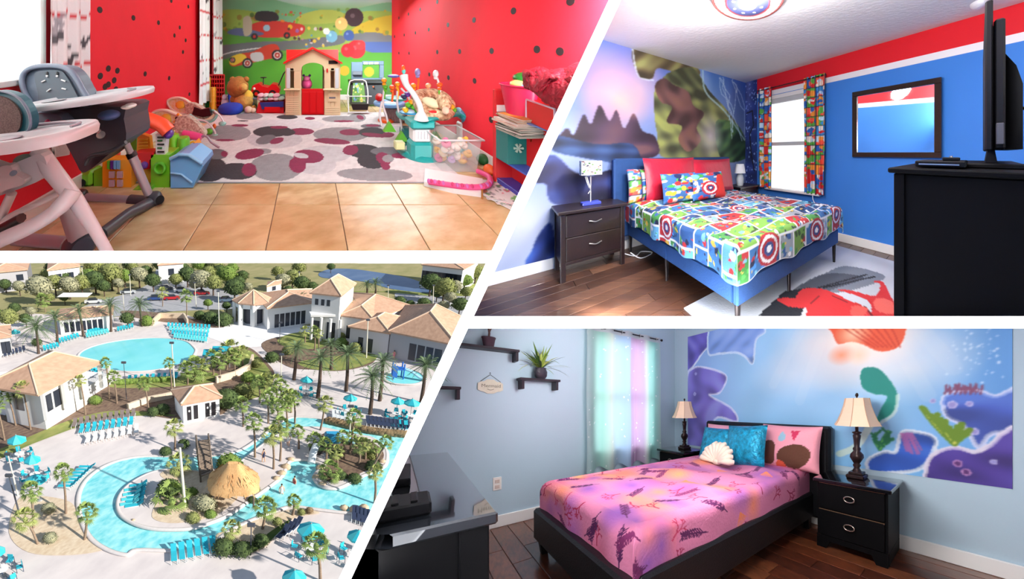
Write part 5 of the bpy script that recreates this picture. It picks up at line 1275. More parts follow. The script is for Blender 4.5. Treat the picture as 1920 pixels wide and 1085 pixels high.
# folding toy chair with white tube frame + green seat
yk = 4.42
fc = T(F1, 'folding_toy_chair', 'child folding chair with white tube frame and green printed seat right of the playhouse', 'chair', at(672, 211, yk), abs_=True)
for s_ in (0, 1):
    u = 652 if s_ == 0 else 690
    fc.part('frame_tube', MB().tube(spl([at(u + (2 if s_ == 0 else -2), 211, yk - .1), at(u, 175, yk), at(u + (4 if s_ == 0 else -4), 152, yk + .05)], 4, False), .011, 8), TUBE)
fc.part('frame_tube', MB().tube([at(656, 152, yk + .05), at(664, 149, yk + .05), at(680, 149, yk + .05), at(686, 152, yk + .05)], .011, 8), TUBE)
fc.part('frame_tube', MB().tube([at(652, 210, yk - .1), at(692, 210, yk - .1)], .012, 8), TUBE); fc.part('frame_tube', MB().tube([at(648, 180, yk - .05), at(697, 180, yk - .05)], .009, 8), TUBE)
P = Paint(0, 1, 0, 1, 24, 28, (110, 160, 80)); r = random.Random(3)
for k in range(30): P.disc((r.random(), r.random()), r.uniform(.04, .12), r.choice([(150, 190, 110), (220, 230, 220), (70, 130, 60), (120, 170, 210), (230, 230, 120)]))
mb = MB(); A_, B_, C_, D_ = (Vector(at(660, 191, yk - .03)), Vector(at(686, 191, yk - .03)), Vector(at(682, 155, yk + .04)), Vector(at(662, 155, yk + .04)))
mb.grid(lambda s, t: tuple((A_ * (1 - s) + B_ * s) * (1 - t) + (D_ * (1 - s) + C_ * s) * t), 24, 28, P.C); fc.part('printed_backrest', mb, FABRICP)
fc.part('black_seat', MB().prism([(at(660, 0, yk)[0], at(0, 203, yk)[2]), (at(687, 0, yk)[0], at(0, 203, yk)[2]), (at(689, 0, yk)[0], at(0, 192, yk)[2]), (at(657, 0, yk)[0], at(0, 192, yk)[2])], 'y', yk - .1, yk - .05), BLKP)
# blue grey play kitchen behind it
yw = 5.0
kt = T(F1, 'play_kitchen', 'blue-grey toy kitchen with a window frame standing against the mural', 'toy kitchen', at(690, 195, yw), abs_=True)
SLT = PL('slate_blue', (104, 134, 158), .5)
def seg(u0, v0, u1, v1, y0, y1, m=None): a, b = at(u0, v0, y0), at(u1, v1, y0); return (m or MB()).box((a[0], y0, b[2]), (b[0], y1, a[2]), .005)
kt.part('upper_panel', seg(659, 116, 680, 148, yw, yw + .05), SLT); m = seg(680, 114, 720, 121, yw, yw + .05); seg(680, 146, 720, 152, yw, yw + .05, m); seg(712, 121, 720, 146, yw, yw + .05, m); kt.part('window_frame_panel', m, SLT)
for q in range(3): kt.part('white_label', seg(682 + q * 10, 116, 690 + q * 10, 120, yw - .008, yw), WHT)
kt.part('microwave', seg(661, 133, 679, 140, yw - .03, yw), MGR); kt.part('counter', seg(655, 150, 724, 156, yw - .12, yw + .05), BLKP); kt.part('lower_cabinet', seg(657, 156, 722, 196, yw - .1, yw + .05), PL('dark_slate', (56, 62, 70)))
for u in (676, 700): kt.part('knob', MB().cyl(at(u, 162, yw - .12), at(u, 162, yw - .1), .015), ORG)
# ---------------- second small bouncer (left, behind)
def flowerstalk(t, pts, r, mt, tipm=None):
    t.part('stalk', MB().tube(spl(pts, 4, False), r, 8), mt)
sb = T(F1, 'baby_bouncer', 'small blue and orange baby bouncer behind the teal play station', 'bouncer', at(730, 222, 3.9), abs_=True)
c = at(732, 200, 3.9)
sb.part('seat_ring', MB().tube([(c[0] + .2 * math.cos(k * math.pi / 10), 3.95 + .16 * math.sin(k * math.pi / 10), c[2] + .04) for k in range(20)], .035, 8, closed=True), SKY)
sb.part('tray', MB().ell((c[0] - .02, 3.9, c[2] + .05), (.13, .1, .03), 14, 8), WHT); sb.part('orange_foot', MB().lathe([(.1, 0), (.12, .03), (.08, .06)], (c[0] - .06, 3.92, 0), 18), ORG); sb.part('fabric_drum', MB().lathe([(.14, 0), (.17, .1), (.19, .2)], (c[0] + .1, 3.98, .02), 18), M('grey_print', (120, 110, 110), .9, var=.4, vs=30)); sb.part('red_toy', MB().ell(at(711, 182, 3.9), (.06, .05, .06), 12, 8), RDP)
# ---------------- teal play station (two posts, ring top, giraffe seat)
js = T(F1, 'activity_jumper', 'large teal and white baby activity station with giraffe print seat by the red wall', 'activity centre', (1.15, 2.9, 0), abs_=True)
zt = at(0, 234, 2.8)[2]
def jp(u, v, y): return at(u, v, y)
# base
js.part('base_ring', MB().tube(spl([jp(757, 272, 3.05), jp(752, 284, 2.85), jp(775, 296, 2.65), jp(806, 303, 2.6), jp(840, 296, 2.75), jp(870, 262, 3.1), jp(850, 236, 3.6), jp(800, 240, 3.6)], 5), .05, 10, closed=True), TEA)
# front post
x, y = jp(790, 290, 2.66)[0], 2.66
js.part('post_base', MB().box((x - .12, y - .07, .0), (x + .1, y + .1, jp(0, 262, y)[2]), .03), TEA); js.part('white_post', MB().box((x - .1, y - .06, jp(0, 264, y)[2]), (x + .075, y + .08, jp(0, 236, y)[2]), .02), WHT)
for k in range(4): js.part('vent_slot', MB().box((x - .06 + k * .03, y - .066, jp(0, 256, y)[2]), (x - .05 + k * .03, y - .058, jp(0, 242, y)[2]), .002), LGR)
js.part('post_cap', MB().box((x - .13, y - .08, jp(0, 238, y)[2]), (x + .11, y + .12, jp(0, 222, y)[2]), .04), TEA)
x2, y2 = jp(765, 262, 3.1)[0], 3.1
js.part('left_post', MB().box((x2 - .08, y2 - .05, .05), (x2 + .08, y2 + .08, jp(0, 238, y2)[2]), .02), PL('deep_teal', (14, 120, 124)))
x3, y3 = jp(870, 255, 3.0)[0], 3.0
js.part('white_post', MB().box((x3 - .06, y3 - .04, .06), (x3 + .07, y3 + .06, jp(0, 228, y3)[2]), .015), WHT)
js.part('deck_ring', MB().tube(spl([jp(752, 217, 3.0), jp(775, 224, 2.75), jp(800, 224, 2.62), jp(826, 219, 2.75), jp(858, 214, 2.9), jp(872, 222, 3.0), jp(858, 206, 3.4), jp(800, 198, 3.6), jp(755, 205, 3.4)], 5), .045, 10, closed=True, flat=.6), TEA)
js.part('blue_tray', MB().ell(jp(770, 210, 2.85), (.12, .1, .02), 14, 8), PL('bright_blue', (60, 160, 220))); js.part('teal_tray', MB().ell(jp(742, 184, 3.3), (.14, .12, .03), 14, 8), TEL); js.part('corner_arm', MB().tube([jp(858, 206, 2.9), jp(872, 222, 2.95), jp(873, 232, 2.98)], .04, 10), PL('teal_blue', (60, 140, 170)))
js.part('white_arch', MB().tube(spl([jp(757, 141, 2.7), jp(762, 158, 2.66), jp(775, 175, 2.64), jp(786, 195, 2.62), jp(790, 212, 2.62)], 5, False), [.045, .042, .04, .036, .034, .032, .03, .03, .028, .028, .028, .028, .028, .028, .028, .028, .028, .028, .03, .03, .035][:21], 10), WHT)
js.part('arch_foot', MB().lathe([(.07, 0), (.055, .04), (.03, .08)], jp(790, 224, 2.62), 16), WHT)
GIR = M('giraffe_print', (140, 84, 46), .9, vs=26, c2=(240, 220, 180))
js.part('giraffe_seat', MB().tube(spl([jp(782, 182, 2.8), jp(800, 176, 2.95), jp(825, 178, 3.0), jp(842, 195, 2.9), jp(838, 212, 2.78), jp(815, 214, 2.7), jp(795, 208, 2.7)], 5), .062, 10, closed=True), GIR)
js.part('cream_bib', MB().ell(jp(808, 192, 2.7), (.1, .04, .05), 14, 8, mat=roty(.4)), M('cream_cloth', (236, 218, 180), .9)); js.part('giraffe_head', MB().ell(jp(832, 192, 2.68), (.07, .06, .09), 14, 10, mat=roty(-.4)), GIR); js.part('giraffe_muzzle', MB().ell(jp(836, 207, 2.62), (.035, .035, .04), 12, 8), M('peach_plush', (240, 196, 170), .9)); js.part('red_lining', MB().ell(jp(808, 209, 2.66), (.06, .03, .02), 12, 8), RDP)
for u, v in ((757, 133), (756, 127)): js.part('arch_top_toy', MB().ell(jp(u, v, 2.68), (.02, .02, .03), 10, 8), ORG if v < 130 else TEL)
tops = [((783, 166), (783, 135), ORG, 'striped_knob', PL('lilac', (150, 140, 200))), ((825, 172), (817, 138), WHT, 'white_rattle', WHT), ((822, 176), (824, 158), GRN, 'orange_ball', ORG), ((776, 172), (775, 160), ORY, 'sunflower', ORY), ((802, 174), (803, 160), SKY, 'penguin_toy', PL('peach', (240, 170, 120))), ((735, 190), (735, 163), ORG, 'monkey_toy', ORG), ((720, 185), (720, 150), GRN, 'leaf_toy', ORY), ((745, 185), (745, 157), YEL, 'duck_toy', ORY), ((722, 172), (722, 162), GRN, 'leaf', GRN)]
for (u0, v0), (u1, v1), m1, nm, m2 in tops:
    yy = 3.1 if u0 < 750 else 2.95
    a, b = jp(u0, v0, yy), jp(u1, v1, yy); js.part('toy_stem', MB().tube([a, ((a[0] + b[0]) / 2 + .01, yy, (a[2] + b[2]) / 2), b], .013, 8), m1)
    js.part(nm, MB().ell(b, (.032, .03, .045 if 'knob' in nm or 'rattle' in nm else .03), 12, 8).ell((b[0], b[1], b[2] - .045), (.024, .02, .02), 10, 6), m2)
js.part('blue_canopy_leaf', MB().ell(jp(738, 142, 3.2), (.075, .05, .022), 14, 6), PL('periwinkle', (110, 110, 206)))
for pts in ([(720, 168), (718, 195), (724, 215), (728, 232)], [(745, 170), (745, 195), (752, 230), (754, 252)], [(716, 190), (712, 215), (716, 235)], [(752, 165), (764, 178), (770, 192)]):
    js.part('white_leg_tube', MB().tube(spl([jp(u, v, 3.1) for u, v in pts], 4, False), .013, 8), TUBE)
for u, v in ((729, 236), (752, 254), (815, 253)): q = jp(u, v, 3.05); js.part('green_frog_foot', MB().prism([(q[0] - .07, q[2] - .05), (q[0] + .07, q[2] - .05), (q[0], q[2] + .06)], 'y', 3.0, 3.06), GRN)
js.part('strap', MB().tube([jp(816, 226, 2.9), jp(815, 246, 2.95)], .008, 6), WHT)
for u, v, m_ in ((765, 196, GRN), (775, 200, GRN), (782, 206, GRN), (760, 205, YEL), (771, 190, ORY), (757, 180, PL('navy', (40, 50, 90))), (764, 176, PUR), (850, 205, GRN), (846, 200, YEL), (789, 206, RDP)):
    js.part('dangling_toy', MB().ell(jp(u, v, 2.78), (.032, .03, .028), 10, 7, wob=.1), m_)
js.part('cup_recess', MB().box((x - .25, y + .02, .08), (x - .15, y + .1, .16), .01), PL('tan_cup', (206, 206, 150)))
# ---------------- clear tub of plush toys
cb0, cb1, cby0, cby1, ch0 = 1.16, 1.53, 2.36, 2.78, .30
tb = T(F1, 'clear_storage_tub', 'clear plastic tub full of plush toys beside the teal play station', 'tub', ((cb0 + cb1) / 2, 2.55, 0), abs_=True)
CLR = M('clear_plastic', (214, 226, 230), .12, alpha=.28)
e = .03
m = MB()
for (ax_, ay_), (bx_, by_) in (((cb0 + e, cby0 + e), (cb1 - e, cby0 + e)), ((cb1 - e, cby0 + e), (cb1 - e, cby1 - e)), ((cb1 - e, cby1 - e), (cb0 + e, cby1 - e)), ((cb0 + e, cby1 - e), (cb0 + e, cby0 + e))):
    ox_ = lambda X: X + (X - (cb0 + cb1) / 2) * .16; oy_ = lambda Y: Y + (Y - 2.57) * .16
    m.add([(ax_, ay_, .01), (bx_, by_, .01), (ox_(bx_), oy_(by_), ch0), (ox_(ax_), oy_(ay_), ch0)], [(0, 1, 2, 3)])
m.box((cb0 + e, cby0 + e, .004), (cb1 - e, cby1 - e, .012), 0)
tb.part('walls', m, CLR)
tb.part('rim', MB().tube([(cb0 - .01, cby0 - .01, ch0), (cb1 + .01, cby0 - .01, ch0), (cb1 + .01, cby1 + .01, ch0), (cb0 - .01, cby1 + .01, ch0)], .009, 6, closed=True), M('rim_plastic', (226, 234, 236), .3, alpha=.8))
r = random.Random(14); pal = [(236, 224, 206), (240, 206, 160), (206, 170, 140), (236, 120, 160), (246, 190, 70), (226, 210, 196), (190, 150, 200), (240, 232, 224), (214, 150, 110)]
for k in range(26):
    xx = cb0 + .06 + r.random() * (cb1 - cb0 - .12); yy = cby0 + .07 + r.random() * .2; zz = .05 + .2 * (k / 26); rr_ = r.uniform(.03, .045)
    ci = r.randrange(9)
    tt = T(F1, 'plush_toy', 'small pastel plush toy piled inside the clear plastic tub', 'plush toy', (xx, yy, zz - rr_), group='plush toys in the clear tub', abs_=True)
    tt.part('body', MB().ell((xx, yy, zz), (rr_, rr_, rr_ * .9), 10, 8, wob=.05, seed=k), M('plush_%d' % ci, pal[ci], .95)); tt.part('head', MB().ell((xx + r.uniform(-.03, .03), yy - .02, zz + rr_ * .8), rr_ * .6, 8, 6), MATS['plush_%d' % ci])
q = at(917, 324, 2.35); solo(F1, 'orange_toy_ball', MB().ell((q[0], 2.35, .045), .045, 14, 10), ORG, 'orange toy ball on the floor between the clear tub and the red shelf', 'ball', (q[0], 2.35, 0), abs_=True)
q = at(905, 300, 2.55); solo(F1, 'green_toy_ball', MB().ell((q[0], 2.55, .05), (.055, .05, .05), 14, 10), DGR, 'dark green toy by the baseboard behind the clear tub', 'toy', (q[0], 2.55, 0), abs_=True)
# ---------------- pink arc toy over a white board
pi = T(F1, 'pink_toy_track', 'pink and white curved toy track lying on the tiles before the clear tub', 'toy', (1.1, 2.08, 0), abs_=True)
f_ = lambda u, v, z=0.0: tuple(F1.pt(u, v, 'z', z))
def pxy(u, v, z=0.0): q = F1.pt(u, v, 'z', z); return (q[0], q[1])
pi.part('white_board', MB().prism([pxy(795, 348), pxy(797, 322), pxy(830, 328), pxy(905, 342), pxy(906, 370), pxy(850, 362)], 'z', .0, .035), WHT)
arc = spl([f_(803, 340, .05), f_(830, 344, .05), f_(865, 349, .05), f_(900, 350, .05), f_(918, 343, .05), f_(916, 330, .05), f_(895, 320, .05)], 4, False)
pi.part('pink_rail', MB().tube(arc, .022, 8), PNKP)
for k in range(15): a = arc[min(len(arc) - 1, int(k * 1.2))]; pi.part('bead', MB().ell((a[0], a[1] - .01, a[2] + .01), (.014, .014, .02), 8, 6), PL('rose', (206, 60, 120)) if k % 2 else PL('orchid', (206, 110, 190)))
pi.part('foot_peg', MB().cyl(f_(904, 372), (f_(904, 372)[0], f_(904, 372)[1], .07), .006), BRNP)
# ---------------- red shelf unit
sx0, sy0, sy1 = 1.42, 1.62, 2.22
rs_ = T(F1, 'red_toy_shelf', 'red wooden toy shelf with blue and white boards at the right of the playroom', 'shelf', (1.6, 1.9, 0), abs_=True)
def shp(u, v, y): return at(u, v, y)
x0s = at(926, 340, 2.22)[0]
RW = M('red_lacquer', (206, 14, 26), .4)
rs_.part('end_panel', MB().box((x0s - .004, 2.20, .0), (X1 - .02, 2.235, at(0, 166, 2.22)[2]), .012), RW)
for v, nm, mt in ((209, 'shelf_board', PL('shelf_blue', (96, 130, 200), .5)), (293, 'shelf_board', PL('shelf_blue2', (60, 100, 206), .5))):
    z = at(0, v, 2.2)[2]; rs_.part(nm, MB().box((x0s + .01, 1.2, z - .012), (X1 - .02, 2.2, z), .004), mt)
rs_.part('back_panel', MB().box((X1 - .03, 1.2, .03), (X1 - .012, 2.2, .9), .003), RW)
for v in (204, 344):
    z = at(0, v, 2.2)[2]; rs_.part('white_sticker_strip', MB().box((x0s + .008, 2.194, z - .02), (x0s + .2, 2.2, z + .035), .001), WHT)
rs_.part('yellow_divider', MB().box((x0s + .2, 2.0, at(0, 250, 2.2)[2]), (X1 - .03, 2.02, at(0, 212, 2.2)[2]), .002), YEL)
rs_.part('bottom_rail', MB().box((x0s + .01, 1.2, .0), (X1 - .02, 2.2, .05), .003), PL('purple_blue', (70, 70, 170)))
# bucket with toys
q = at(975, 207, 2.05); zb = at(0, 209, 2.2)[2]
bk = T(F1, 'pink_bucket', 'crimson pink plastic bucket on top of the red shelf', 'bucket', (q[0], 2.05, zb), abs_=True)
CRP = PL('crimson_pink', (214, 30, 84), .4)
bk.part('pail', MB().lathe([(.082, 0), (.125, .245)], (q[0] - .0, 2.05, zb), 28), CRP); bk.part('rim', MB().tube([(q[0] + .127 * math.cos(k * math.pi / 16), 2.05 + .127 * math.sin(k * math.pi / 16), zb + .245) for k in range(32)], .007, 6, closed=True), CRP)
zt3 = zb + .25
for k, (dx, dy, dz_, rx, mt, lab) in enumerate(((.02, -.02, .05, .075, PL('leaf_green', (20, 130, 40)), 'glossy green toy heaped on top of the pink bucket'), (-.06, -.05, .01, .05, PL('paleyellow', (244, 214, 130)), 'pale yellow toy at the left in the pink bucket'), (-.02, -.07, .0, .045, SKY, 'light blue toy at the front of the pink bucket'), (.09, 0, .03, .05, ORG, 'orange toy behind the green toy in the pink bucket'))):
    solo(F1, 'bucket_toy', MB().ell((q[0] + dx, 2.05 + dy, zt3 + dz_), (rx, rx * .8, rx * .6), 14, 9, wob=.07, seed=k), mt, lab, 'toy', (q[0] + dx, 2.05 + dy, zt3), abs_=True)
# red crate with printed end and crimson tulle
q0 = at(988, 207, 1.95); q1 = at(1028, 235, 1.75)
cr = T(F1, 'red_storage_box', 'red storage box with white rim and a blue printed end on the shelf', 'box', (1.7, 1.8, zb), abs_=True)
cxa, cya = at(987, 0, 1.95)[0], 1.95
cr.part('long_side', MB().prism([(cxa, 1.95), (cxa + .0, 1.97), (X1 - .03, 1.97), (X1 - .03, 1.56), (at(1028, 0, 1.7)[0], 1.66)], 'z', zb + .001, zb + .15), RDP)
cr.part('white_rim', MB().tube([(cxa, 1.95, zb + .01), (cxa, 1.95, zb + .155), (at(1028, 0, 1.7)[0], 1.655, zb + .155), (at(1028, 0, 1.7)[0], 1.655, zb + .01)], .008, 6), PL('lilac_white', (226, 214, 236)))
m = MB(); a_ = Vector((at(1028, 0, 1.7)[0] + .002, 1.652, zb - .06)); b_ = Vector((X1 - .03, 1.55, zb - .06))
cr.part('printed_end', MB().add([a_, b_, b_ + Vector((0, 0, .2)), a_ + Vector((0, 0, .2))], [(0, 1, 2, 3)]), BLU); cr.part('orange_flash', MB().add([a_ * .8 + b_ * .2 + Vector((0, -.004, .06)), a_ * .3 + b_ * .7 + Vector((0, -.004, .12)), a_ * .3 + b_ * .7 + Vector((0, -.004, .16)), a_ * .8 + b_ * .2 + Vector((0, -.004, .1))], [(0, 1, 2, 3)]), ORG)
TUL = M('crimson_tulle', (140, 4, 34), .6, bump=1.0, bs=30, var=.45, vs=14)
m = MB(); r = random.Random(8)
m.ell((1.53, 1.60, zb + .29), (.13, .16, .12), 34, 22, wob=.07, seed=2).ell((1.47, 1.7, zb + .33), (.07, .08, .08), 24, 16, wob=.1, seed=3).ell((1.56, 1.45, zb + .34), (.12, .15, .13), 28, 18, wob=.08, seed=5)
for k in range(16):
    a = r.uniform(0, 6.28); c0 = (1.5 + .06 * math.cos(a), 1.6 + .12 * math.sin(a), zb + .3); m.tube([(c0[0] + .08 * math.cos(a + t_ * .5) * (1 + t_ * .1), c0[1] + .06 * math.sin(a + t_ * .5), c0[2] + .05 * math.sin(t_ * 1.3 + k) + .03) for t_ in range(8)], .018, 7)
solo(F1, 'tulle_costume', m, TUL, 'heap of crimson tulle fabric spilling over the red storage box', 'costume', (1.62, 1.78, zb + .15), abs_=True)
# books on the middle shelf
r = random.Random(31); zs = at(0, 293, 2.2)[2]; zbk = at(0, 272, 2.1)[2]
BC = [((206, 196, 176), 'cream'), ((226, 224, 216), 'white'), ((150, 170, 160), 'sage'), ((60, 90, 80), 'dark green'), ((214, 150, 60), 'orange'), ((120, 140, 180), 'blue')]
bx_, by_ = at(978, 0, 2.0)[0], 1.98
puz = T(F1, 'puzzle_box', 'teal puzzle box with a pale flower under the pile of books', 'box', (bx_ - .0, 1.98, zs), abs_=True)
zA, zB_ = zs + .002, at(0, 250, 2.0)[2]
puz.part('box', MB().box((at(943, 0, 2.1)[0], 2.05, zA), (at(982, 0, 2.1)[0], 2.18, zB_), .003), PL('print_teal', (20, 130, 130), .5))
cc = ((at(962, 0, 2.1)[0]), 2.046, (zA + zB_) / 2)
for k in range(6): a = k * math.pi / 3; puz.part('petal', MB().tube([cc, (cc[0] + .035 * math.cos(a), 2.046, cc[2] + .035 * math.sin(a))], [.004, .01], 6), PL('pale_mint', (190, 226, 216)))
pz2 = T(F1, 'puzzle_box', 'green and yellow puzzle box right of the teal one on the shelf', 'box', (bx_ + .1, 1.98, zs), abs_=True)
pz2.part('box', MB().box((at(984, 0, 2.1)[0], 2.03, zA), (at(1012, 0, 2.1)[0], 2.18, zB_), .003), PL('print_green', (90, 150, 40), .5)); pz2.part('yellow_panel', MB().box((at(988, 0, 2.1)[0], 2.026, zA + .02), (at(1000, 0, 2.1)[0], 2.03, zB_ - .02), 0), YEL)
nb = 13; z = zB_ + .002
for k in range(nb):
    th_ = r.uniform(.007, .014); c, cn = BC[[1, 2, 3, 1, 0, 2, 1, 3, 0, 1, 4, 0, 4][k]]; ww = r.uniform(.2, .25); dx = r.uniform(-.025, .02)
    pos = ['at the bottom', 'second from the bottom', 'third from the bottom', 'fourth from the bottom', 'fifth from the bottom', 'just below the middle', 'in the middle', 'just above the middle', 'fifth from the top', 'fourth from the top', 'third from the top', 'second from the top', 'on the very top'][k]
    b_ = T(F1, 'book', '%s book %s of the stack on the red shelf' % (cn, pos), 'book', (bx_ + dx, 1.99, z), rz=r.uniform(-.15, .15), group='books stacked on the red shelf')
    b_.part('cover', MB().box((-ww / 2, -.1, 0), (ww / 2, .12, .0015), 0).box((-ww / 2, -.1, th_ - .0015), (ww / 2, .12, th_), 0).box((-ww / 2, .117, 0), (ww / 2, .12, th_), 0), M('cover_%d' % (k), c, .5, vs=20, var=.3)); b_.part('pages', MB().box((-ww / 2 + .004, -.097, .0015), (ww / 2 - .004, .117, th_ - .0015), 0), M('paper', (232, 228, 216), .9)); z += th_ + .0005
# papers and magazines on the floor
r = random.Random(41)
labs = ['comic magazine with pink print nearest the shelf foot', 'white printed sheet lying left of the magazines', 'green and white magazine under the pink one', 'small white card on the tiles at the far right', 'printed magazine topmost of the floor pile', 'thin white leaflet poking out of the floor pile']
for k, (u, v, ww, hh, an) in enumerate(((965, 360, .26, .2, .2), (940, 352, .24, .18, -.3), (950, 372, .26, .2, .4), (945, 384, .1, .03, -.2), (975, 370, .24, .18, .1), (930, 378, .12, .02, -.25))):
    q = F1.pt(u, v); P = Paint(0, 1, 0, 1, 16, 14, (232, 232, 230))
    for j in range(22): P.disc((r.random(), r.random()), r.uniform(.03, .1), r.choice([(90, 120, 90), (214, 60, 100), (160, 160, 170), (60, 70, 70), (240, 240, 240), (120, 190, 110)]))
    mb = MB(); mb.grid(lambda s, t: ((s - .5) * ww, (t - .5) * hh, .006 + .003 * k + .004 * math.sin(3 * s)), 16, 14, P.C); mb.box((-ww / 2, -hh / 2, .003 * k), (ww / 2, hh / 2, .003 * k + .003), 0); mb.c[len(mb.v) - 24] = np.full((1, 3), 220)
    solo(F1, 'floor_magazine', mb, PAINTED, labs[k], 'magazine', (q[0], q[1], .0), rz=an)
# ---------------- left side of the playroom: activity gate, tub, rockers
def pl(poly, y0, y1, ch=None):
    """photo outline at depth y0 pushed back to y1"""
    return [(at(u, v, y0)[0], at(u, v, y0)[2]) for u, v in poly]
LIME = PL('lime', (120, 200, 36), .4); ORR = PL('orange_red', (250, 74, 30), .4)
ac = T(F1, 'activity_gate', 'colourful plastic play gate in lime, orange and red behind the high chairs', 'activity centre', (-1.4, 2.15, 0), abs_=True)
ya = 2.14
ac.part('red_arch', MB().tube(spl([at(212, 300, ya + .2), at(214, 250, ya + .2), at(228, 224, ya + .1), at(262, 220, ya), at(300, 232, ya), at(316, 246, ya)], 5, False), .055, 12), ORR)
ac.part('green_post', MB().prism(pl([(283, 290), (318, 290), (318, 352), (310, 357), (288, 357), (283, 350)], ya, 0), 'y', ya, ya + .16), LIME)
ac.part('porthole', MB().tube([(at(300, 314, ya)[0] + .04 * math.cos(k * math.pi / 10), ya - .005, at(300, 314, ya)[2] + .04 * math.sin(k * math.pi / 10)) for k in range(20)], .012, 8, closed=True), GRN); ac.part('porthole_back', MB().lathe([(.035, 0), (.035, .004)], (0, 0, 0), 18), DGR) if False else None
ac.part('white_letter_panel', MB().prism(pl([(290, 252), (311, 252), (308, 290), (291, 290)], ya, 0), 'y', ya + .01, ya + .06), WHT)
for k, v in enumerate((256, 262, 269, 276, 283)): ac.part('letter_mark', MB().box((at(294, v, ya)[0], ya + .004, at(0, v + 3, ya)[2]), (at(307 - (k % 2) * 4, v, ya)[0], ya + .01, at(0, v, ya)[2]), .001), [BLKP, DGR][k % 2])
ac.part('orange_door', MB().prism(pl([(192, 304), (204, 298), (240, 298), (246, 306), (246, 360), (192, 360)], ya, 0), 'y', ya, ya + .08), ORY)
for u in (206, 221):
    for v in (320, 336): ac.part('door_window', MB().prism(pl([(u, v), (u + 10, v), (u + 10, v + 12), (u, v + 12)], ya, 0), 'y', ya - .012, ya), PL('mauve_grey', (196, 176, 190)))
for k, (u, m_) in enumerate(((203, GRN), (209, PUR), (215, SKY), (221, SKY))): ac.part('colour_bar', MB().prism(pl([(u, 300), (u + 5, 300), (u + 5, 316), (u, 314)], ya, 0), 'y', ya - .014, ya), m_)
ac.part('star_knob', MB().lathe([(.02, 0), (.012, .012)], (0, 0, 0), 12), YEL) if False else None
ac.part('lime_side', MB().prism(pl([(172, 322), (192, 312), (192, 358), (172, 358)], ya, 0), 'y', ya + .02, ya + .14), LIME)
ac.part('lime_box', MB().box((at(144, 0, ya)[0], ya, .0), (at(170, 0, ya)[0], ya + .14, at(0, 322, ya)[2]), .02), LIME); ac.part('box_hole', MB().cyl((at(154, 0, ya)[0], ya - .004, at(0, 342, ya)[2]), (at(154, 0, ya)[0], ya, at(0, 342, ya)[2]), .03, n=16), BLKP)
ac.part('yellow_door', MB().prism(pl([(258, 248), (280, 256), (283, 284), (256, 284)], ya + .1, 0), 'y', ya + .1, ya + .14), ORY)
for k in range(4): ac.part('door_slat', MB().box((at(260, 0, ya + .1)[0], ya + .092, at(0, 262 + k * 6, ya + .1)[2]), (at(278, 0, ya + .1)[0], ya + .1, at(0, 259 + k * 6, ya + .1)[2]), .002), YEL)
ac.part('red_gear', MB().prism(pl([(252, 286), (288, 284), (288, 292), (280, 300), (280, 316), (266, 318), (264, 300), (252, 294)], ya, 0), 'y', ya, ya + .08), RDP); q = at(272, 308, ya); ac.part('purple_knob', MB().ell((q[0], ya - .01, q[2]), (.03, .02, .03), 12, 8), PUR)
ac.part('amber_panel', MB().prism(pl([(256, 318), (283, 318), (283, 345), (256, 345)], ya, 0), 'y', ya + .03, ya + .06), PL('ochre', (200, 170, 40)))
ac.part('green_floor_tray', MB().prism(pl([(246, 352), (290, 345), (290, 360), (248, 362)], ya, 0), 'y', ya - .04, ya + .1), GRN)
ac.part('red_block', MB().box((at(122, 0, 2.3)[0], 2.3, .2), (at(142, 0, 2.3)[0], 2.4, .42), .01), RDP)
for u, v in ((246, 252), (316, 250)): q = at(u, v, ya + .02); ac.part('purple_ball', MB().ell(q, .04, 12, 8), PUR)
ac.part('side_green', MB().prism(pl([(234, 262), (256, 256), (256, 300), (238, 296)], ya + .15, 0), 'y', ya + .15, ya + .2), GRN)
gt = T(F1, 'green_toy_cylinder', 'pair of joined green toy cylinders behind the sky blue tub', 'toy', at(335, 300, 2.4), abs_=True)
for u, r_, v0 in ((324, .045, 252), (342, .055, 258)): q = at(u, 300, 2.4); gt.part('cylinder', MB().lathe([(r_, 0), (r_, at(0, v0, 2.4)[2] - .02), (r_ * .85, at(0, v0, 2.4)[2])], (q[0], 2.42, 0), 20), LIME if u < 330 else GRN)
bt = T(F1, 'sky_blue_tub', 'empty sky blue plastic tub tipped on the tiles next to the lime post', 'tub', at(348, 350, 2.12), abs_=True)
P0 = pl([(319, 297), (336, 289), (354, 288), (378, 304), (380, 312), (364, 346), (362, 351), (320, 352)], 2.12, 0)
bt.part('shell', MB().prism(P0, 'y', 2.12, 2.36), SKY); bt.part('lip', MB().tube([at(319, 297, 2.115), at(336, 289, 2.115), at(354, 290, 2.115), at(379, 306, 2.115)], .014, 8), PL('pale_blue', (150, 200, 240))); bt.part('moulded_rib', MB().tube([at(320, 324, 2.115), at(340, 326, 2.115), at(360, 342, 2.115)], .008, 6), PL('pale_blue', (150, 200, 240)))
yt = T(F1, 'yellow_toy_bucket', 'small amber toy bucket lying on the rug edge behind the blue tub', 'toy', at(373, 290, 2.55), abs_=True)
yt.part('body', MB().prism([(at(u, v, 2.6)[0], at(u, v, 2.6)[2]) for u, v in ((353, 275), (364, 266), (374, 287), (360, 297))], 'y', 2.6, 2.72), ORY); yt.part('handle', MB().tube([at(353, 272, 2.59), at(358, 266, 2.59), at(364, 264, 2.59)], .009, 6), YEL)
RKW = M('rocker_print', (232, 228, 214), .9, vs=30, c2=(222, 196, 110)); RKB = M('rocker_dark_print', (226, 216, 196), .9, vs=45, c2=(150, 110, 96))
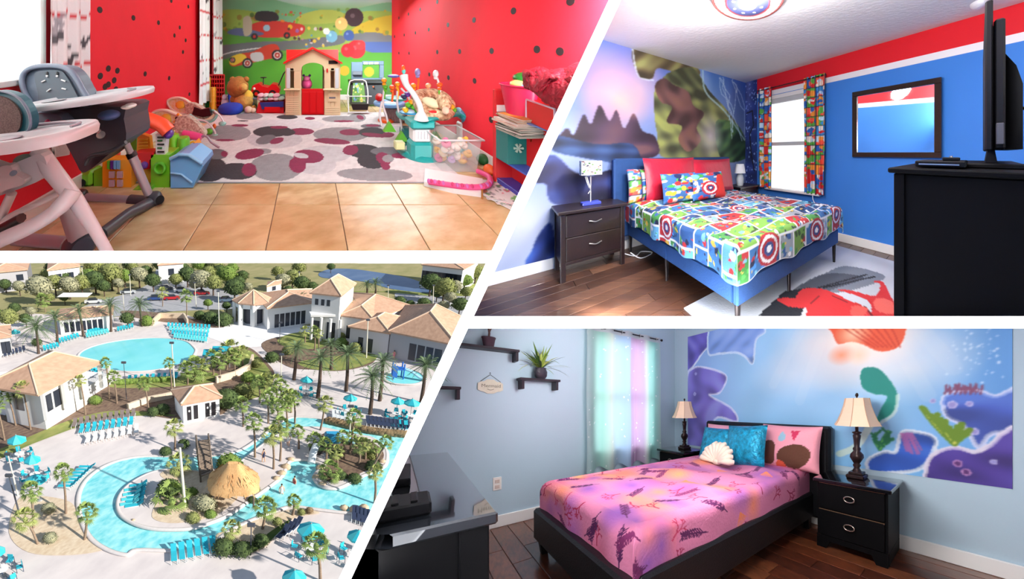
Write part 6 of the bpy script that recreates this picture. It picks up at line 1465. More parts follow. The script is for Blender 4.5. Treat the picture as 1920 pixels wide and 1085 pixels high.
for nm, yy, lab, head, seat, extra in (
    ('baby_rocker', 2.95, 'pastel baby rocker with yellow sun print and pink roll, nearer the play gate', [(285, 215), (292, 208), (308, 206), (325, 212), (338, 220), (326, 240), (312, 244), (294, 232)], [(330, 222), (350, 218), (372, 235), (384, 252), (372, 262), (345, 258), (328, 244)], 0),
    ('baby_rocker', 3.45, 'pastel baby rocker with green frame and black strap, closer to the curtain', [(314, 190), (322, 184), (338, 183), (352, 190), (362, 200), (350, 210), (336, 212), (320, 202)], [(348, 196), (362, 194), (382, 205), (396, 215), (380, 224), (352, 218)], 1)):
    rk = T(F1, nm, lab, 'baby rocker', at(head[5][0], head[5][1], yy), abs_=True)
    rk.part('head_shell', MB().prism([(at(u, v, yy)[0], at(u, v, yy)[2]) for u, v in spl(head, 4)], 'y', yy, yy + .06), RKW)
    rk.part('padded_edge', MB().tube([at(u, v, yy) for u, v in spl(head, 4)], .016, 7, closed=True), M('cream_piping', (236, 230, 214), .8))
    rk.part('seat_cloth', MB().prism([(at(u, v, yy - .05)[0], at(u, v, yy - .05)[2]) for u, v in spl(seat, 4)], 'y', yy - .05, yy + .03), RKB)
    c = at(sum(p[0] for p in head) / 8, sum(p[1] for p in head) / 8, yy - .02)
    rk.part('sun_patch', MB().ell((c[0], yy - .004, c[2]), (.06, .012, .05), 14, 8, wob=.12), PL('sun_yellow', (240, 200, 70), .9))
    if extra == 0:
        rk.part('pink_roll', MB().tube([at(343, 248, yy - .1), at(360, 253, yy - .1), at(378, 257, yy - .1)], [.03, .042, .036], 12), PNKP)
        for k in range(5): q = at(334 - k * 3, 214 + k * 7, yy - .04); rk.part('harness_dot', MB().ell(q, (.018, .01, .016), 8, 6), [ORY, BLKP][k % 2])
        rk.part('frame_tube', MB().tube(spl([at(352, 262, yy - .1), at(384, 254, yy - .1), at(396, 266, yy - .12), at(411, 276, yy - .14)], 4, False), .012, 8), M('grey_tube', (170, 170, 186), .35, .3)); rk.part('yellow_strut', MB().tube([at(330, 250, yy), at(334, 226, yy), at(340, 216, yy)], .014, 8), YEL)
        rk.part('base_tube', MB().tube([at(330, 268, yy - .1), at(350, 272, yy - .1), at(375, 278, yy)], .012, 8), M('tan_tube', (206, 186, 150), .5))
    else:
        rk.part('black_strap', MB().prism([(at(u, v, yy - .07)[0], at(u, v, yy - .07)[2]) for u, v in ((364, 200), (376, 205), (392, 202), (396, 216), (380, 219), (360, 214))], 'y', yy - .07, yy - .02), BLKP)
        rk.part('aqua_frame', MB().tube(spl([at(355, 215, yy - .1), at(372, 225, yy - .1), at(396, 226, yy - .1), at(406, 214, yy - .1), at(398, 207, yy)], 4, False), .022, 8), PL('aqua', (150, 206, 196), .5))
        for pts in ([(370, 224), (388, 228), (402, 244), (404, 252)], [(402, 208), (412, 216), (419, 228)]): rk.part('leg_tube', MB().tube(spl([at(u, v, yy - .12) for u, v in pts], 4, False), .011, 8), TUBE)
        for u, v in ((402, 254), (417, 231)): rk.part('rubber_foot', MB().ell(at(u, v, yy - .12), (.05, .04, .028), 10, 6), PL('aqua', (150, 206, 196), .5))
        rk.part('green_toy', MB().ell(at(392, 246, yy - .08), (.05, .03, .04), 10, 7), GRN); rk.part('orange_toy', MB().ell(at(402, 236, yy - .06), (.025, .02, .035), 8, 6), ORG)
# ---------------- grey high chair (farther)
h1 = T(F1, 'high_chair', 'charcoal and grey high chair with a pale tray, the farther of the two', 'high chair', (-1.2, 1.75, 0), abs_=True)
shell = spl([(46, 170), (42, 148), (50, 132), (72, 124), (112, 124), (136, 136), (156, 168), (166, 196), (120, 215), (76, 214), (58, 190)], 4)
y = 1.66
SLG = PL('slate_grey', (92, 104, 122), .45)
h1.part('back_shell', MB().prism([(at(u, v, y)[0], at(u, v, y)[2]) for u, v in shell], 'y', y, y + .09), SLG)
inn = spl([(68, 140), (78, 132), (112, 131), (126, 140), (146, 175), (152, 200), (84, 204), (74, 170)], 4)
h1.part('back_pad', MB().prism([(at(u, v, y)[0], at(u, v, y)[2]) for u, v in inn], 'y', y - .012, y), PL('pad_grey', (80, 92, 104), .6))
h1.part('rolled_edge', MB().tube([at(u, v, y - .005) for u, v in shell], .016, 8, closed=True), PL('edge_grey', (110, 122, 142), .4))
for u0, v0, u1, v1 in ((78, 153, 85, 150), (88, 171, 95, 166), (115, 149, 123, 152), (116, 165, 124, 167)): h1.part('harness_slot', MB().tube([at(u0, v0, y - .014), at(u1, v1, y - .014)], .0045, 6), WHT)
for u in (88, 107): q = at(u, 137, y - .014); h1.part('harness_hole', MB().ell(q, (.009, .004, .012), 8, 6), BLKP); q = at(u, 142, y - .014); h1.part('rivet', MB().ell(q, (.008, .004, .008), 8, 6), WHT)
body = [(66, 214), (120, 207), (226, 200), (232, 222), (236, 262), (214, 280), (168, 318), (152, 321), (140, 300), (112, 256), (62, 240)]
h1.part('seat_body', MB().prism([(at(u, v, 1.6)[0], at(u, v, 1.6)[2]) for u, v in spl(body, 3)], 'y', 1.6, 1.84), PL('graphite', (64, 62, 72), .45))
h1.part('footrest_lip', MB().tube(spl([at(160, 308, 1.58), at(170, 292, 1.58), at(205, 284, 1.58), at(236, 266, 1.58)], 4, False), .012, 8), CHR)
h1.part('arm_shell', MB().prism([(at(u, v, 1.54)[0], at(u, v, 1.54)[2]) for u, v in spl([(60, 240), (62, 218), (70, 212), (100, 213), (114, 219), (126, 236), (110, 246)], 3)], 'y', 1.54, 1.6), SLG)
h1.part('pink_button', MB().ell(at(89, 230, 1.53), (.016, .01, .022), 10, 8), PL('magenta', (200, 40, 96)))
h1.part('blue_cushion', MB().ell(at(205, 215, 1.58), (.06, .05, .03), 12, 8), PL('steel_blue', (60, 88, 140), .6))
h1.part('metal_latch', MB().tube(spl([at(166, 228, 1.58), at(178, 236, 1.57), at(186, 246, 1.57)], 3, False), [.012] * 6 + [.016], 8).cyl(at(189, 252, 1.58), at(189, 252, 1.565), .022, n=14), M('chrome', (210, 206, 200), .25, .8))
tray = MB(); zt_ = .853
def trayfn(m, cx_, cy_, cz, a_, b_, th_, n=36, lip=.012, p=2.6):
    rings = [(1.0, -th_), (1.02, -th_ * .4), (1.0, 0), (.94, lip * .2), (.9, -lip), (.0, -lip)]
    vs = []; fs = []
    for s_, dz_ in rings:
        for k in range(n):
            t_ = 2 * math.pi * k / n; c_, s2 = math.cos(t_), math.sin(t_); q_ = (abs(c_) ** p + abs(s2) ** p) ** (-1 / p); vs.append((a_ * s_ * q_ * c_, b_ * s_ * q_ * s2, dz_))
    for i in range(len(rings) - 1):
        for k in range(n): l = (k + 1) % n; fs.append((i * n + k, i * n + l, (i + 1) * n + l, (i + 1) * n + k))
    m.add(vs, fs, True); m.add([(v[0], v[1], v[2]) for v in vs[:n]], [tuple(range(n))[::-1]])
m0 = MB(); trayfn(m0, 0, 0, 0, .33, .2, .035); m = MB(); m.sub(m0, tr(-1.275, 1.56, zt_) @ roty(-.12)); h1.part('tray', m, PL('tray_grey', (200, 200, 206), .35))
m0 = MB(); m0.ell((-.2, -.02, -.006), (.06, .05, .006), 14, 6).tube([(.12, .14, .0), (.22, .06, .0), (.25, -.05, .0)], .006, 6); m = MB(); m.sub(m0, tr(-1.275, 1.56, zt_) @ roty(-.12)); h1.part('cup_ring', m, PL('tray_dark', (150, 150, 156), .4))
h1.part('tray_clip', MB().ell(at(245, 197, 1.5), (.03, .03, .014), 10, 6).ell(at(238, 200, 1.5), (.03, .03, .012), 10, 6), WHT)
GTB = M('grey_metal_tube', (176, 172, 184), .35, .25)
h1.part('leg', MB().tube([at(232, 258, 1.75), at(247, 290, 1.82)], .02, 12), GTB); h1.part('leg', MB().tube([at(246, 287, 1.82), at(278, 362, 1.92)], .028, 12), GTB)
h1.part('leg_collar', MB().tube([at(245, 285, 1.82), at(249, 294, 1.82)], .032, 12), BLKP)
h1.part('foot_hub', MB().ell(at(289, 373, 1.93), (.055, .05, .055), 14, 10, p=.9), CHR); h1.part('wheel', MB().cyl(at(300, 374, 1.92), at(300, 374, 1.89), .028, n=16), BLKP)
h1.part('base_bar', MB().tube([at(286, 378, 1.92), at(240, 400, 1.72), at(190, 440, 1.5)], [.042, .032, .036], 12), CHR)
h1.part('rear_bar', MB().tube([at(160, 369, 1.96), at(245, 374, 1.96)], .027, 12), GTB); h1.part('rear_bar_end', MB().tube([at(243, 374, 1.955), at(285, 378, 1.94)], .036, 12), CHR); h1.part('rear_hub', MB().ell(at(150, 366, 1.96), (.05, .05, .045), 12, 8), BLKP)
h1.part('leg', MB().tube([at(78, 282, 1.62), at(100, 330, 1.6)], .02, 10), GTB); h1.part('leg', MB().tube([at(128, 385, 1.48), at(152, 448, 1.42)], [.045, .05], 12), PL('warm_grey', (170, 160, 164), .45))
# ---------------- white high chair (nearest)
h2 = T(F1, 'high_chair', 'white high chair with a mesh back, nearest and cut off by the left edge', 'high chair', (-1.5, 1.2, 0), abs_=True)
WPL = PL('warm_white', (214, 210, 216), .4)
yb2 = 1.28
bk2 = spl([(-60, 190), (-20, 172), (10, 172), (36, 184), (54, 210), (57, 234), (48, 248), (20, 262), (-60, 270)], 4)
h2.part('teal_back_frame', MB().prism([(at(u, v, yb2)[0], at(u, v, yb2)[2]) for u, v in bk2], 'y', yb2, yb2 + .04), PL('petrol', (34, 96, 112), .5))
msh = spl([(-60, 200), (-20, 180), (6, 180), (26, 190), (40, 208), (42, 228), (34, 246), (0, 258), (-60, 262)], 4)
h2.part('mesh_back', MB().prism([(at(u, v, yb2)[0], at(u, v, yb2)[2]) for u, v in msh], 'y', yb2 - .008, yb2), M('brown_mesh', (120, 100, 96), .9, vs=160, c2=(84, 66, 64)))
h2.part('grey_piping', MB().tube([at(u, v, yb2 - .004) for u, v in bk2], .006, 6, closed=True), PL('edge_grey', (110, 122, 142), .4))
m0 = MB(); trayfn(m0, 0, 0, 0, .40, .16, .05, lip=.016, p=3.2); m = MB(); m.sub(m0, tr(-1.40, 1.2, .745) @ roty(-.1)); h2.part('tray', m, WPL)
m0 = MB(); m0.ell((.12, -.06, -.014), (.08, .05, .008), 16, 6).tube(spl([(.02, .12, -.006), (.2, .13, -.006), (.34, .08, -.006), (.35, .02, -.006)], 4, False), .008, 6); m = MB(); m.sub(m0, tr(-1.44, 1.2, .745) @ roty(-.1)); h2.part('tray_hollow', m, PL('tray_mauve', (176, 168, 180), .4))
h2.part('seat_side', MB().prism([(at(u, v, 1.2)[0], at(u, v, 1.2)[2]) for u, v in spl([(-60, 296), (0, 312), (40, 300), (76, 288), (88, 312), (76, 336), (40, 352), (0, 366), (-60, 380)], 3)], 'y', 1.2, 1.24), WPL)
h2.part('pivot_bracket', MB().prism([(at(u, v, 1.18)[0], at(u, v, 1.18)[2]) for u, v in spl([(-10, 320), (6, 310), (24, 308), (32, 324), (50, 334), (46, 344), (20, 352), (-10, 362)], 3)], 'y', 1.17, 1.2), PL('beige_white', (206, 192, 192), .45))
h2.part('pivot_bolt', MB().cyl(at(25, 324, 1.165), at(25, 324, 1.17), .012, n=12), MGR)
h2.part('green_bag', MB().ell(at(52, 304, 1.22), (.07, .02, .04), 12, 8), M('mint_film', (120, 176, 160), .3, alpha=.8))
h2.part('leg', MB().tube([at(72, 280, 1.24), at(100, 322, 1.22), at(140, 372, 1.2), at(178, 430, 1.18), at(212, 490, 1.16)], [.032, .034, .03, .022, .018], 12), WPL)
h2.part('leg', MB().tube([at(22, 362, 1.2), at(-14, 440, 1.2)], .018, 10), PL('beige_white', (206, 192, 192), .45))
h2.part('rocker_rail', MB().tube(spl([at(-40, 475, 1.08), at(0, 450, 1.1), at(50, 428, 1.12), at(95, 402, 1.14), at(125, 374, 1.16), at(138, 356, 1.18)], 4, False), [.03] * 14 + [.034] * 7, 12), WPL)
h2.part('inner_rail', MB().tube(spl([at(-30, 440, 1.2), at(20, 404, 1.2), at(70, 382, 1.2), at(110, 362, 1.22)], 4, False), .013, 8), PL('beige_white', (206, 192, 192), .45))
h2.part('rubber_pad', MB().tube([at(-4, 432, 1.15), at(40, 408, 1.15)], .02, 8), BLKP)
h2.part('base_bar', MB().tube([at(30, 447, 1.5), at(122, 455, 1.5)], .032, 12), GTB)
h2.part('foot_hub', MB().ell(at(150, 458, 1.42), (.08, .06, .055), 14, 10, p=.8), CHR); h2.part('wheel', MB().cyl(at(155, 466, 1.38), at(155, 466, 1.35), .045, n=20), PL('navy_grey', (44, 50, 66), .4))
# ================================================================== RESORT seen from the air
F = F2
def G(u, v, z=0.0): q = F.pt(u, v, 'z', z); return (float(q[0]), float(q[1]))
def up(u, v, y): return float(F.pt(u, v, 'y', y)[2])
def flat(name, pts, z, m, kind='structure', smooth=True, th=.0, lab=None, cat=None, skirt=0.0):
    P_ = [G(u, v) for u, v in (spl(pts, 5) if smooth else pts)]
    mb = MB()
    area = sum(P_[i][0] * P_[(i + 1) % len(P_)][1] - P_[(i + 1) % len(P_)][0] * P_[i][1] for i in range(len(P_)))
    if area < 0: P_ = P_[::-1]
    n = len(P_); zz = [z] * n
    mb.add([(p[0], p[1], z) for p in P_], [tuple(range(n))])
    if skirt:
        vs = [(p[0], p[1], z) for p in P_] + [(p[0], p[1], z - skirt) for p in P_]
        mb.add(vs, [(i, n + i, n + (i + 1) % n, (i + 1) % n) for i in range(n)])
    return solo(F, name, mb, m, lab, cat, (P_[0][0], P_[0][1], z), kind=kind, abs_=True)
GRASS = M('dry_grass', (136, 134, 84), .95, vs=.12, c2=(164, 152, 108)); LAWN = M('lawn_green', (112, 130, 62), .95, vs=.5, c2=(150, 150, 84)); MULCH = M('bark_mulch', (96, 74, 66), .95, vs=1.2, c2=(134, 112, 92)); SAND = M('sandy_bed', (222, 204, 178), .95, vs=1.5, c2=(200, 176, 148))
PAV = M('pale_pavers', (222, 212, 208), .8, vs=.35, c2=(206, 196, 194), bump=.3, bs=2.5); WPAV = M('white_terrace', (238, 236, 236), .8, var=.03, vs=1); ASP = M('asphalt', (162, 162, 166), .9, var=.08, vs=.6)
def water_m(name, c, c2, vs_, rough=.08):
    m = M(name, c, rough, vs=vs_, c2=c2, bump=.35, bs=2.2); return m
WAT = water_m('pool_water', (104, 202, 210), (176, 234, 234), .8); WATD = water_m('deep_pool_water', (116, 214, 220), (136, 224, 226), .12); LAKE = M('lake_water', (72, 98, 136), .15, vs=.1, c2=(96, 118, 150))
solo(F, 'ground_field', MB().add([(-140, 15, -.35), (160, 15, -.35), (260, 330, -.35), (-220, 330, -.35)], [(0, 1, 2, 3)]), GRASS, kind='structure')
flat('ground_road', [(160, 570), (235, 548), (285, 526), (292, 505), (300, 490), (330, 490), (345, 515), (440, 548), (470, 556), (440, 575), (380, 578), (300, 582), (220, 590), (150, 590)], -.30, ASP)
flat('ground_road', [(740, 548), (800, 545), (930, 560), (930, 620), (860, 600), (780, 580)], -.30, ASP)
flat('lawn', [(590, 540), (720, 545), (820, 552), (940, 548), (940, 520), (800, 530), (700, 545)], -.29, LAWN)
flat('lake', [(598, 510), (620, 502), (660, 502), (700, 507), (760, 517), (800, 530), (850, 545), (820, 548), (740, 540), (690, 527), (640, 521), (605, 518)], -.28, LAKE, lab='blue-grey lake in the field behind the clubhouse', cat='lake', kind='thing')
flat('paving', [(-90, 640), (0, 600), (60, 585), (150, 590), (250, 592), (300, 585), (345, 586), (380, 598), (450, 608), (560, 612), (700, 640), (780, 668), (930, 690), (930, 1160), (-150, 1160), (-150, 700)], -.25, PAV, smooth=False)
flat('terrace', [(360, 612), (440, 600), (540, 605), (600, 612), (630, 625), (560, 628), (530, 640), (500, 645), (460, 648), (420, 640)], -.22, WPAV)
# planting beds and lawns
flat('planting_bed', [(-60, 720), (20, 700), (90, 760), (150, 748), (190, 722), (240, 716), (320, 712), (345, 700), (400, 676), (440, 648), (470, 650), (500, 676), (515, 700), (500, 735), (470, 745), (430, 762), (410, 775), (330, 782), (262, 772), (200, 775), (140, 796), (60, 826), (-60, 870)], -.20, MULCH)
flat('lawn', [(-60, 850), (0, 838), (90, 800), (140, 782), (200, 768), (262, 768), (330, 776), (262, 776), (200, 779), (140, 799), (60, 829), (-20, 862)], -.18, LAWN)
flat('lawn', [(215, 712), (320, 705), (400, 695), (400, 712), (320, 722), (215, 724)], -.18, LAWN)
flat('lawn', [(440, 660), (470, 655), (505, 690), (512, 712), (490, 738), (450, 748), (470, 715), (450, 690)], -.18, LAWN)
flat('planting_bed', [(490, 642), (530, 628), (600, 628), (680, 645), (705, 660), (695, 680), (640, 692), (590, 690), (545, 686), (510, 665)], -.20, MULCH)
flat('lawn', [(520, 636), (550, 622), (600, 622), (622, 634), (600, 650), (545, 650)], -.17, LAWN)
flat('lawn', [(560, 676), (640, 664), (704, 658), (700, 674), (650, 690), (590, 690)], -.17, LAWN)
flat('planting_bed', [(730, 640), (800, 650), (860, 668), (850, 690), (780, 678), (720, 660)], -.20, MULCH)
flat('planting_bed', [(240, 590), (300, 600), (400, 612), (430, 605), (440, 590), (370, 596), (300, 584), (230, 580)], -.20, MULCH)
flat('planting_bed', [(34, 931), (79, 926), (131, 937), (147, 963), (158, 984), (200, 1010), (194, 1026), (131, 1036), (53, 1031), (16, 994)], -.2, SAND)
COP = M('pool_coping', (214, 206, 202), .7, var=.05, vs=2)
# pools
def pool(name, pts, m, lab, cop=True, z=-.19):
    t = T(F, name, lab, 'pool', (*G(*pts[0]), z), abs_=True); P_ = [G(u, v) for u, v in spl(pts, 6)]; n = len(P_)
    if sum(P_[i][0] * P_[(i + 1) % n][1] - P_[(i + 1) % n][0] * P_[i][1] for i in range(n)) < 0: P_ = P_[::-1]
    t.part('water', MB().add([(p[0], p[1], z) for p in P_], [tuple(range(n))]), m)
    if cop: t.part('coping', MB().tube([(p[0], p[1], z + .02) for p in P_], .28, 6, closed=True, flat=.35), COP)
    return t
pool('swimming_pool', [(147, 662), (165, 650), (200, 640), (250, 633), (300, 631), (345, 636), (363, 648), (366, 658), (350, 675), (310, 688), (260, 694), (210, 692), (170, 684), (150, 674)], WATD, 'large oval turquoise swimming pool at the upper left with a pale deck')
pool('lazy_river', [(330, 852), (260, 853), (205, 866), (165, 892), (147, 925), (150, 965), (168, 1003), (200, 1026), (237, 1036), (256, 1027), (330, 1028), (390, 1020), (420, 999), (449, 981), (485, 966), (522, 952), (551, 946), (600, 952), (660, 958), (730, 958), (800, 930), (860, 860), (830, 822), (763, 811), (703, 805), (657, 793), (611, 784), (588, 780), (545, 780), (515, 796), (490, 815), (449, 841), (398, 851), (370, 852)], WAT, 'winding turquoise lazy river pool looping round the planted islands')
pool('splash_pool', [(720, 705), (735, 694), (765, 690), (790, 698), (796, 710), (775, 718), (735, 716)], WATD, 'small turquoise splash pool with the blue slide at the right', z=-.16)
ISL = [(290, 884), (256, 899), (231, 919), (221, 942), (227, 964), (250, 980), (279, 989), (313, 992), (358, 990), (392, 980), (426, 966), (461, 942), (507, 910), (529, 891), (541, 866), (560, 861), (580, 862), (603, 871), (590, 891), (595, 905), (612, 914), (634, 914), (659, 903), (683, 890), (717, 876), (725, 861), (722, 840), (700, 822), (680, 817), (646, 811), (611, 803), (588, 801), (556, 803), (520, 815), (492, 834), (461, 858), (430, 880), (398, 880), (370, 884), (330, 880)]
isl = T(F, 'planted_island', 'sandy planted island ringed by the lazy river with the thatched hut', 'island', (*G(300, 940), -.1), abs_=True)
P_ = [G(u, v) for u, v in spl(ISL, 4)][::-1]; n = len(P_)
if sum(P_[i][0] * P_[(i + 1) % n][1] - P_[(i + 1) % n][0] * P_[i][1] for i in range(n)) < 0: P_ = P_[::-1]
isl.part('paved_surface', MB().add([(p[0], p[1], .12) for p in P_], [tuple(range(n))]), PAV); isl.part('stone_edge', MB().tube([(p[0], p[1], -.02) for p in P_], .26, 6, closed=True, flat=.7), COP)
flat('planting_bed', [(300, 890), (330, 880), (400, 890), (470, 900), (450, 930), (420, 958), (380, 975), (320, 982), (285, 970), (300, 935), (318, 910)], .15, SAND)
flat('planting_bed', [(610, 812), (680, 822), (716, 845), (712, 868), (660, 895), (620, 905), (604, 890), (618, 860), (600, 840)], .15, MULCH)
flat('planting_bed', [(405, 1000), (415, 1030), (440, 1038), (470, 1034), (500, 1020), (537, 981), (556, 966), (600, 958), (560, 950), (520, 958), (470, 975), (430, 990)], -.15, SAND)
flat('lawn', [(408, 1008), (415, 1030), (440, 1038), (470, 1034), (505, 1012), (545, 972), (520, 985), (480, 1010), (440, 1015)], -.12, M('hedge_ground', (66, 88, 40), .95, vs=1, c2=(88, 106, 52)))
# ---------------- buildings
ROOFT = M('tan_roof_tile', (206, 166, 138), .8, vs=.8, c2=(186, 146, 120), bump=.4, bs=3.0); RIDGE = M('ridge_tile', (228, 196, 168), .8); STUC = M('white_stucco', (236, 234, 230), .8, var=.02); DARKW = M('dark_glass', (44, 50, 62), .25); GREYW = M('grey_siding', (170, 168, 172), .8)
def hip(t, q, rise, walls_h, wallm=None, inset=.5, open_=False):
    """hipped roof over four eave corners q (x,y) counted FL, FR, BR, BL at height walls_h; walls below"""
    Q = [Vector((a[0], a[1], walls_h)) for a in q]; l0 = (Q[1] - Q[0]).length; l1 = (Q[3] - Q[0]).length
    if l0 < l1: Q = [Q[1], Q[2], Q[3], Q[0]]; l0, l1 = l1, l0
    m0 = (Q[0] + Q[3]) / 2; m1 = (Q[1] + Q[2]) / 2; d = (m1 - m0); k = min(.48, (l1 / 2) / max(d.length, .1)); zz = Vector((0, 0, rise))
    R0 = m0 + d * k + zz; R1 = m1 - d * k + zz; lo = Vector((0, 0, -.25))
    m = MB().add([Q[0], Q[1], Q[2], Q[3], R0, R1], [(0, 1, 5, 4), (1, 2, 5), (2, 3, 4, 5), (3, 0, 4)])
    m.add([Q[0], Q[1], Q[2], Q[3], Q[0] + lo, Q[1] + lo, Q[2] + lo, Q[3] + lo], [(0, 4, 5, 1), (1, 5, 6, 2), (2, 6, 7, 3), (3, 7, 4, 0), (4, 7, 6, 5)])
    r = t.part('roof', m, ROOFT)
    for a, b in ((Q[0], R0), (Q[3], R0), (Q[1], R1), (Q[2], R1), (R0, R1)): t.part('ridge_cap', MB().tube([a + Vector((0, 0, .05)), b + Vector((0, 0, .05))], .14, 6), RIDGE, parent=r)
    if not open_:
        c = sum((Vector((a[0], a[1], 0)) for a in q), Vector()) / 4
        W4 = [Vector((a[0], a[1], 0)) + (c - Vector((a[0], a[1], 0))).normalized() * inset for a in q]
        m = MB(); V = [v + Vector((0, 0, -.3)) for v in W4] + [v + Vector((0, 0, walls_h - .1)) for v in W4]
        m.add(V, [(0, 1, 5, 4), (1, 2, 6, 5), (2, 3, 7, 6), (3, 0, 4, 7)]); t.part('walls', m, wallm or STUC)
        return W4
def opening(t, A_, B_, s, w, z0, z1, m, name='window', off=.05):
    """window on the wall from A_ to B_ at fraction s, width w metres"""
    d = (B_ - A_).normalized(); n_ = Vector((d.y, -d.x, 0)); c = A_ + (B_ - A_) * s + n_ * off
    mb = MB(); V = [c - d * w / 2, c + d * w / 2]; V = [Vector((V[0].x, V[0].y, z0)), Vector((V[1].x, V[1].y, z0)), Vector((V[1].x, V[1].y, z1)), Vector((V[0].x, V[0].y, z1))]
    mb.add(V + [v - n_ * .12 for v in V], [(0, 1, 2, 3), (0, 4, 5, 1), (1, 5, 6, 2), (2, 6, 7, 3), (3, 7, 4, 0)])
    return t.part(name, mb, m)
def house(name, lab, quad, h, rise, wins=(), wallm=None, inset=.6, cat='building'):
    q = [G(u, v, h) for u, v in quad]
    t = T(F, name, lab, cat, (q[0][0], q[0][1], 0), abs_=True); W4 = hip(t, q, rise, h, wallm, inset)
    for side, s, w, z0, z1 in wins: opening(t, W4[side], W4[(side + 1) % 4], s, w, z0, z1, DARKW, 'window' if z0 > .3 else 'door')
    return t, W4
club, _ = house('clubhouse_wing', 'long tan roofed clubhouse wing between the round pavilion and the tower', [(500, 577), (590, 566), (585, 541), (478, 551)], 4.6, 1.6, [(0, .2 + .12 * k, 1.1, .0, 2.9) for k in range(6)])
tw, W4 = house('clubhouse_tower', 'taller white clubhouse entrance tower with a peaked tan roof', [(580, 548), (640, 554), (668, 531), (612, 530)], 9.0, 2.4, [(0, .18, .7, 6.6, 7.8), (0, .4, .7, 6.6, 7.8), (0, .6, .7, 6.6, 7.8), (0, .25, 1.6, .0, 3.4), (0, .75, 1.8, .0, 3.4)], inset=.8)
for k in range(4):
    p = W4[0] + (W4[1] - W4[0]) * (k / 3); tw.part('column', MB().cyl((p.x, p.y - 2.0, -.2), (p.x, p.y - 2.0, 4.6), .3, n=8), STUC)
a, b = W4[0], W4[1]; tw.part('porch_roof', MB().box((a.x - .4, a.y - 2.5, 4.6), (b.x + .4, a.y + .2, 5.1), .05), STUC)
house('clubhouse_middle', 'middle clubhouse roof sloping down right of the entrance tower', [(636, 590), (700, 598), (770, 572), (655, 548)], 4.8, 1.6, [(0, .3, 1.2, .2, 2.8), (0, .7, 1.2, .2, 2.8)])
house('clubhouse_hall', 'broad tan roofed clubhouse hall at the far right', [(728, 620), (858, 646), (892, 606), (760, 572)], 4.8, 3.2, [(0, .38 + .13 * k, 1.3, .3, 3.3) for k in range(4)], GREYW)
house('clubhouse_annex', 'front clubhouse annex with a tan hipped roof and pale porch posts', [(652, 611), (732, 624), (765, 596), (700, 588)], 4.4, 1.5, [(0, .3, 1.0, 0, 2.6), (0, .55, 1.0, 0, 2.6)], M('shaded_stucco', (206, 202, 206), .8))  # annex walls: darker stucco copy with shade put into its colour
# round pavilion
pc = G(475, 606); pav = T(F, 'round_pavilion', 'white eight sided pavilion with arches and a tan cone roof', 'pavilion', (pc[0], pc[1] + 2, 0), abs_=True)
pcx, pcy, pr = pc[0], pc[1] + 2.6, 4.3
m = MB().lathe([(pr + .5, 4.5), (pr + .5, 4.75), (0.0, 7.0)], (pcx, pcy, 0), 8, smooth=False); r0 = pav.part('roof', m, ROOFT)
for k in range(8):
    a = 2 * math.pi * k / 8; a2 = 2 * math.pi * (k + 1) / 8; A_ = Vector((pcx + pr * math.cos(a), pcy + pr * math.sin(a), 0)); B_ = Vector((pcx + pr * math.cos(a2), pcy + pr * math.sin(a2), 0))
    pav.part('ridge_cap', MB().tube([(pcx + (pr + .5) * math.cos(a), pcy + (pr + .5) * math.sin(a), 4.8), (pcx, pcy, 7.05)], .12, 6), RIDGE, parent=r0)
    pav.part('column', MB().cyl((A_.x, A_.y, -.3), (A_.x, A_.y, 4.5), .42, n=8), STUC)
    for s_ in (0, 1):
        d_ = (B_ - A_) * .24; P0 = A_ if s_ == 0 else B_ - d_; V = [P0, P0 + d_]; pav.part('wall_pier', MB().add([(V[0].x, V[0].y, -.3), (V[1].x, V[1].y, -.3), (V[1].x, V[1].y, 4.5), (V[0].x, V[0].y, 4.5)], [(0, 1, 2, 3)]), STUC)
    pav.part('arch_head', MB().add([(A_.x, A_.y, 3.5), (B_.x, B_.y, 3.5), (B_.x, B_.y, 4.5), (A_.x, A_.y, 4.5)], [(0, 1, 2, 3)]), STUC)
pav.part('shade_core', MB().lathe([(2.2, -.2), (2.2, 4.4)], (pcx, pcy, 0), 8, smooth=False), M('shade_interior', (96, 98, 108), .9))  # drum added inside, its dark colour stands in for indoor shade
# poolside pavilion (left)
pv, W4 = house('poolside_pavilion', 'near left pool pavilion with a large tan hipped roof over a white terrace', [(-34, 722), (71, 739), (189, 678), (90, 657)], 5.6, 2.0, [(0, .4, 1.6, 2.0, 4.2), (1, .12, 1.4, 2.0, 4.3), (1, .3, 1.4, 2.0, 4.3)], inset=2.2)
D0 = [G(-60, 745, 1.6), G(87, 768, 1.6), G(205, 700, 1.6), G(120, 690, 1.6), G(-60, 700, 1.6)]
m = MB(); n = len(D0); m.add([(p[0], p[1], 1.6) for p in D0], [tuple(range(n))]); m.add([(p[0], p[1], 1.6) for p in D0] + [(p[0], p[1], -.3) for p in D0], [(i, n + i, n + (i + 1) % n, (i + 1) % n) for i in range(n)])
pv.part('terrace_deck', m, WPAV)
for A_, B_ in ((D0[0], D0[1]), (D0[1], D0[2])):
    A_, B_ = Vector((*A_, 1.6)), Vector((*B_, 1.6)); N = 14
    pv.part('rail', MB().tube([A_ + Vector((0, 0, 1.0)), B_ + Vector((0, 0, 1.0))], .05, 6), M('rail_grey', (110, 116, 124), .5))
    bm_ = MB()
    for k in range(N * 3): p = A_.lerp(B_, k / (N * 3)); bm_.box((p.x - .02, p.y - .02, 1.6), (p.x + .02, p.y + .02, 2.6), 0)
    pv.part('balusters', bm_, MATS['rail_grey'], kind='stuff')
    for k in (0, .5, 1): p = A_.lerp(B_, k); pv.part('rail_post', MB().box((p.x - .22, p.y - .22, 1.5), (p.x + .22, p.y + .22, 2.9), .02), STUC)
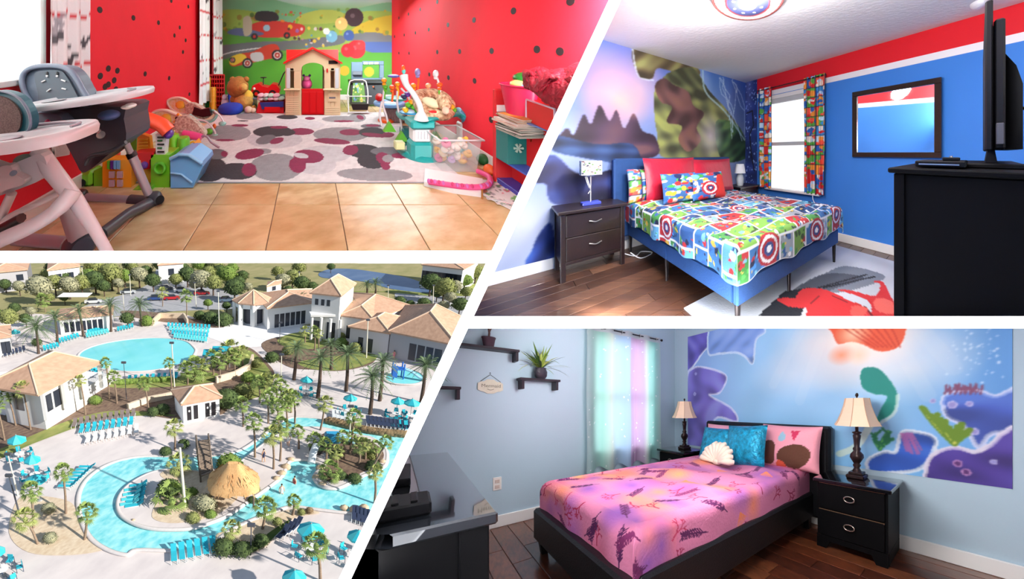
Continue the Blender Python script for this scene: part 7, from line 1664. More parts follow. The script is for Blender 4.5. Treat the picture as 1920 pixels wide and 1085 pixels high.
for s_ in (.05, .35, .65, .97): p = Vector((*G(71, 739, 5.6), 0)).lerp(Vector((*G(189, 678, 5.6), 0)), s_); pv.part('column', MB().box((p.x - .55, p.y + .6, 1.5), (p.x - .05, p.y + 1.1, 5.5), .03), STUC)
# restroom hut
ht, W4 = house('restroom_hut', 'small white hut with a tan hipped roof and four dark doors by the lower deck', [(339, 757), (417, 743), (399, 719), (321, 731)], 2.7, 1.1, [], inset=.45)
for s_, k in ((.16, 1), (.34, 0), (.66, 1), (.83, 0)):
    o_ = opening(ht, W4[0], W4[1], s_, .62, .05, 2.05, M('dark_door', (40, 36, 40), .5), 'door')
    if k: d = (W4[1] - W4[0]).normalized(); c = W4[0] + (W4[1] - W4[0]) * s_ + Vector((d.y, -d.x, 0)) * .09; ht.part('door_sign', MB().add([c + Vector((math.cos(a) * .13 * d.x, math.cos(a) * .13 * d.y, 1.4 + .16 * math.sin(a))) for a in [i * math.pi / 5 for i in range(10)]], [tuple(range(10))]), STUC)
house('cabana_row', 'low white cabana row with tan roof behind the left palms', [(106, 598), (212, 588), (214, 572), (112, 580)], 3.2, 1.0, [(0, .12 + .11 * k, .9, .2, 2.3) for k in range(7)])
house('side_cabana', 'white cabana cut off by the left edge of the picture', [(-60, 640), (22, 629), (20, 608), (-60, 616)], 3.4, 1.0, [(0, .8, .9, .2, 2.4), (0, .92, .9, .2, 2.4)])
house('distant_house', 'tan roofed grey house in the top left corner', [(-30, 512), (52, 504), (58, 485), (-30, 490)], 5.5, 1.5, [(0, .45, 2.0, .2, 3), (0, .8, 2.0, 2.5, 4.2)], GREYW)
house('distant_house', 'pale house beyond the trees right of the corner house', [(88, 506), (150, 498), (150, 484), (90, 488)], 5.5, 1.5, [(0, .3, 2, 2, 4), (0, .7, 2, 2, 4)])
house('distant_house', 'tan roofed house behind the road at the top', [(295, 496), (345, 492), (345, 480), (295, 482)], 5.5, 1.5, [(0, .5, 2, 2, 4)])
house('distant_building', 'white building with dark windows in the top right corner beyond the lake', [(790, 495), (870, 504), (900, 488), (800, 480)], 6.5, 1.5, [(0, .1 + .1 * k, 2.2, 1, 4.8) for k in range(9)])
house('entry_kiosk', 'small white rooftop block behind the clubhouse wing', [(500, 536), (528, 530), (528, 524), (502, 528)], 6.2, .4, [(0, .5, 1.5, 4.8, 5.8)], inset=.2)
solo(F, 'shade_canopy', MB().box((*G(110, 576), 2.6), (G(178, 566)[0], G(110, 576)[1] + 5, 2.75), .02), STUC, 'white flat shade canopy behind the cabana row', 'canopy', (*G(110, 576), 2.6), abs_=True)
# low garden walls
def gwall(pts, h, lab):
    P_ = [G(u, v) for u, v in pts]; m = MB()
    for A_, B_ in zip(P_[:-1], P_[1:]):
        d = Vector((B_[0] - A_[0], B_[1] - A_[1], 0)).normalized() * .2; nn = Vector((-d.y, d.x, 0)); A3, B3 = Vector((*A_, -.25)), Vector((*B_, -.25)); u_ = Vector((0, 0, h + .25))
        V = [A3 - nn, B3 - nn, B3 + nn, A3 + nn]; V += [v + u_ for v in V]; m.add(V, [(0, 1, 5, 4), (1, 2, 6, 5), (2, 3, 7, 6), (3, 0, 4, 7), (4, 5, 6, 7)])
    return solo(F, 'garden_wall', m, M('tan_block', (216, 196, 172), .85, var=.08, vs=2), lab, 'wall', (*P_[0], 0), abs_=True)
gwall([(240, 765), (275, 752), (310, 745), (322, 742)], .7, 'curved tan garden wall left of the small hut')
gwall([(405, 715), (440, 705), (468, 690), (474, 672)], .9, 'curved tan garden wall above the small hut by the palms')
gwall([(285, 608), (300, 594), (345, 594), (352, 606)], 1.0, 'low white garden wall behind the far row of loungers')
# ---------------- bridge, thatched hut, slides
WOOD = M('weathered_wood', (142, 124, 108), .85, var=.15, vs=2, bump=.3, bs=4); DWOOD = M('dark_timber', (110, 96, 84), .9)
A0, A1, B0, B1 = Vector((*G(368, 826, .8), .8)), Vector((*G(391, 823, .8), .8)), Vector((*G(376, 893, .8), .8)), Vector((*G(398, 884, .8), .8))
br = T(F, 'footbridge', 'weathered wooden plank footbridge across the lazy river', 'bridge', tuple(A0), abs_=True)
for k in range(22):
    s0, s1 = k / 22, (k + .86) / 22; hz_ = .5 * math.sin(math.pi * (s0 + .02)); u_ = Vector((0, 0, hz_)); V = [A0.lerp(B0, s1), A1.lerp(B1, s1), A1.lerp(B1, s0), A0.lerp(B0, s0)]; V = [v + u_ for v in V]; lo = Vector((0, 0, -.12))
    br.part('plank', MB().add(V + [v + lo for v in V], [(0, 1, 2, 3), (0, 4, 5, 1), (1, 5, 6, 2), (2, 6, 7, 3), (3, 7, 4, 0)]), WOOD if k % 4 else DWOOD)
for S, E_ in ((A0, B0), (A1, B1)):
    br.part('handrail', MB().tube([S.lerp(E_, s_) + Vector((0, 0, .7 + .5 * math.sin(math.pi * s_))) for s_ in (0, .2, .4, .6, .8, 1)], .08, 6), WOOD)
    for k in range(7): s_ = k / 6; p = S.lerp(E_, s_); br.part('rail_post', MB().box((p.x - .09, p.y - .09, -.2), (p.x + .09, p.y + .09, p.z + .8 + .5 * math.sin(math.pi * s_)), .01), DWOOD)
tq = G(440, 935); th_ = T(F, 'thatched_hut', 'open hut with a golden thatched roof on the planted island', 'hut', (tq[0], tq[1], .12), abs_=True)
THT = M('golden_thatch', (200, 150, 96), .95, vs=3, c2=(226, 182, 128), bump=1.0, bs=9, stretch=(3, 3, .6))
tcx, tcy = tq[0] - .1, tq[1] + .4
m = MB(); rr = random.Random(5); rings = [(2.35, 1.75), (2.2, 2.0), (1.5, 2.9), (.75, 3.7), (.3, 4.0)]; NN = 40; vs = []; fs = []
for i, (r_, z_) in enumerate(rings):
    for k in range(NN):
        a = 2 * math.pi * k / NN; rj = r_ * (1 + rr.uniform(-.03, .03)) * (1.12 if i < 2 else 1) ; zj = z_ + (rr.uniform(-.18, .1) if i == 0 else rr.uniform(-.05, .05)); sq_ = (abs(math.cos(a)) ** 4 + abs(math.sin(a)) ** 4) ** -.25
        vs.append((tcx + rj * sq_ * math.cos(a) * 1.0 + (.25 if i == 4 else 0) * math.copysign(1, math.cos(a)), tcy + rj * sq_ * math.sin(a), zj))
for i in range(len(rings) - 1):
    for k in range(NN): l = (k + 1) % NN; fs.append((i * NN + k, i * NN + l, (i + 1) * NN + l, (i + 1) * NN + k))
m.add(vs, fs, True); m.add(vs[-NN:], [tuple(range(NN))]); th_.part('thatch_roof', m, THT)
fr_ = MB()
for k in range(150):
    a = rr.uniform(0, 6.28); sq_ = (abs(math.cos(a)) ** 4 + abs(math.sin(a)) ** 4) ** -.25; r_ = rr.uniform(1.2, 2.6); z_ = 1.75 + (2.6 - r_) * 1.15
    fr_.blade((tcx + r_ * sq_ * math.cos(a), tcy + r_ * sq_ * math.sin(a), z_ + .1), (math.cos(a), math.sin(a), -1.1), .5, .05, .2, 2)
th_.part('thatch_fringe', fr_, THT, kind='stuff')
for sx_ in (-1, 1):
    for sy_ in (-1, 1): th_.part('post', MB().cyl((tcx + sx_ * 2.0, tcy + sy_ * 2.0, .1), (tcx + sx_ * 2.0, tcy + sy_ * 2.0, 1.95), .1, n=8), DWOOD)
BLS = M('slide_blue', (40, 110, 200), .3); LBS = M('slide_pale_blue', (150, 200, 226), .3)
s1 = G(745, 706); sl = T(F, 'water_slide', 'blue play slide standing in the small splash pool', 'slide', (*s1, 0), abs_=True)
for dx in (-.8, .8):
    for dy in (-.6, .6): sl.part('post', MB().cyl((s1[0] + dx, s1[1] + dy, -.2), (s1[0] + dx, s1[1] + dy, 2.4), .12, n=8), BLS)
sl.part('platform', MB().box((s1[0] - 1, s1[1] - .8, 1.4), (s1[0] + 1, s1[1] + .8, 1.55), .02), BLS); sl.part('chute', MB().tube([(s1[0] + 1, s1[1] - .3, 1.5), (s1[0] + 2, s1[1] - .6, 1.2), (s1[0] + 3.2, s1[1] - 1.2, .4), (s1[0] + 4.2, s1[1] - 1.6, .1)], .42, 10, flat=.5), LBS); sl.part('blue_panel', MB().box((s1[0] - 1.1, s1[1] - .85, .2), (s1[0] - .3, s1[1] - .75, 2.2), .02), BLS)
s2 = G(628, 832); s2t = T(F, 'rock_slide', 'small blue and white water slide among rocks on the right island', 'slide', (*s2, .1), abs_=True)
s2t.part('blue_tub', MB().box((s2[0] - 1.3, s2[1] - .5, .2), (s2[0] + .6, s2[1] + .8, 1.5), .2), M('slide_sky', (60, 160, 206), .35)); s2t.part('pale_chute', MB().tube([(s2[0] + .2, s2[1], 1.3), (s2[0] + 1.4, s2[1] - .2, 1.0), (s2[0] + 2.4, s2[1] - .5, .4)], .5, 10, flat=.6), LBS)
s3 = G(583, 868); s3t = T(F, 'white_chute', 'short white slide chute dropping into the lagoon below the bridge', 'slide', (*s3, .1), abs_=True)
s3t.part('chute', MB().tube([(s3[0] + .8, s3[1] + 1.8, 1.5), (s3[0] + .3, s3[1] + .8, 1.0), (s3[0], s3[1] - .3, .2)], .45, 10, flat=.6), M('chute_white', (226, 234, 238), .35)); s3t.part('dark_mound', MB().ell((s3[0] + .9, s3[1] + 2.3, .6), (.9, .7, .9), 12, 8), M('dark_rock', (60, 56, 58), .9, bump=.6, bs=3))  # last part: dark rough dome at the head of the chute
# ---------------- vegetation
TRK = M('palm_trunk', (136, 116, 98), .95, var=.2, vs=3, bump=.5, bs=6); DTRK = M('dark_trunk', (84, 68, 58), .95, var=.2, vs=3)
FRG = [M('date_frond', (98, 118, 82), .8, var=.25, vs=.8), M('sabal_frond', (120, 140, 72), .75, var=.3, vs=1.0), M('sabal_frond_yellow', (152, 160, 92), .75, var=.25, vs=1)]
def date_crown(seed):
    m = MB(); r = random.Random(seed)
    for k in range(46):
        a = 2.4 * k + r.uniform(-.2, .2); el = 1.25 - 1.7 * (k / 46) ** .9; L = 3.2 * r.uniform(.85, 1.1); d = Vector((math.cos(a) * math.cos(el), math.sin(a) * math.cos(el), math.sin(el))); n_ = 6; side = Vector((-math.sin(a), math.cos(a), 0))
        pts = [d * (L * i / n_) + Vector((0, 0, -.42 * L * (i / n_) ** 2)) for i in range(n_ + 1)]
        m.tube(pts, .025, 3, caps=False)
        for i in range(1, 2 * n_ + 1):
            t_ = i / (2 * n_); p = d * (L * t_) + Vector((0, 0, -.42 * L * t_ * t_)); ll = .55 * math.sin(math.pi * (.15 + .8 * t_)) + .1; f_w = (d - Vector((0, 0, .84 * t_))).normalized()
            for s_ in (-1, 1): tip = p + side * (s_ * ll * .75) + f_w * (ll * .7) + Vector((0, 0, -.1)); m.add([p - f_w * .05, p + f_w * .07, tip], [(0, 1, 2)])
    m.ell((0, 0, -.2), (.32, .32, .5), 8, 6); return m
def fan_crown(seed):
    m = MB(); r = random.Random(seed)
    for k in range(26):
        a = 2.4 * k + r.uniform(-.3, .3); el = 1.4 - 2.2 * (k / 26); L = r.uniform(.7, 1.0); d = Vector((math.cos(a) * math.cos(el), math.sin(a) * math.cos(el), math.sin(el))); side = Vector((-math.sin(a), math.cos(a), 0)); upv = side.cross(d) * -1
        p = d * L; m.add([d * .1 - side * .02, d * .1 + side * .02, p], [(0, 1, 2)])
        for j in range(-4, 5):
            b_ = j * .33; q = (d * math.cos(b_) + side * math.sin(b_)); tip = p + q * (.78 * r.uniform(.8, 1.1)) + Vector((0, 0, -.22)); mid = p + q * .4; w_ = q.cross(upv).normalized() * .065
            m.add([p, mid - w_, tip, mid + w_], [(0, 1, 2, 3)])
    m.ell((0, 0, -.25), (.28, .28, .45), 8, 6); return m
def shared(name, mb, mats):
    return to_mesh(F, name, mb, mats, Matrix.Identity(4), F.P((0, 0, 0)))
CR = {}
for k in range(3): CR['date', k] = shared('date_fronds', date_crown(k), [FRG[0]]); CR['fan', k] = shared('fan_fronds', fan_crown(k + 9), [FRG[1 if k < 2 else 2]])
def palm(kind, b, c, rpx, lab, k):
    bx_, by_ = G(*b); q = F.pt(c[0], c[1], 'y', by_); c3 = (float(q[0]), by_, float(q[2]))
    t = T(F, 'date_palm' if kind == 'date' else 'fan_palm', lab, 'palm tree', (bx_, by_, -.1), abs_=True)
    r0 = .26 if kind == 'date' else .12
    t.part('trunk', MB().tube([(bx_, by_, -.2), (bx_ * .6 + c3[0] * .4 + .08, by_, c3[2] * .4), (bx_ * .2 + c3[0] * .8 + .05, by_, c3[2] * .8), c3], [r0 * 1.2, r0, r0 * .9, r0 * .9], 8), DTRK if kind == 'date' else TRK)
    s0 = Vector(F.px(c3)); s1_ = Vector(F.px((c3[0] + 1, c3[1], c3[2]))); ppm = abs(s1_[0] - s0[0]); want = rpx / ppm; base_r = 2.5 if kind == 'date' else 1.25
    o = bpy.data.objects.new('fronds', CR[kind, k % 3]); sc.collection.objects.link(o); o.parent = t.o; o.location = F.P(c3) - t.base; o.scale = (want / base_r,) * 3; o['kind'] = 'stuff'
    return t
dates = [((72, 660), (67, 612), 30, 'biggest feathery date palm by the near left pavilion roof'), ((108, 645), (103, 594), 22, 'date palm just right of the biggest one beside the cabanas'), ((156, 628), (148, 582), 21, 'date palm in front of the middle of the cabana row'), ((208, 619), (206, 571), 22, 'date palm at the right end of the cabana row'), ((266, 609), (261, 569), 21, 'date palm by the hedge right of the cabana row'),
 ((551, 709), (556, 652), 22, 'date palm standing nearest the bridge to the clubhouse, left of the plaza row'), ((596, 743), (602, 671), 27, 'second date palm of the plaza row from the left'), ((649, 730), (652, 662), 27, 'third date palm of the plaza row, below the lawn'), ((694, 773), (699, 706), 32, 'largest date palm of the plaza left of the splash pool'), ((712, 748), (718, 678), 26, 'date palm right behind the largest plaza palm'), ((790, 751), (798, 684), 27, 'date palm right of the splash pool by the slanted wall'),
 ((638, 613), (640, 562), 21, 'date palm in front of the clubhouse tower, right side'), ((563, 593), (563, 558), 17, 'date palm in front of the clubhouse wing'), ((704, 552), (704, 529), 14, 'date palm behind the clubhouse near the lake, right one'), ((688, 552), (688, 532), 12, 'date palm behind the clubhouse near the lake, left one'), ((621, 690), (621, 645), 18, 'date palm in the middle of the plaza garden bed')]
for i, (b, c, r_, lab) in enumerate(dates): palm('date', b, c, r_, lab, i)
fans = [((205, 745), (198, 679), 11, 'tall fan palm over the right edge of the oval pool'), ((219, 753), (213, 706), 13, 'fan palm below the oval pool, left of the hedge'), ((160, 774), (150, 713), 12, 'fan palm in front of the pavilion terrace wall'), ((278, 762), (270, 718), 14, 'fan palm by the curved tan wall'), ((322, 729), (317, 680), 11, 'fan palm beside the light pole near the oval pool'), ((57, 802), (42, 728), 16, 'tall fan palm before the pavilion, right of two'), ((29, 794), (14, 738), 15, 'tall fan palm before the pavilion, left of two'), ((8, 822), (-6, 760), 14, 'fan palm at the left edge below the pavilion'),
 ((328, 839), (326, 800), 17, 'fan palm left of the footbridge with a round shrub at its foot'), ((456, 796), (453, 757), 16, 'fan palm above the dark shrubs right of the hut'), ((478, 858), (475, 790), 18, 'fan palm standing right of the channel'), ((513, 880), (511, 814), 20, 'fan palm on the island above the lagoon, left trunk'), ((525, 865), (526, 798), 20, 'fan palm on the island above the lagoon, right trunk'), ((511, 772), (509, 742), 16, 'fan palm in the cluster above the upper channel, lowest left'), ((496, 743), (494, 712), 14, 'fan palm at the top left of the central cluster'), ((530, 765), (526, 724), 16, 'fan palm at the middle of the central cluster'), ((553, 790), (551, 746), 15, 'fan palm at the right of the central cluster'), ((600, 807), (609, 756), 16, 'leaning fan palm beside the upper river'), ((655, 850), (664, 781), 17, 'tall fan palm on the right island'), ((593, 845), (590, 824), 16, 'short fan palm at the lagoon slide'), ((672, 872), (676, 834), 16, 'fan palm in the middle of the right island'), ((690, 888), (724, 828), 14, 'strongly leaning fan palm on the right island shore'),
 ((601, 1084), (593, 1020), 25, 'nearest fan palm at the bottom by the teal umbrella'), ((703, 940), (703, 884), 15, 'fan palm standing in the river by the slanted wall'), ((549, 962), (551, 938), 14, 'short fan palm on the lower hedge bank'), ((492, 988), (498, 950), 22, 'curly fan palm in the lower hedge bed'), ((432, 1018), (434, 990), 18, 'fan palm at the round lower hedge'), ((123, 958), (118, 884), 18, 'fan palm by the curved row of teal loungers'), ((158, 1007), (163, 960), 20, 'leaning fan palm at the river shore, lower left'), ((70, 1015), (47, 971), 22, 'leaning fan palm in the sandy bed, lower left'), ((62, 985), (58, 920), 20, 'fan palm in the sandy bed below the umbrellas'),
 ((590, 655), (590, 618), 9, 'thin palm on the oval lawn before the clubhouse'), ((597, 680), (597, 625), 9, 'thin tall palm rising from the plaza bed'), ((655, 612), (655, 588), 11, 'palm at the clubhouse annex corner'), ((400, 700), (398, 668), 14, 'bushy palm above the hut, left'), ((425, 690), (430, 655), 20, 'bushy palm mound by the cyan canopies'), ((365, 712), (366, 690), 24, 'low bushy green palm by the oval pool hedge'), ((350, 590), (349, 555), 13, 'palm at the parking lot edge, right of the red car'), ((305, 572), (304, 548), 11, 'palm in the parking lot between the cars'), ((85, 582), (80, 563), 14, 'palm behind the left cabanas'), ((330, 948), (322, 935), 34, 'large low grey-green palm on the island tip'), ((336, 885), (335, 868), 22, 'low silvery palm at the upper shore of the island'), ((622, 898), (618, 882), 22, 'low spreading palm on the right island shore'), ((540, 765), (538, 745), 15, 'fan palm behind the central cluster'), ((572, 640), (571, 620), 10, 'small palm at the edge of the oval lawn')] + [((u, v), (u - 2, v - h_), r_, 'fan palm in the central grove, ' + nth(i)) for i, (u, v, h_, r_) in enumerate([(487, 752, 36, 14), (503, 790, 44, 15), (519, 750, 36, 14), (522, 812, 50, 16), (538, 800, 44, 15), (546, 770, 30, 13), (560, 842, 34, 14)])] + [((u, v), (u - 2, v - h_), r_, 'palm in the right island planting, ' + nth(i)) for i, (u, v, h_, r_) in enumerate([(612, 862, 30, 14), (632, 876, 30, 14), (645, 862, 44, 14), (668, 850, 34, 14), (685, 862, 30, 13), (706, 862, 26, 13)])] + [((u, v), (u - 2, v - h_), r_, 'palm on the mound below the oval pool, ' + nth(i)) for i, (u, v, h_, r_) in enumerate([(352, 718, 26, 16), (380, 712, 26, 15), (412, 706, 30, 16), (440, 696, 28, 16), (455, 684, 24, 14)])]
for i, (b, c, r_, lab) in enumerate(fans): palm('fan', b, c, r_, lab, i)
def leafball(seed, n=420, flat_=.8):
    m = MB(); r = random.Random(seed); m.ell((0, 0, .1), (.86, .86, .86 * flat_), 12, 8, wob=.1, seed=seed)
    for k in range(n):
        z = r.uniform(-.5, 1); a = r.uniform(0, 6.28); s_ = math.sqrt(max(0, 1 - z * z)); rad = r.uniform(.84, 1.08); c = Vector((s_ * math.cos(a), s_ * math.sin(a), z * flat_)) * rad; u_ = Vector((r.gauss(0, 1), r.gauss(0, 1), r.gauss(0, 1))).normalized(); w_ = u_.cross(c).normalized(); h_ = r.uniform(.06, .13)
        m.add([c - u_ * h_, c + w_ * h_ * .6, c + u_ * h_, c - w_ * h_ * .6], [(0, 1, 2, 3)])
    return m
BM = {}
for nm, c, c2 in (('dark', (52, 70, 36), (80, 98, 50)), ('olive', (104, 112, 60), (140, 144, 84)), ('green', (84, 112, 44), (120, 140, 64)), ('grey', (128, 130, 104), (160, 156, 124)), ('brown', (120, 98, 72), (150, 126, 92))): BM[nm] = shared('leaf_mass', leafball(len(BM)), [M('leaves_' + nm, c, .9, vs=1.5, c2=c2)])
TRS = shared('tree_stem', MB().cyl((0, 0, -1.6), (0, 0, .2), .1, .06, n=6), [DTRK])
def shrub(u, v, rpx, kind, lab, name='shrub', cat='shrub', tall=False, group=None):
    bx_, by_ = G(u, v); s0 = F.px((bx_, by_, 0)); s1_ = F.px((bx_ + 1, by_, 0)); R_ = rpx / abs(s1_[0] - s0[0])
    t = T(F, name, lab, cat, (bx_, by_, 0), abs_=True, group=group); hz_ = R_ * (1.15 if tall else .35)
    o = bpy.data.objects.new('foliage', BM[kind]); sc.collection.objects.link(o); o.parent = t.o; o.location = F.P((bx_, by_, hz_)) - t.base; o.scale = (R_,) * 3; o['kind'] = 'stuff'
    if tall: o = bpy.data.objects.new('trunk', TRS); sc.collection.objects.link(o); o.parent = t.o; o.location = F.P((bx_, by_, hz_)) - t.base; o.scale = (R_,) * 3
    return t
rt = random.Random(77)
trees = [(78, 545, 26, 'grey'), (20, 600, 20, 'olive'), (-5, 592, 14, 'green'), (105, 535, 18, 'olive'), (132, 540, 20, 'grey'), (155, 535, 18, 'olive'), (180, 530, 20, 'dark'), (210, 520, 24, 'olive'), (235, 522, 16, 'green'), (262, 520, 18, 'grey'), (288, 530, 16, 'dark'), (330, 528, 14, 'olive'), (352, 520, 18, 'dark'), (378, 530, 22, 'grey'), (400, 535, 18, 'olive'), (425, 520, 20, 'green'), (440, 545, 20, 'dark'), (455, 520, 12, 'dark'), (530, 530, 16, 'grey'), (548, 525, 18, 'olive'), (565, 535, 16, 'dark'), (478, 552, 9, 'dark'), (585, 540, 11, 'dark'), (612, 545, 9, 'olive'), (805, 535, 20, 'dark'), (830, 545, 22, 'olive'), (850, 540, 14, 'grey'), (748, 568, 12, 'dark'), (793, 572, 13, 'dark'), (860, 575, 16, 'dark'), (240, 600, 14, 'dark'), (300, 500, 14, 'olive'), (375, 500, 16, 'green'), (100, 505, 14, 'dark'), (245, 500, 14, 'dark'), (405, 502, 16, 'olive'), (890, 515, 16, 'olive'), (830, 575, 11, 'grey'), (768, 572, 9, 'dark'), (870, 530, 14, 'green'), (620, 502, 8, 'dark'), (560, 505, 14, 'olive'), (180, 505, 20, 'olive'), (150, 512, 14, 'grey'), (50, 600, 12, 'dark')] + [(u, v, r_, ('dark', 'grey', 'olive', 'dark', 'green')[i % 5]) for i, (u, v, r_) in enumerate([(12, 536, 12), (38, 540, 13), (92, 520, 15), (120, 522, 15), (168, 520, 15), (196, 540, 14), (222, 534, 12), (250, 505, 12), (275, 512, 13), (318, 508, 13), (342, 506, 13), (366, 536, 12), (392, 515, 15), (412, 512, 14), (436, 506, 12), (448, 532, 13), (465, 540, 10), (520, 512, 12), (540, 545, 9), (598, 548, 8), (818, 552, 12), (842, 560, 12), (872, 550, 12), (812, 522, 12), (860, 522, 12), (30, 580, 12), (60, 585, 10), (95, 560, 10), (122, 560, 9), (390, 570, 9), (425, 575, 9), (445, 590, 8)])]
KN = {}
for u, v, r_, k in sorted(trees): KN[k] = KN.get(k, -1) + 1; shrub(u, v + r_ * .9, r_, k, '%s tree beyond the pools, ' % {'dark': 'dark green', 'olive': 'olive', 'green': 'bright green', 'grey': 'grey-green'}.get(k, k) + nth(KN[k]) + ' of its colour', 'broadleaf_tree', 'tree', True, group='%s trees in the background' % k)
shr = [(318, 912, 24, 'dark', 'big dark round shrub beside the tall pole on the island'), (384, 940, 24, 'grey', 'airy grey tree on the island left of the thatched hut'), (362, 968, 15, 'olive', 'olive shrub at the lower island shore'), (395, 962, 12, 'green', 'green shrub by the island shore, right'), (430, 865, 25, 'green', 'bright round shrub over the channel by the footbridge'), (473, 935, 9, 'dark', 'small round shrub right of the thatched hut'), (480, 915, 9, 'olive', 'small olive shrub behind the thatched hut'), (311, 844, 12, 'dark', 'clipped round shrub at the foot of the fan palm'), (425, 745, 26, 'dark', 'dark shrub mass right of the small hut'), (455, 730, 20, 'olive', 'olive shrub on the slope right of the small hut'), (306, 765, 14, 'dark', 'dark shrub left of the small hut'), (288, 770, 12, 'dark', 'lower dark shrub left of the small hut'), (360, 920, 12, 'green', 'yellow-green shrub on the island'), (345, 830, 12, 'dark', 'dark shrub at the left bridge landing'), (420, 1022, 22, 'dark', 'big dark shrub of the lower hedge, left'), (455, 1026, 20, 'dark', 'big dark shrub of the lower hedge, middle'), (490, 1010, 16, 'dark', 'big dark shrub of the lower hedge, right'), (520, 975, 10, 'olive', 'olive shrub on the lower bank'), (580, 955, 8, 'brown', 'brown shrub at the end of the lower bank'), (565, 958, 8, 'olive', 'olive shrub near the end of the lower bank'), (665, 895, 14, 'dark', 'dark shrub on the right island shore'), (700, 872, 16, 'dark', 'dark shrub under the leaning palm'), (640, 890, 12, 'dark', 'dark shrub at the right island tip'), (695, 850, 14, 'olive', 'olive shrub in the right island'), (630, 850, 12, 'dark', 'shrub behind the rock slide'), (95, 1005, 14, 'grey', 'thin grey shrub in the sandy bed, lower'), (92, 950, 14, 'grey', 'thin grey shrub in the sandy bed, upper'), (180, 748, 12, 'green', 'green shrub right of the pavilion terrace'), (75, 785, 12, 'green', 'hedge shrub under the terrace wall'), (25, 775, 12, 'green', 'hedge shrub under the terrace, left'), (70, 640, 10, 'dark', 'shrub behind the pavilion'), (395, 594, 16, 'dark', 'dark shrub before the parking lot'), (420, 598, 18, 'dark', 'dark shrub left of the round pavilion'), (375, 590, 12, 'dark', 'shrub near the far loungers'), (275, 600, 14, 'green', 'shrub at the foot of the far date palm'), (510, 668, 14, 'dark', 'dark shrub bed left of the oval lawn'), (540, 655, 12, 'olive', 'olive shrub left of the plaza bed'), (640, 640, 12, 'green', 'green shrub before the annex'), (665, 650, 14, 'olive', 'olive shrub below the annex'), (760, 660, 14, 'dark', 'dark shrub under the hall windows, left'), (785, 665, 14, 'dark', 'dark shrub under the hall windows, right'), (700, 640, 12, 'green', 'green tree shrub in front of the annex door'), (640, 628, 10, 'olive', 'shrub by the tower palm'), (480, 680, 10, 'olive', 'olive shrub on the slope beside the path'), (500, 705, 12, 'olive', 'olive shrub on the lower slope beside the path'), (465, 705, 14, 'green', 'green shrub on the slope')]
for u, v, r_, k, lab in shr: shrub(u, v + r_ * .5, r_, k, lab)
# hedge rows along the deck edge
for pts, lab in (([(225, 718), (250, 716), (275, 714), (300, 713), (320, 712)], 'clipped green hedge below the oval pool'), ([(616, 790), (640, 796), (665, 802), (690, 808), (715, 812), (740, 814), (762, 816)], 'low brown hedge along the upper river deck'), ([(20, 770), (45, 780), (70, 788)], 'low green hedge under the pavilion terrace')):
    hd_ = T(F, 'hedge', lab, 'hedge', (*G(*pts[0]), 0), abs_=True); m = MB()
    for k, ((u0, v0), (u1, v1)) in enumerate(zip(pts[:-1], pts[1:])):
        for j in range(4):
            a = G(u0 + (u1 - u0) * j / 4, v0 + (v1 - v0) * j / 4); m.ell((a[0], a[1], .2), (.75, .5, .5), 8, 6, wob=.15, seed=k * 4 + j)
    hd_.part('foliage', m, MATS['leaves_green'] if 'green' in lab else MATS['leaves_brown'], kind='stuff')
# ---------------- umbrellas, loungers, poles, cars, people
TQ = M('turquoise_canvas', (40, 178, 196), .8, var=.06, vs=2); TQ2 = M('turquoise_light', (90, 208, 214), .8); DKB = M('navy_frame', (52, 62, 88), .6)
def umb(u, v, wpx, lab, h=2.4):
    """u,v = photo point of the canopy centre"""
    bx_, by_ = G(u, v, h); s0 = F.px((bx_, by_, h)); s1_ = F.px((bx_ + 1, by_, h)); R_ = wpx / 2 / abs(s1_[0] - s0[0])
    t = T(F, 'pool_umbrella', lab, 'umbrella', (bx_, by_, -.2), abs_=True)
    t.part('pole', MB().cyl((bx_, by_, -.2), (bx_, by_, h + .45), .04, n=6), M('pole_grey', (150, 150, 150), .5)); t.part('base', MB().lathe([(.3, 0), (.3, .08), (.08, .12)], (bx_, by_, -.22), 12), MATS['pole_grey'])
    for k in range(8):
        a, b = math.pi * k / 4, math.pi * (k + 1) / 4; e = [(bx_ + R_ * math.cos(q), by_ + R_ * math.sin(q), h - .1) for q in (a, b)]; tp = (bx_, by_, h + .5)
        t.part('canopy_panel', MB().add([e[0], e[1], tp, (e[0][0], e[0][1], h - .28), (e[1][0], e[1][1], h - .28)], [(0, 1, 2), (3, 4, 1, 0)]), TQ if k % 2 else TQ2)
    t.part('finial', MB().ell((bx_, by_, h + .55), .07, 6, 5), MATS['pole_grey'])
    return bx_, by_
def chairset(x, y, s_, lab, n=6):
    for k in range(n):
        a = 2 * math.pi * k / n + s_; cx_, cy_ = x + 1.35 * math.cos(a), y + 1.35 * math.sin(a)
        t = T(F, 'patio_chair', lab.replace('chairs', 'chair') + ', ' + ('nearest', 'right', 'rear right', 'farthest', 'left', 'front left')[k] + ' one', 'chair', (cx_, cy_, -.2), rz=a - math.pi / 2, group=lab + ' group')
        t.part('seat', MB().box((-.25, -.25, .38), (.25, .25, .43), .01), TQ); t.part('back', MB().box((-.25, .22, .43), (.25, .27, .9), .01), TQ); t.part('frame', MB().tube([(-.27, -.25, 0), (-.27, -.25, .6), (-.27, .27, .65), (-.27, .27, 0)], .03, 5).tube([(.27, -.25, 0), (.27, -.25, .6), (.27, .27, .65), (.27, .27, 0)], .03, 5), DKB)
    t = T(F, 'patio_table', 'round white table of ' + lab, 'table', (x, y, -.2)); t.part('tabletop', MB().lathe([(.55, .68), (.55, .72)], (0, 0, 0), 14), STUC); t.part('pedestal', MB().cyl((0, 0, 0), (0, 0, .68), .06, n=6), DKB)
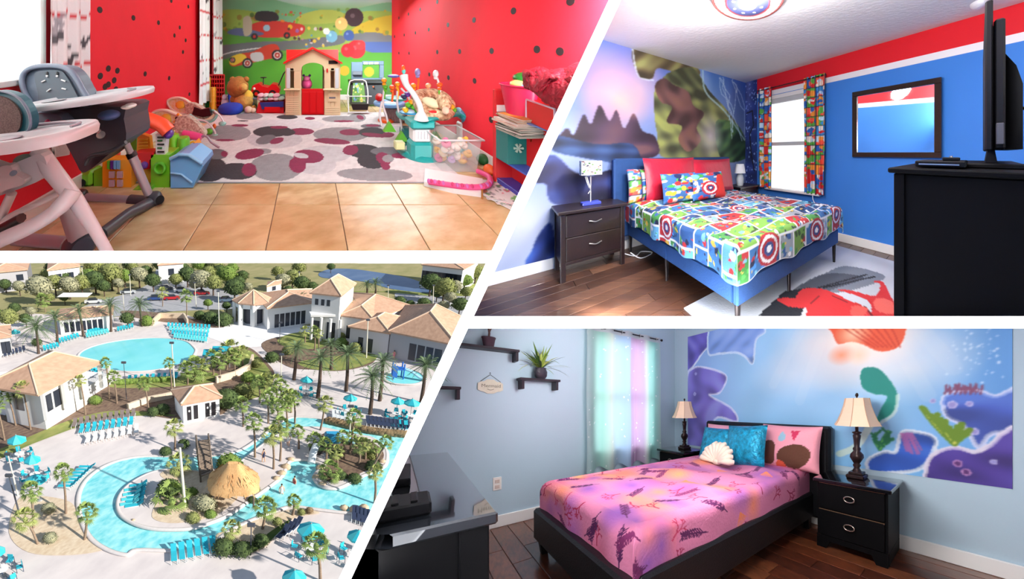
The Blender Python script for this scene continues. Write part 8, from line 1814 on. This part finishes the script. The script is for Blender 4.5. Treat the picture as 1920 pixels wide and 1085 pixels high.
for u, v, w_, lab, ch in ((583, 990, 52, 'large turquoise umbrella at the bottom by the fan palm', 'teal chairs round the bottom umbrella'), (672, 1002, 42, 'turquoise umbrella at the bottom by the slanted wall', 'teal chairs round the umbrella by the slanted wall'), (552, 1078, 46, 'turquoise umbrella cut by the bottom edge', None), (67, 896, 40, 'lowest turquoise umbrella of the left column', None), (60, 859, 32, 'middle turquoise umbrella of the left column', 'teal chairs round the middle left umbrella'), (31, 822, 36, 'upper turquoise umbrella of the left column by the lawn', 'teal chairs round the upper left umbrella'), (657, 744, 26, 'turquoise umbrella left of the plaza umbrella pair', 'teal chairs round the plaza umbrella'), (746, 750, 26, 'turquoise umbrella of the plaza pair, left one', 'teal chairs round the left plaza pair umbrella'), (773, 753, 30, 'turquoise umbrella of the plaza pair, right one', 'teal chairs round the right plaza pair umbrella'), (575, 710, 24, 'pale turquoise umbrella near the clubhouse path', 'teal chairs round the path umbrella'), (-6, 1030, 30, 'turquoise umbrella at the left edge, low down', 'teal chairs at the left edge'), (28, 621, 20, 'pale green umbrella by the side cabana', None)):
    x_, y_ = umb(u, v, w_, lab)
    if ch: chairset(x_, y_, u * .1, ch)
for u, v, w_, lab in ((398, 660, 3.2, 'flat turquoise shade canopy by the oval pool, lower'), (415, 654, 3.2, 'flat turquoise shade canopy by the oval pool, upper')):
    x_, y_ = G(u, v, 2.6); t = T(F, 'shade_canopy', lab, 'canopy', (x_, y_, -.2), abs_=True); t.part('cloth', MB().box((x_ - w_ / 2, y_ - 1.8, 2.5), (x_ + w_ / 2, y_ + 1.8, 2.65), .03), TQ)
    for dx in (-1, 1):
        for dy in (-1, 1): t.part('post', MB().cyl((x_ + dx * w_ / 2.2, y_ + dy * 1.6, -.2), (x_ + dx * w_ / 2.2, y_ + dy * 1.6, 2.5), .06, n=6), MATS['pole_grey'])
LW = M('lounger_frame', (216, 220, 222), .5)
def lounger_src(rz, m, lab, group, loc):
    t = T(F, 'sun_lounger', lab, 'sun lounger', loc, rz=rz, group=group)
    t.part('sling', MB().box((-.25, -.95, .33), (.25, .35, .38), .01), m); t.part('backrest', MB().prism([(.35, .34), (.95, .72), (.93, .77), (.33, .39)], 'x', -.25, .25), m)
    t.part('frame', MB().tube([(-.28, -1, 0), (-.28, -.98, .33), (-.28, .35, .33), (-.28, .38, 0)], .03, 5).tube([(.28, -1, 0), (.28, -.98, .33), (.28, .35, .33), (.28, .38, 0)], .03, 5), LW); return t
def row(p0, p1, n, rz, m, lab, group, z=-.2):
    A_, B_ = G(*p0), G(*p1); t0 = None
    for k in range(n):
        s_ = k / max(1, n - 1); loc = (A_[0] + (B_[0] - A_[0]) * s_, A_[1] + (B_[1] - A_[1]) * s_, z)
        lb = lab + ', ' + nth(k, 'left')
        if t0 is None: t0 = lounger_src(rz, m, lb, group, loc)
        else: dup(t0, loc, lb)
PI = math.pi
row((153, 806), (246, 792), 9, .12, TQ, 'teal lounger of the lower deck front row', 'teal loungers on the lower deck'); row((165, 824), (256, 806), 8, .12, STUC, 'white lounger before the teal row', 'white loungers on the lower deck'); row((140, 795), (250, 776), 11, .12, M('brown_sling', (130, 116, 112), .8), 'brown lounger of the lower deck back row', 'brown loungers on the lower deck')
row((326, 1040), (400, 1024), 6, .15, TQ, 'teal lounger at the lower river edge', 'teal loungers at the lower river edge'); row((126, 912), (164, 876), 7, -1.6, TQ, 'teal lounger of the curved row left of the river', 'curved row of teal loungers')
row((252, 948), (260, 910), 6, -1.3, TQ, 'small green lounger on the island, left file', 'island loungers, left file'); row((243, 945), (250, 918), 4, -1.3, TQ2, 'small pale lounger on the island, outer file', 'island loungers, outer file')
for k in range(4): row((316 + 4 * k, 610 + 7 * k), (392 - 2 * k, 614 + 8 * k), 12, .05, [TQ, TQ2][k % 2], 'teal lounger in file %s of the far block' % ('one', 'two', 'three', 'four')[k], 'far lounger block, file %s' % ('one', 'two', 'three', 'four')[k])
row((166, 624), (200, 616), 8, .3, TQ, 'teal lounger before the cabana row', 'loungers before the cabana row'); row((164, 630), (202, 622), 8, .3, TQ2, 'pale teal lounger before the cabana row', 'second file before the cabana row'); row((112, 640), (146, 630), 7, .4, TQ, 'teal lounger beside the left date palms', 'loungers beside the left date palms'); row((222, 618), (248, 612), 6, .2, TQ, 'teal lounger under the right cabana palm', 'loungers under the right cabana palm'); row((84, 654), (108, 648), 5, .4, TQ, 'teal lounger near the biggest date palm', 'loungers near the biggest date palm'); row((10, 665), (45, 655), 6, .4, DKB, 'dark blue lounger in the shade at the left edge', 'shaded loungers at the left edge')
row((626, 778), (664, 786), 6, -.1, LW, 'pale lounger on the deck above the hedge', 'pale loungers above the hedge'); row((690, 790), (765, 800), 11, -.1, DKB, 'navy lounger lined along the upper river deck', 'navy loungers by the upper river'); row((735, 795), (762, 800), 4, -.1, TQ, 'teal lounger at the end of the upper river deck', 'teal loungers by the upper river'); row((242, 712), (330, 706), 9, .0, TQ, 'teal lounger behind the green hedge', 'loungers behind the green hedge'); row((160, 688), (190, 700), 6, .5, TQ, 'teal lounger on the pavilion side of the oval pool', 'loungers by the pavilion'); row((665, 965), (695, 975), 5, -.2, DKB, 'navy lounger at the lower right by the wall', 'navy loungers at the lower right'); row((530, 1000), (555, 985), 4, -.6, DKB, 'navy lounger left of the bottom umbrella', 'navy loungers left of the bottom umbrella')
POL = M('pale_pole', (226, 220, 200), .5); DPL = M('dark_pole', (70, 74, 84), .5)
def pole(b, top, m, lab, r_=.1, head=True):
    x_, y_ = G(*b); q = F.pt(top[0], top[1], 'y', y_); t = T(F, 'light_pole', lab, 'lamp post', (x_, y_, -.2), abs_=True); tp = (float(q[0]), y_, float(q[2]))
    t.part('pole', MB().cyl((x_, y_, -.25), tp, r_, r_ * .7, n=8), m)
    if head: t.part('lamp_head', MB().box((tp[0] - .35, y_ - .15, tp[2] - .05), (tp[0] + .35, y_ + .15, tp[2] + .25), .04), DPL)
for a in (((347, 950), (337, 836), POL, 'tall pale light pole on the planted island', .17), ((327, 722), (322, 643), POL, 'pale double light pole below the oval pool', .12), ((411, 612), (409, 546), POL, 'pale light pole left of the round pavilion', .1), ((687, 668), (690, 600), POL, 'pale light pole before the clubhouse annex', .12), ((36, 960), (17, 892), DPL, 'dark light pole at the sandy bed, left', .1), ((33, 925), (15, 852), POL, 'white light pole above the sandy bed', .1), ((237, 745), (232, 680), DPL, 'thin dark lamp post at the oval pool edge', .06), ((526, 745), (528, 665), POL, 'pale thin pole by the central palms', .08), ((160, 542), (153, 500), POL, 'distant white pole among the trees', .12), ((245, 552), (243, 515), POL, 'distant white pole by the road', .12), ((368, 575), (365, 530), POL, 'white pole by the red cars', .1), ((564, 545), (561, 510), POL, 'distant pole behind the clubhouse wing', .12), ((812, 570), (813, 535), POL, 'distant pole behind the hall', .12), ((728, 558), (728, 535), POL, 'distant pole near the lake', .1), ((524, 640), (526, 605), DPL, 'dark lamp post on the white terrace', .06), ((655, 830), (658, 762), POL, 'white pole beside the tall palm of the right island', .1), ((470, 1035), (471, 985), DPL, 'dark lamp post at the lower hedge', .07), ((235, 602), (230, 548), POL, 'pale pole among the cabana palms', .09)): pole(a[0], a[1], a[2], a[3], a[4])
def car_(u, v, c, lab, rz=0.2):
    x_, y_ = G(u, v); t = T(F, 'parked_car', lab, 'car', (x_, y_, -.28), rz=rz)
    t.part('body', MB().prism([(-2.2, .3), (-2.2, .8), (-1.3, .95), (1.2, .95), (2.2, .75), (2.2, .3)], 'y', -.9, .9), M('car_%s' % lab.split()[0], c, .25, coat=.6)); t.part('cabin', MB().prism([(-1.5, .9), (-1.1, 1.4), (.6, 1.45), (1.2, .9)], 'y', -.8, .8), DARKW)
    for dx in (-1.4, 1.4):
        for dy in (-.92, .92): t.part('wheel', MB().cyl((dx, dy - .08, .32), (dx, dy + .08, .32), .33, n=10), DPL)
for u, v, c, lab in ((378, 550, (176, 26, 34), 'red parked car, farther one behind the palms'), (322, 559, (190, 30, 40), 'scarlet parked car, nearer one in the parking lot'), (292, 560, (40, 70, 130), 'blue parked car left of the scarlet car'), (310, 540, (60, 70, 80), 'dark parked car at the far side of the road'), (240, 548, (200, 204, 208), 'silver car on the road by the poles'), (855, 570, (230, 230, 230), 'white car parked behind the hall'), (425, 563, (90, 110, 130), 'slate parked car left of the pavilion'), (175, 566, (220, 222, 226), 'pale car behind the cabanas'), (340, 545, (236, 236, 236), 'ivory car between the parking trees')): car_(u, v, c, lab)
def skin_mb(joints, bones, rad):
    me = bpy.data.meshes.new('s'); me.from_pydata(joints, bones, []); o = bpy.data.objects.new('s', me); sc.collection.objects.link(o)
    md = o.modifiers.new('k', 'SKIN')
    for i, v in enumerate(me.skin_vertices[0].data): v.radius = (rad[i], rad[i]); v.use_root = (i == 0)
    o.modifiers.new('d', 'SUBSURF').levels = 1
    dg = bpy.context.evaluated_depsgraph_get(); e = o.evaluated_get(dg).to_mesh(); mb = MB(); mb.add([v.co[:] for v in e.vertices], [list(p.vertices) for p in e.polygons], True); bpy.data.objects.remove(o); return mb
def person(u, v, top, skin, lab, rz=0, wade=0.0, z=-.2):
    J = [(0, 0, .92), (0, 0, 1.15), (0, 0, 1.42), (0, 0, 1.52), (0, 0, 1.66), (-.1, 0, .9), (-.12, .05, .5), (-.12, .12, .05), (.1, 0, .9), (.12, -.08, .5), (.12, -.1, .05), (-.2, 0, 1.4), (-.27, .03, 1.12), (-.28, -.1, .88), (.2, 0, 1.4), (.28, .0, 1.12), (.3, -.12, .9)]
    Bn = [(0, 1), (1, 2), (2, 3), (3, 4), (0, 5), (5, 6), (6, 7), (0, 8), (8, 9), (9, 10), (2, 11), (11, 12), (12, 13), (2, 14), (14, 15), (15, 16)]; Rd = [.14, .13, .14, .06, .11, .1, .07, .05, .1, .07, .05, .07, .045, .035, .07, .045, .035]
    x_, y_ = G(u, v); t = T(F, 'person', lab, 'person', (x_, y_, z - wade), rz=rz); SK = M('skin', (206, 160, 130), .7); t.part('body', skin_mb(J, Bn, Rd), SK)
    t.part('clothes', MB().lathe([(.17, .7), (.18, .95), (.16, 1.2), (.18, 1.42), (.08, 1.5)], (0, 0, 0), 12, sq=.75), M('cloth_' + top[0], top[1], .8)); t.part('hair', MB().ell((0, .02, 1.71), (.1, .11, .1), 10, 7), M('dark_hair', (50, 36, 30), .8))
for u, v, tp, lab, wd_ in ((528, 922, ('white', (230, 226, 220)), 'person in a white top wading in the middle of the lagoon', .9), (552, 902, ('red', (190, 60, 60)), 'person in red swimwear wading near the lagoon rocks', .9), (494, 868, ('navy', (40, 50, 80)), 'person in navy walking on the island path', 0), (540, 838, ('light', (220, 220, 224)), 'person in light clothes standing by the island palms', 0), (738, 672, ('pink', (220, 130, 140)), 'person in pink standing above the splash pool', 0), (615, 612, ('crimson', (170, 30, 60)), 'person in crimson at the clubhouse entrance', 0)): person(u, v, tp, None, lab, rz=u, wade=wd_, z=.12 if 480 < u < 545 else -.2)
# boulders along the lagoon
BLD = M('lagoon_rock', (190, 168, 140), .9, bump=.8, bs=3, var=.2, vs=2)
for k, (u, v, r_) in enumerate(((536, 876, 8), (528, 888, 7), (545, 862, 6), (518, 898, 6), (600, 878, 7), (592, 895, 6), (604, 908, 6), (716, 866, 6), (700, 880, 6), (432, 878, 6), (420, 872, 6), (250, 976, 3), (682, 952, 7), (664, 955, 7), (645, 952, 6))):
    x_, y_ = G(u, v); R_ = r_ / 17.; solo(F, 'boulder', MB().ell((0, 0, 0), (R_ * 1.3, R_, R_ * .8), 10, 7, wob=.12, seed=k), BLD, 'tan boulder at the lagoon shore, ' + ('small' if r_ < 7 else 'large') + ' one, ' + ('by the wading people' if u < 560 else 'by the right island' if u < 610 else 'near the slanted wall'), 'rock', (x_, y_, .1), group='boulders along the lagoon shore')
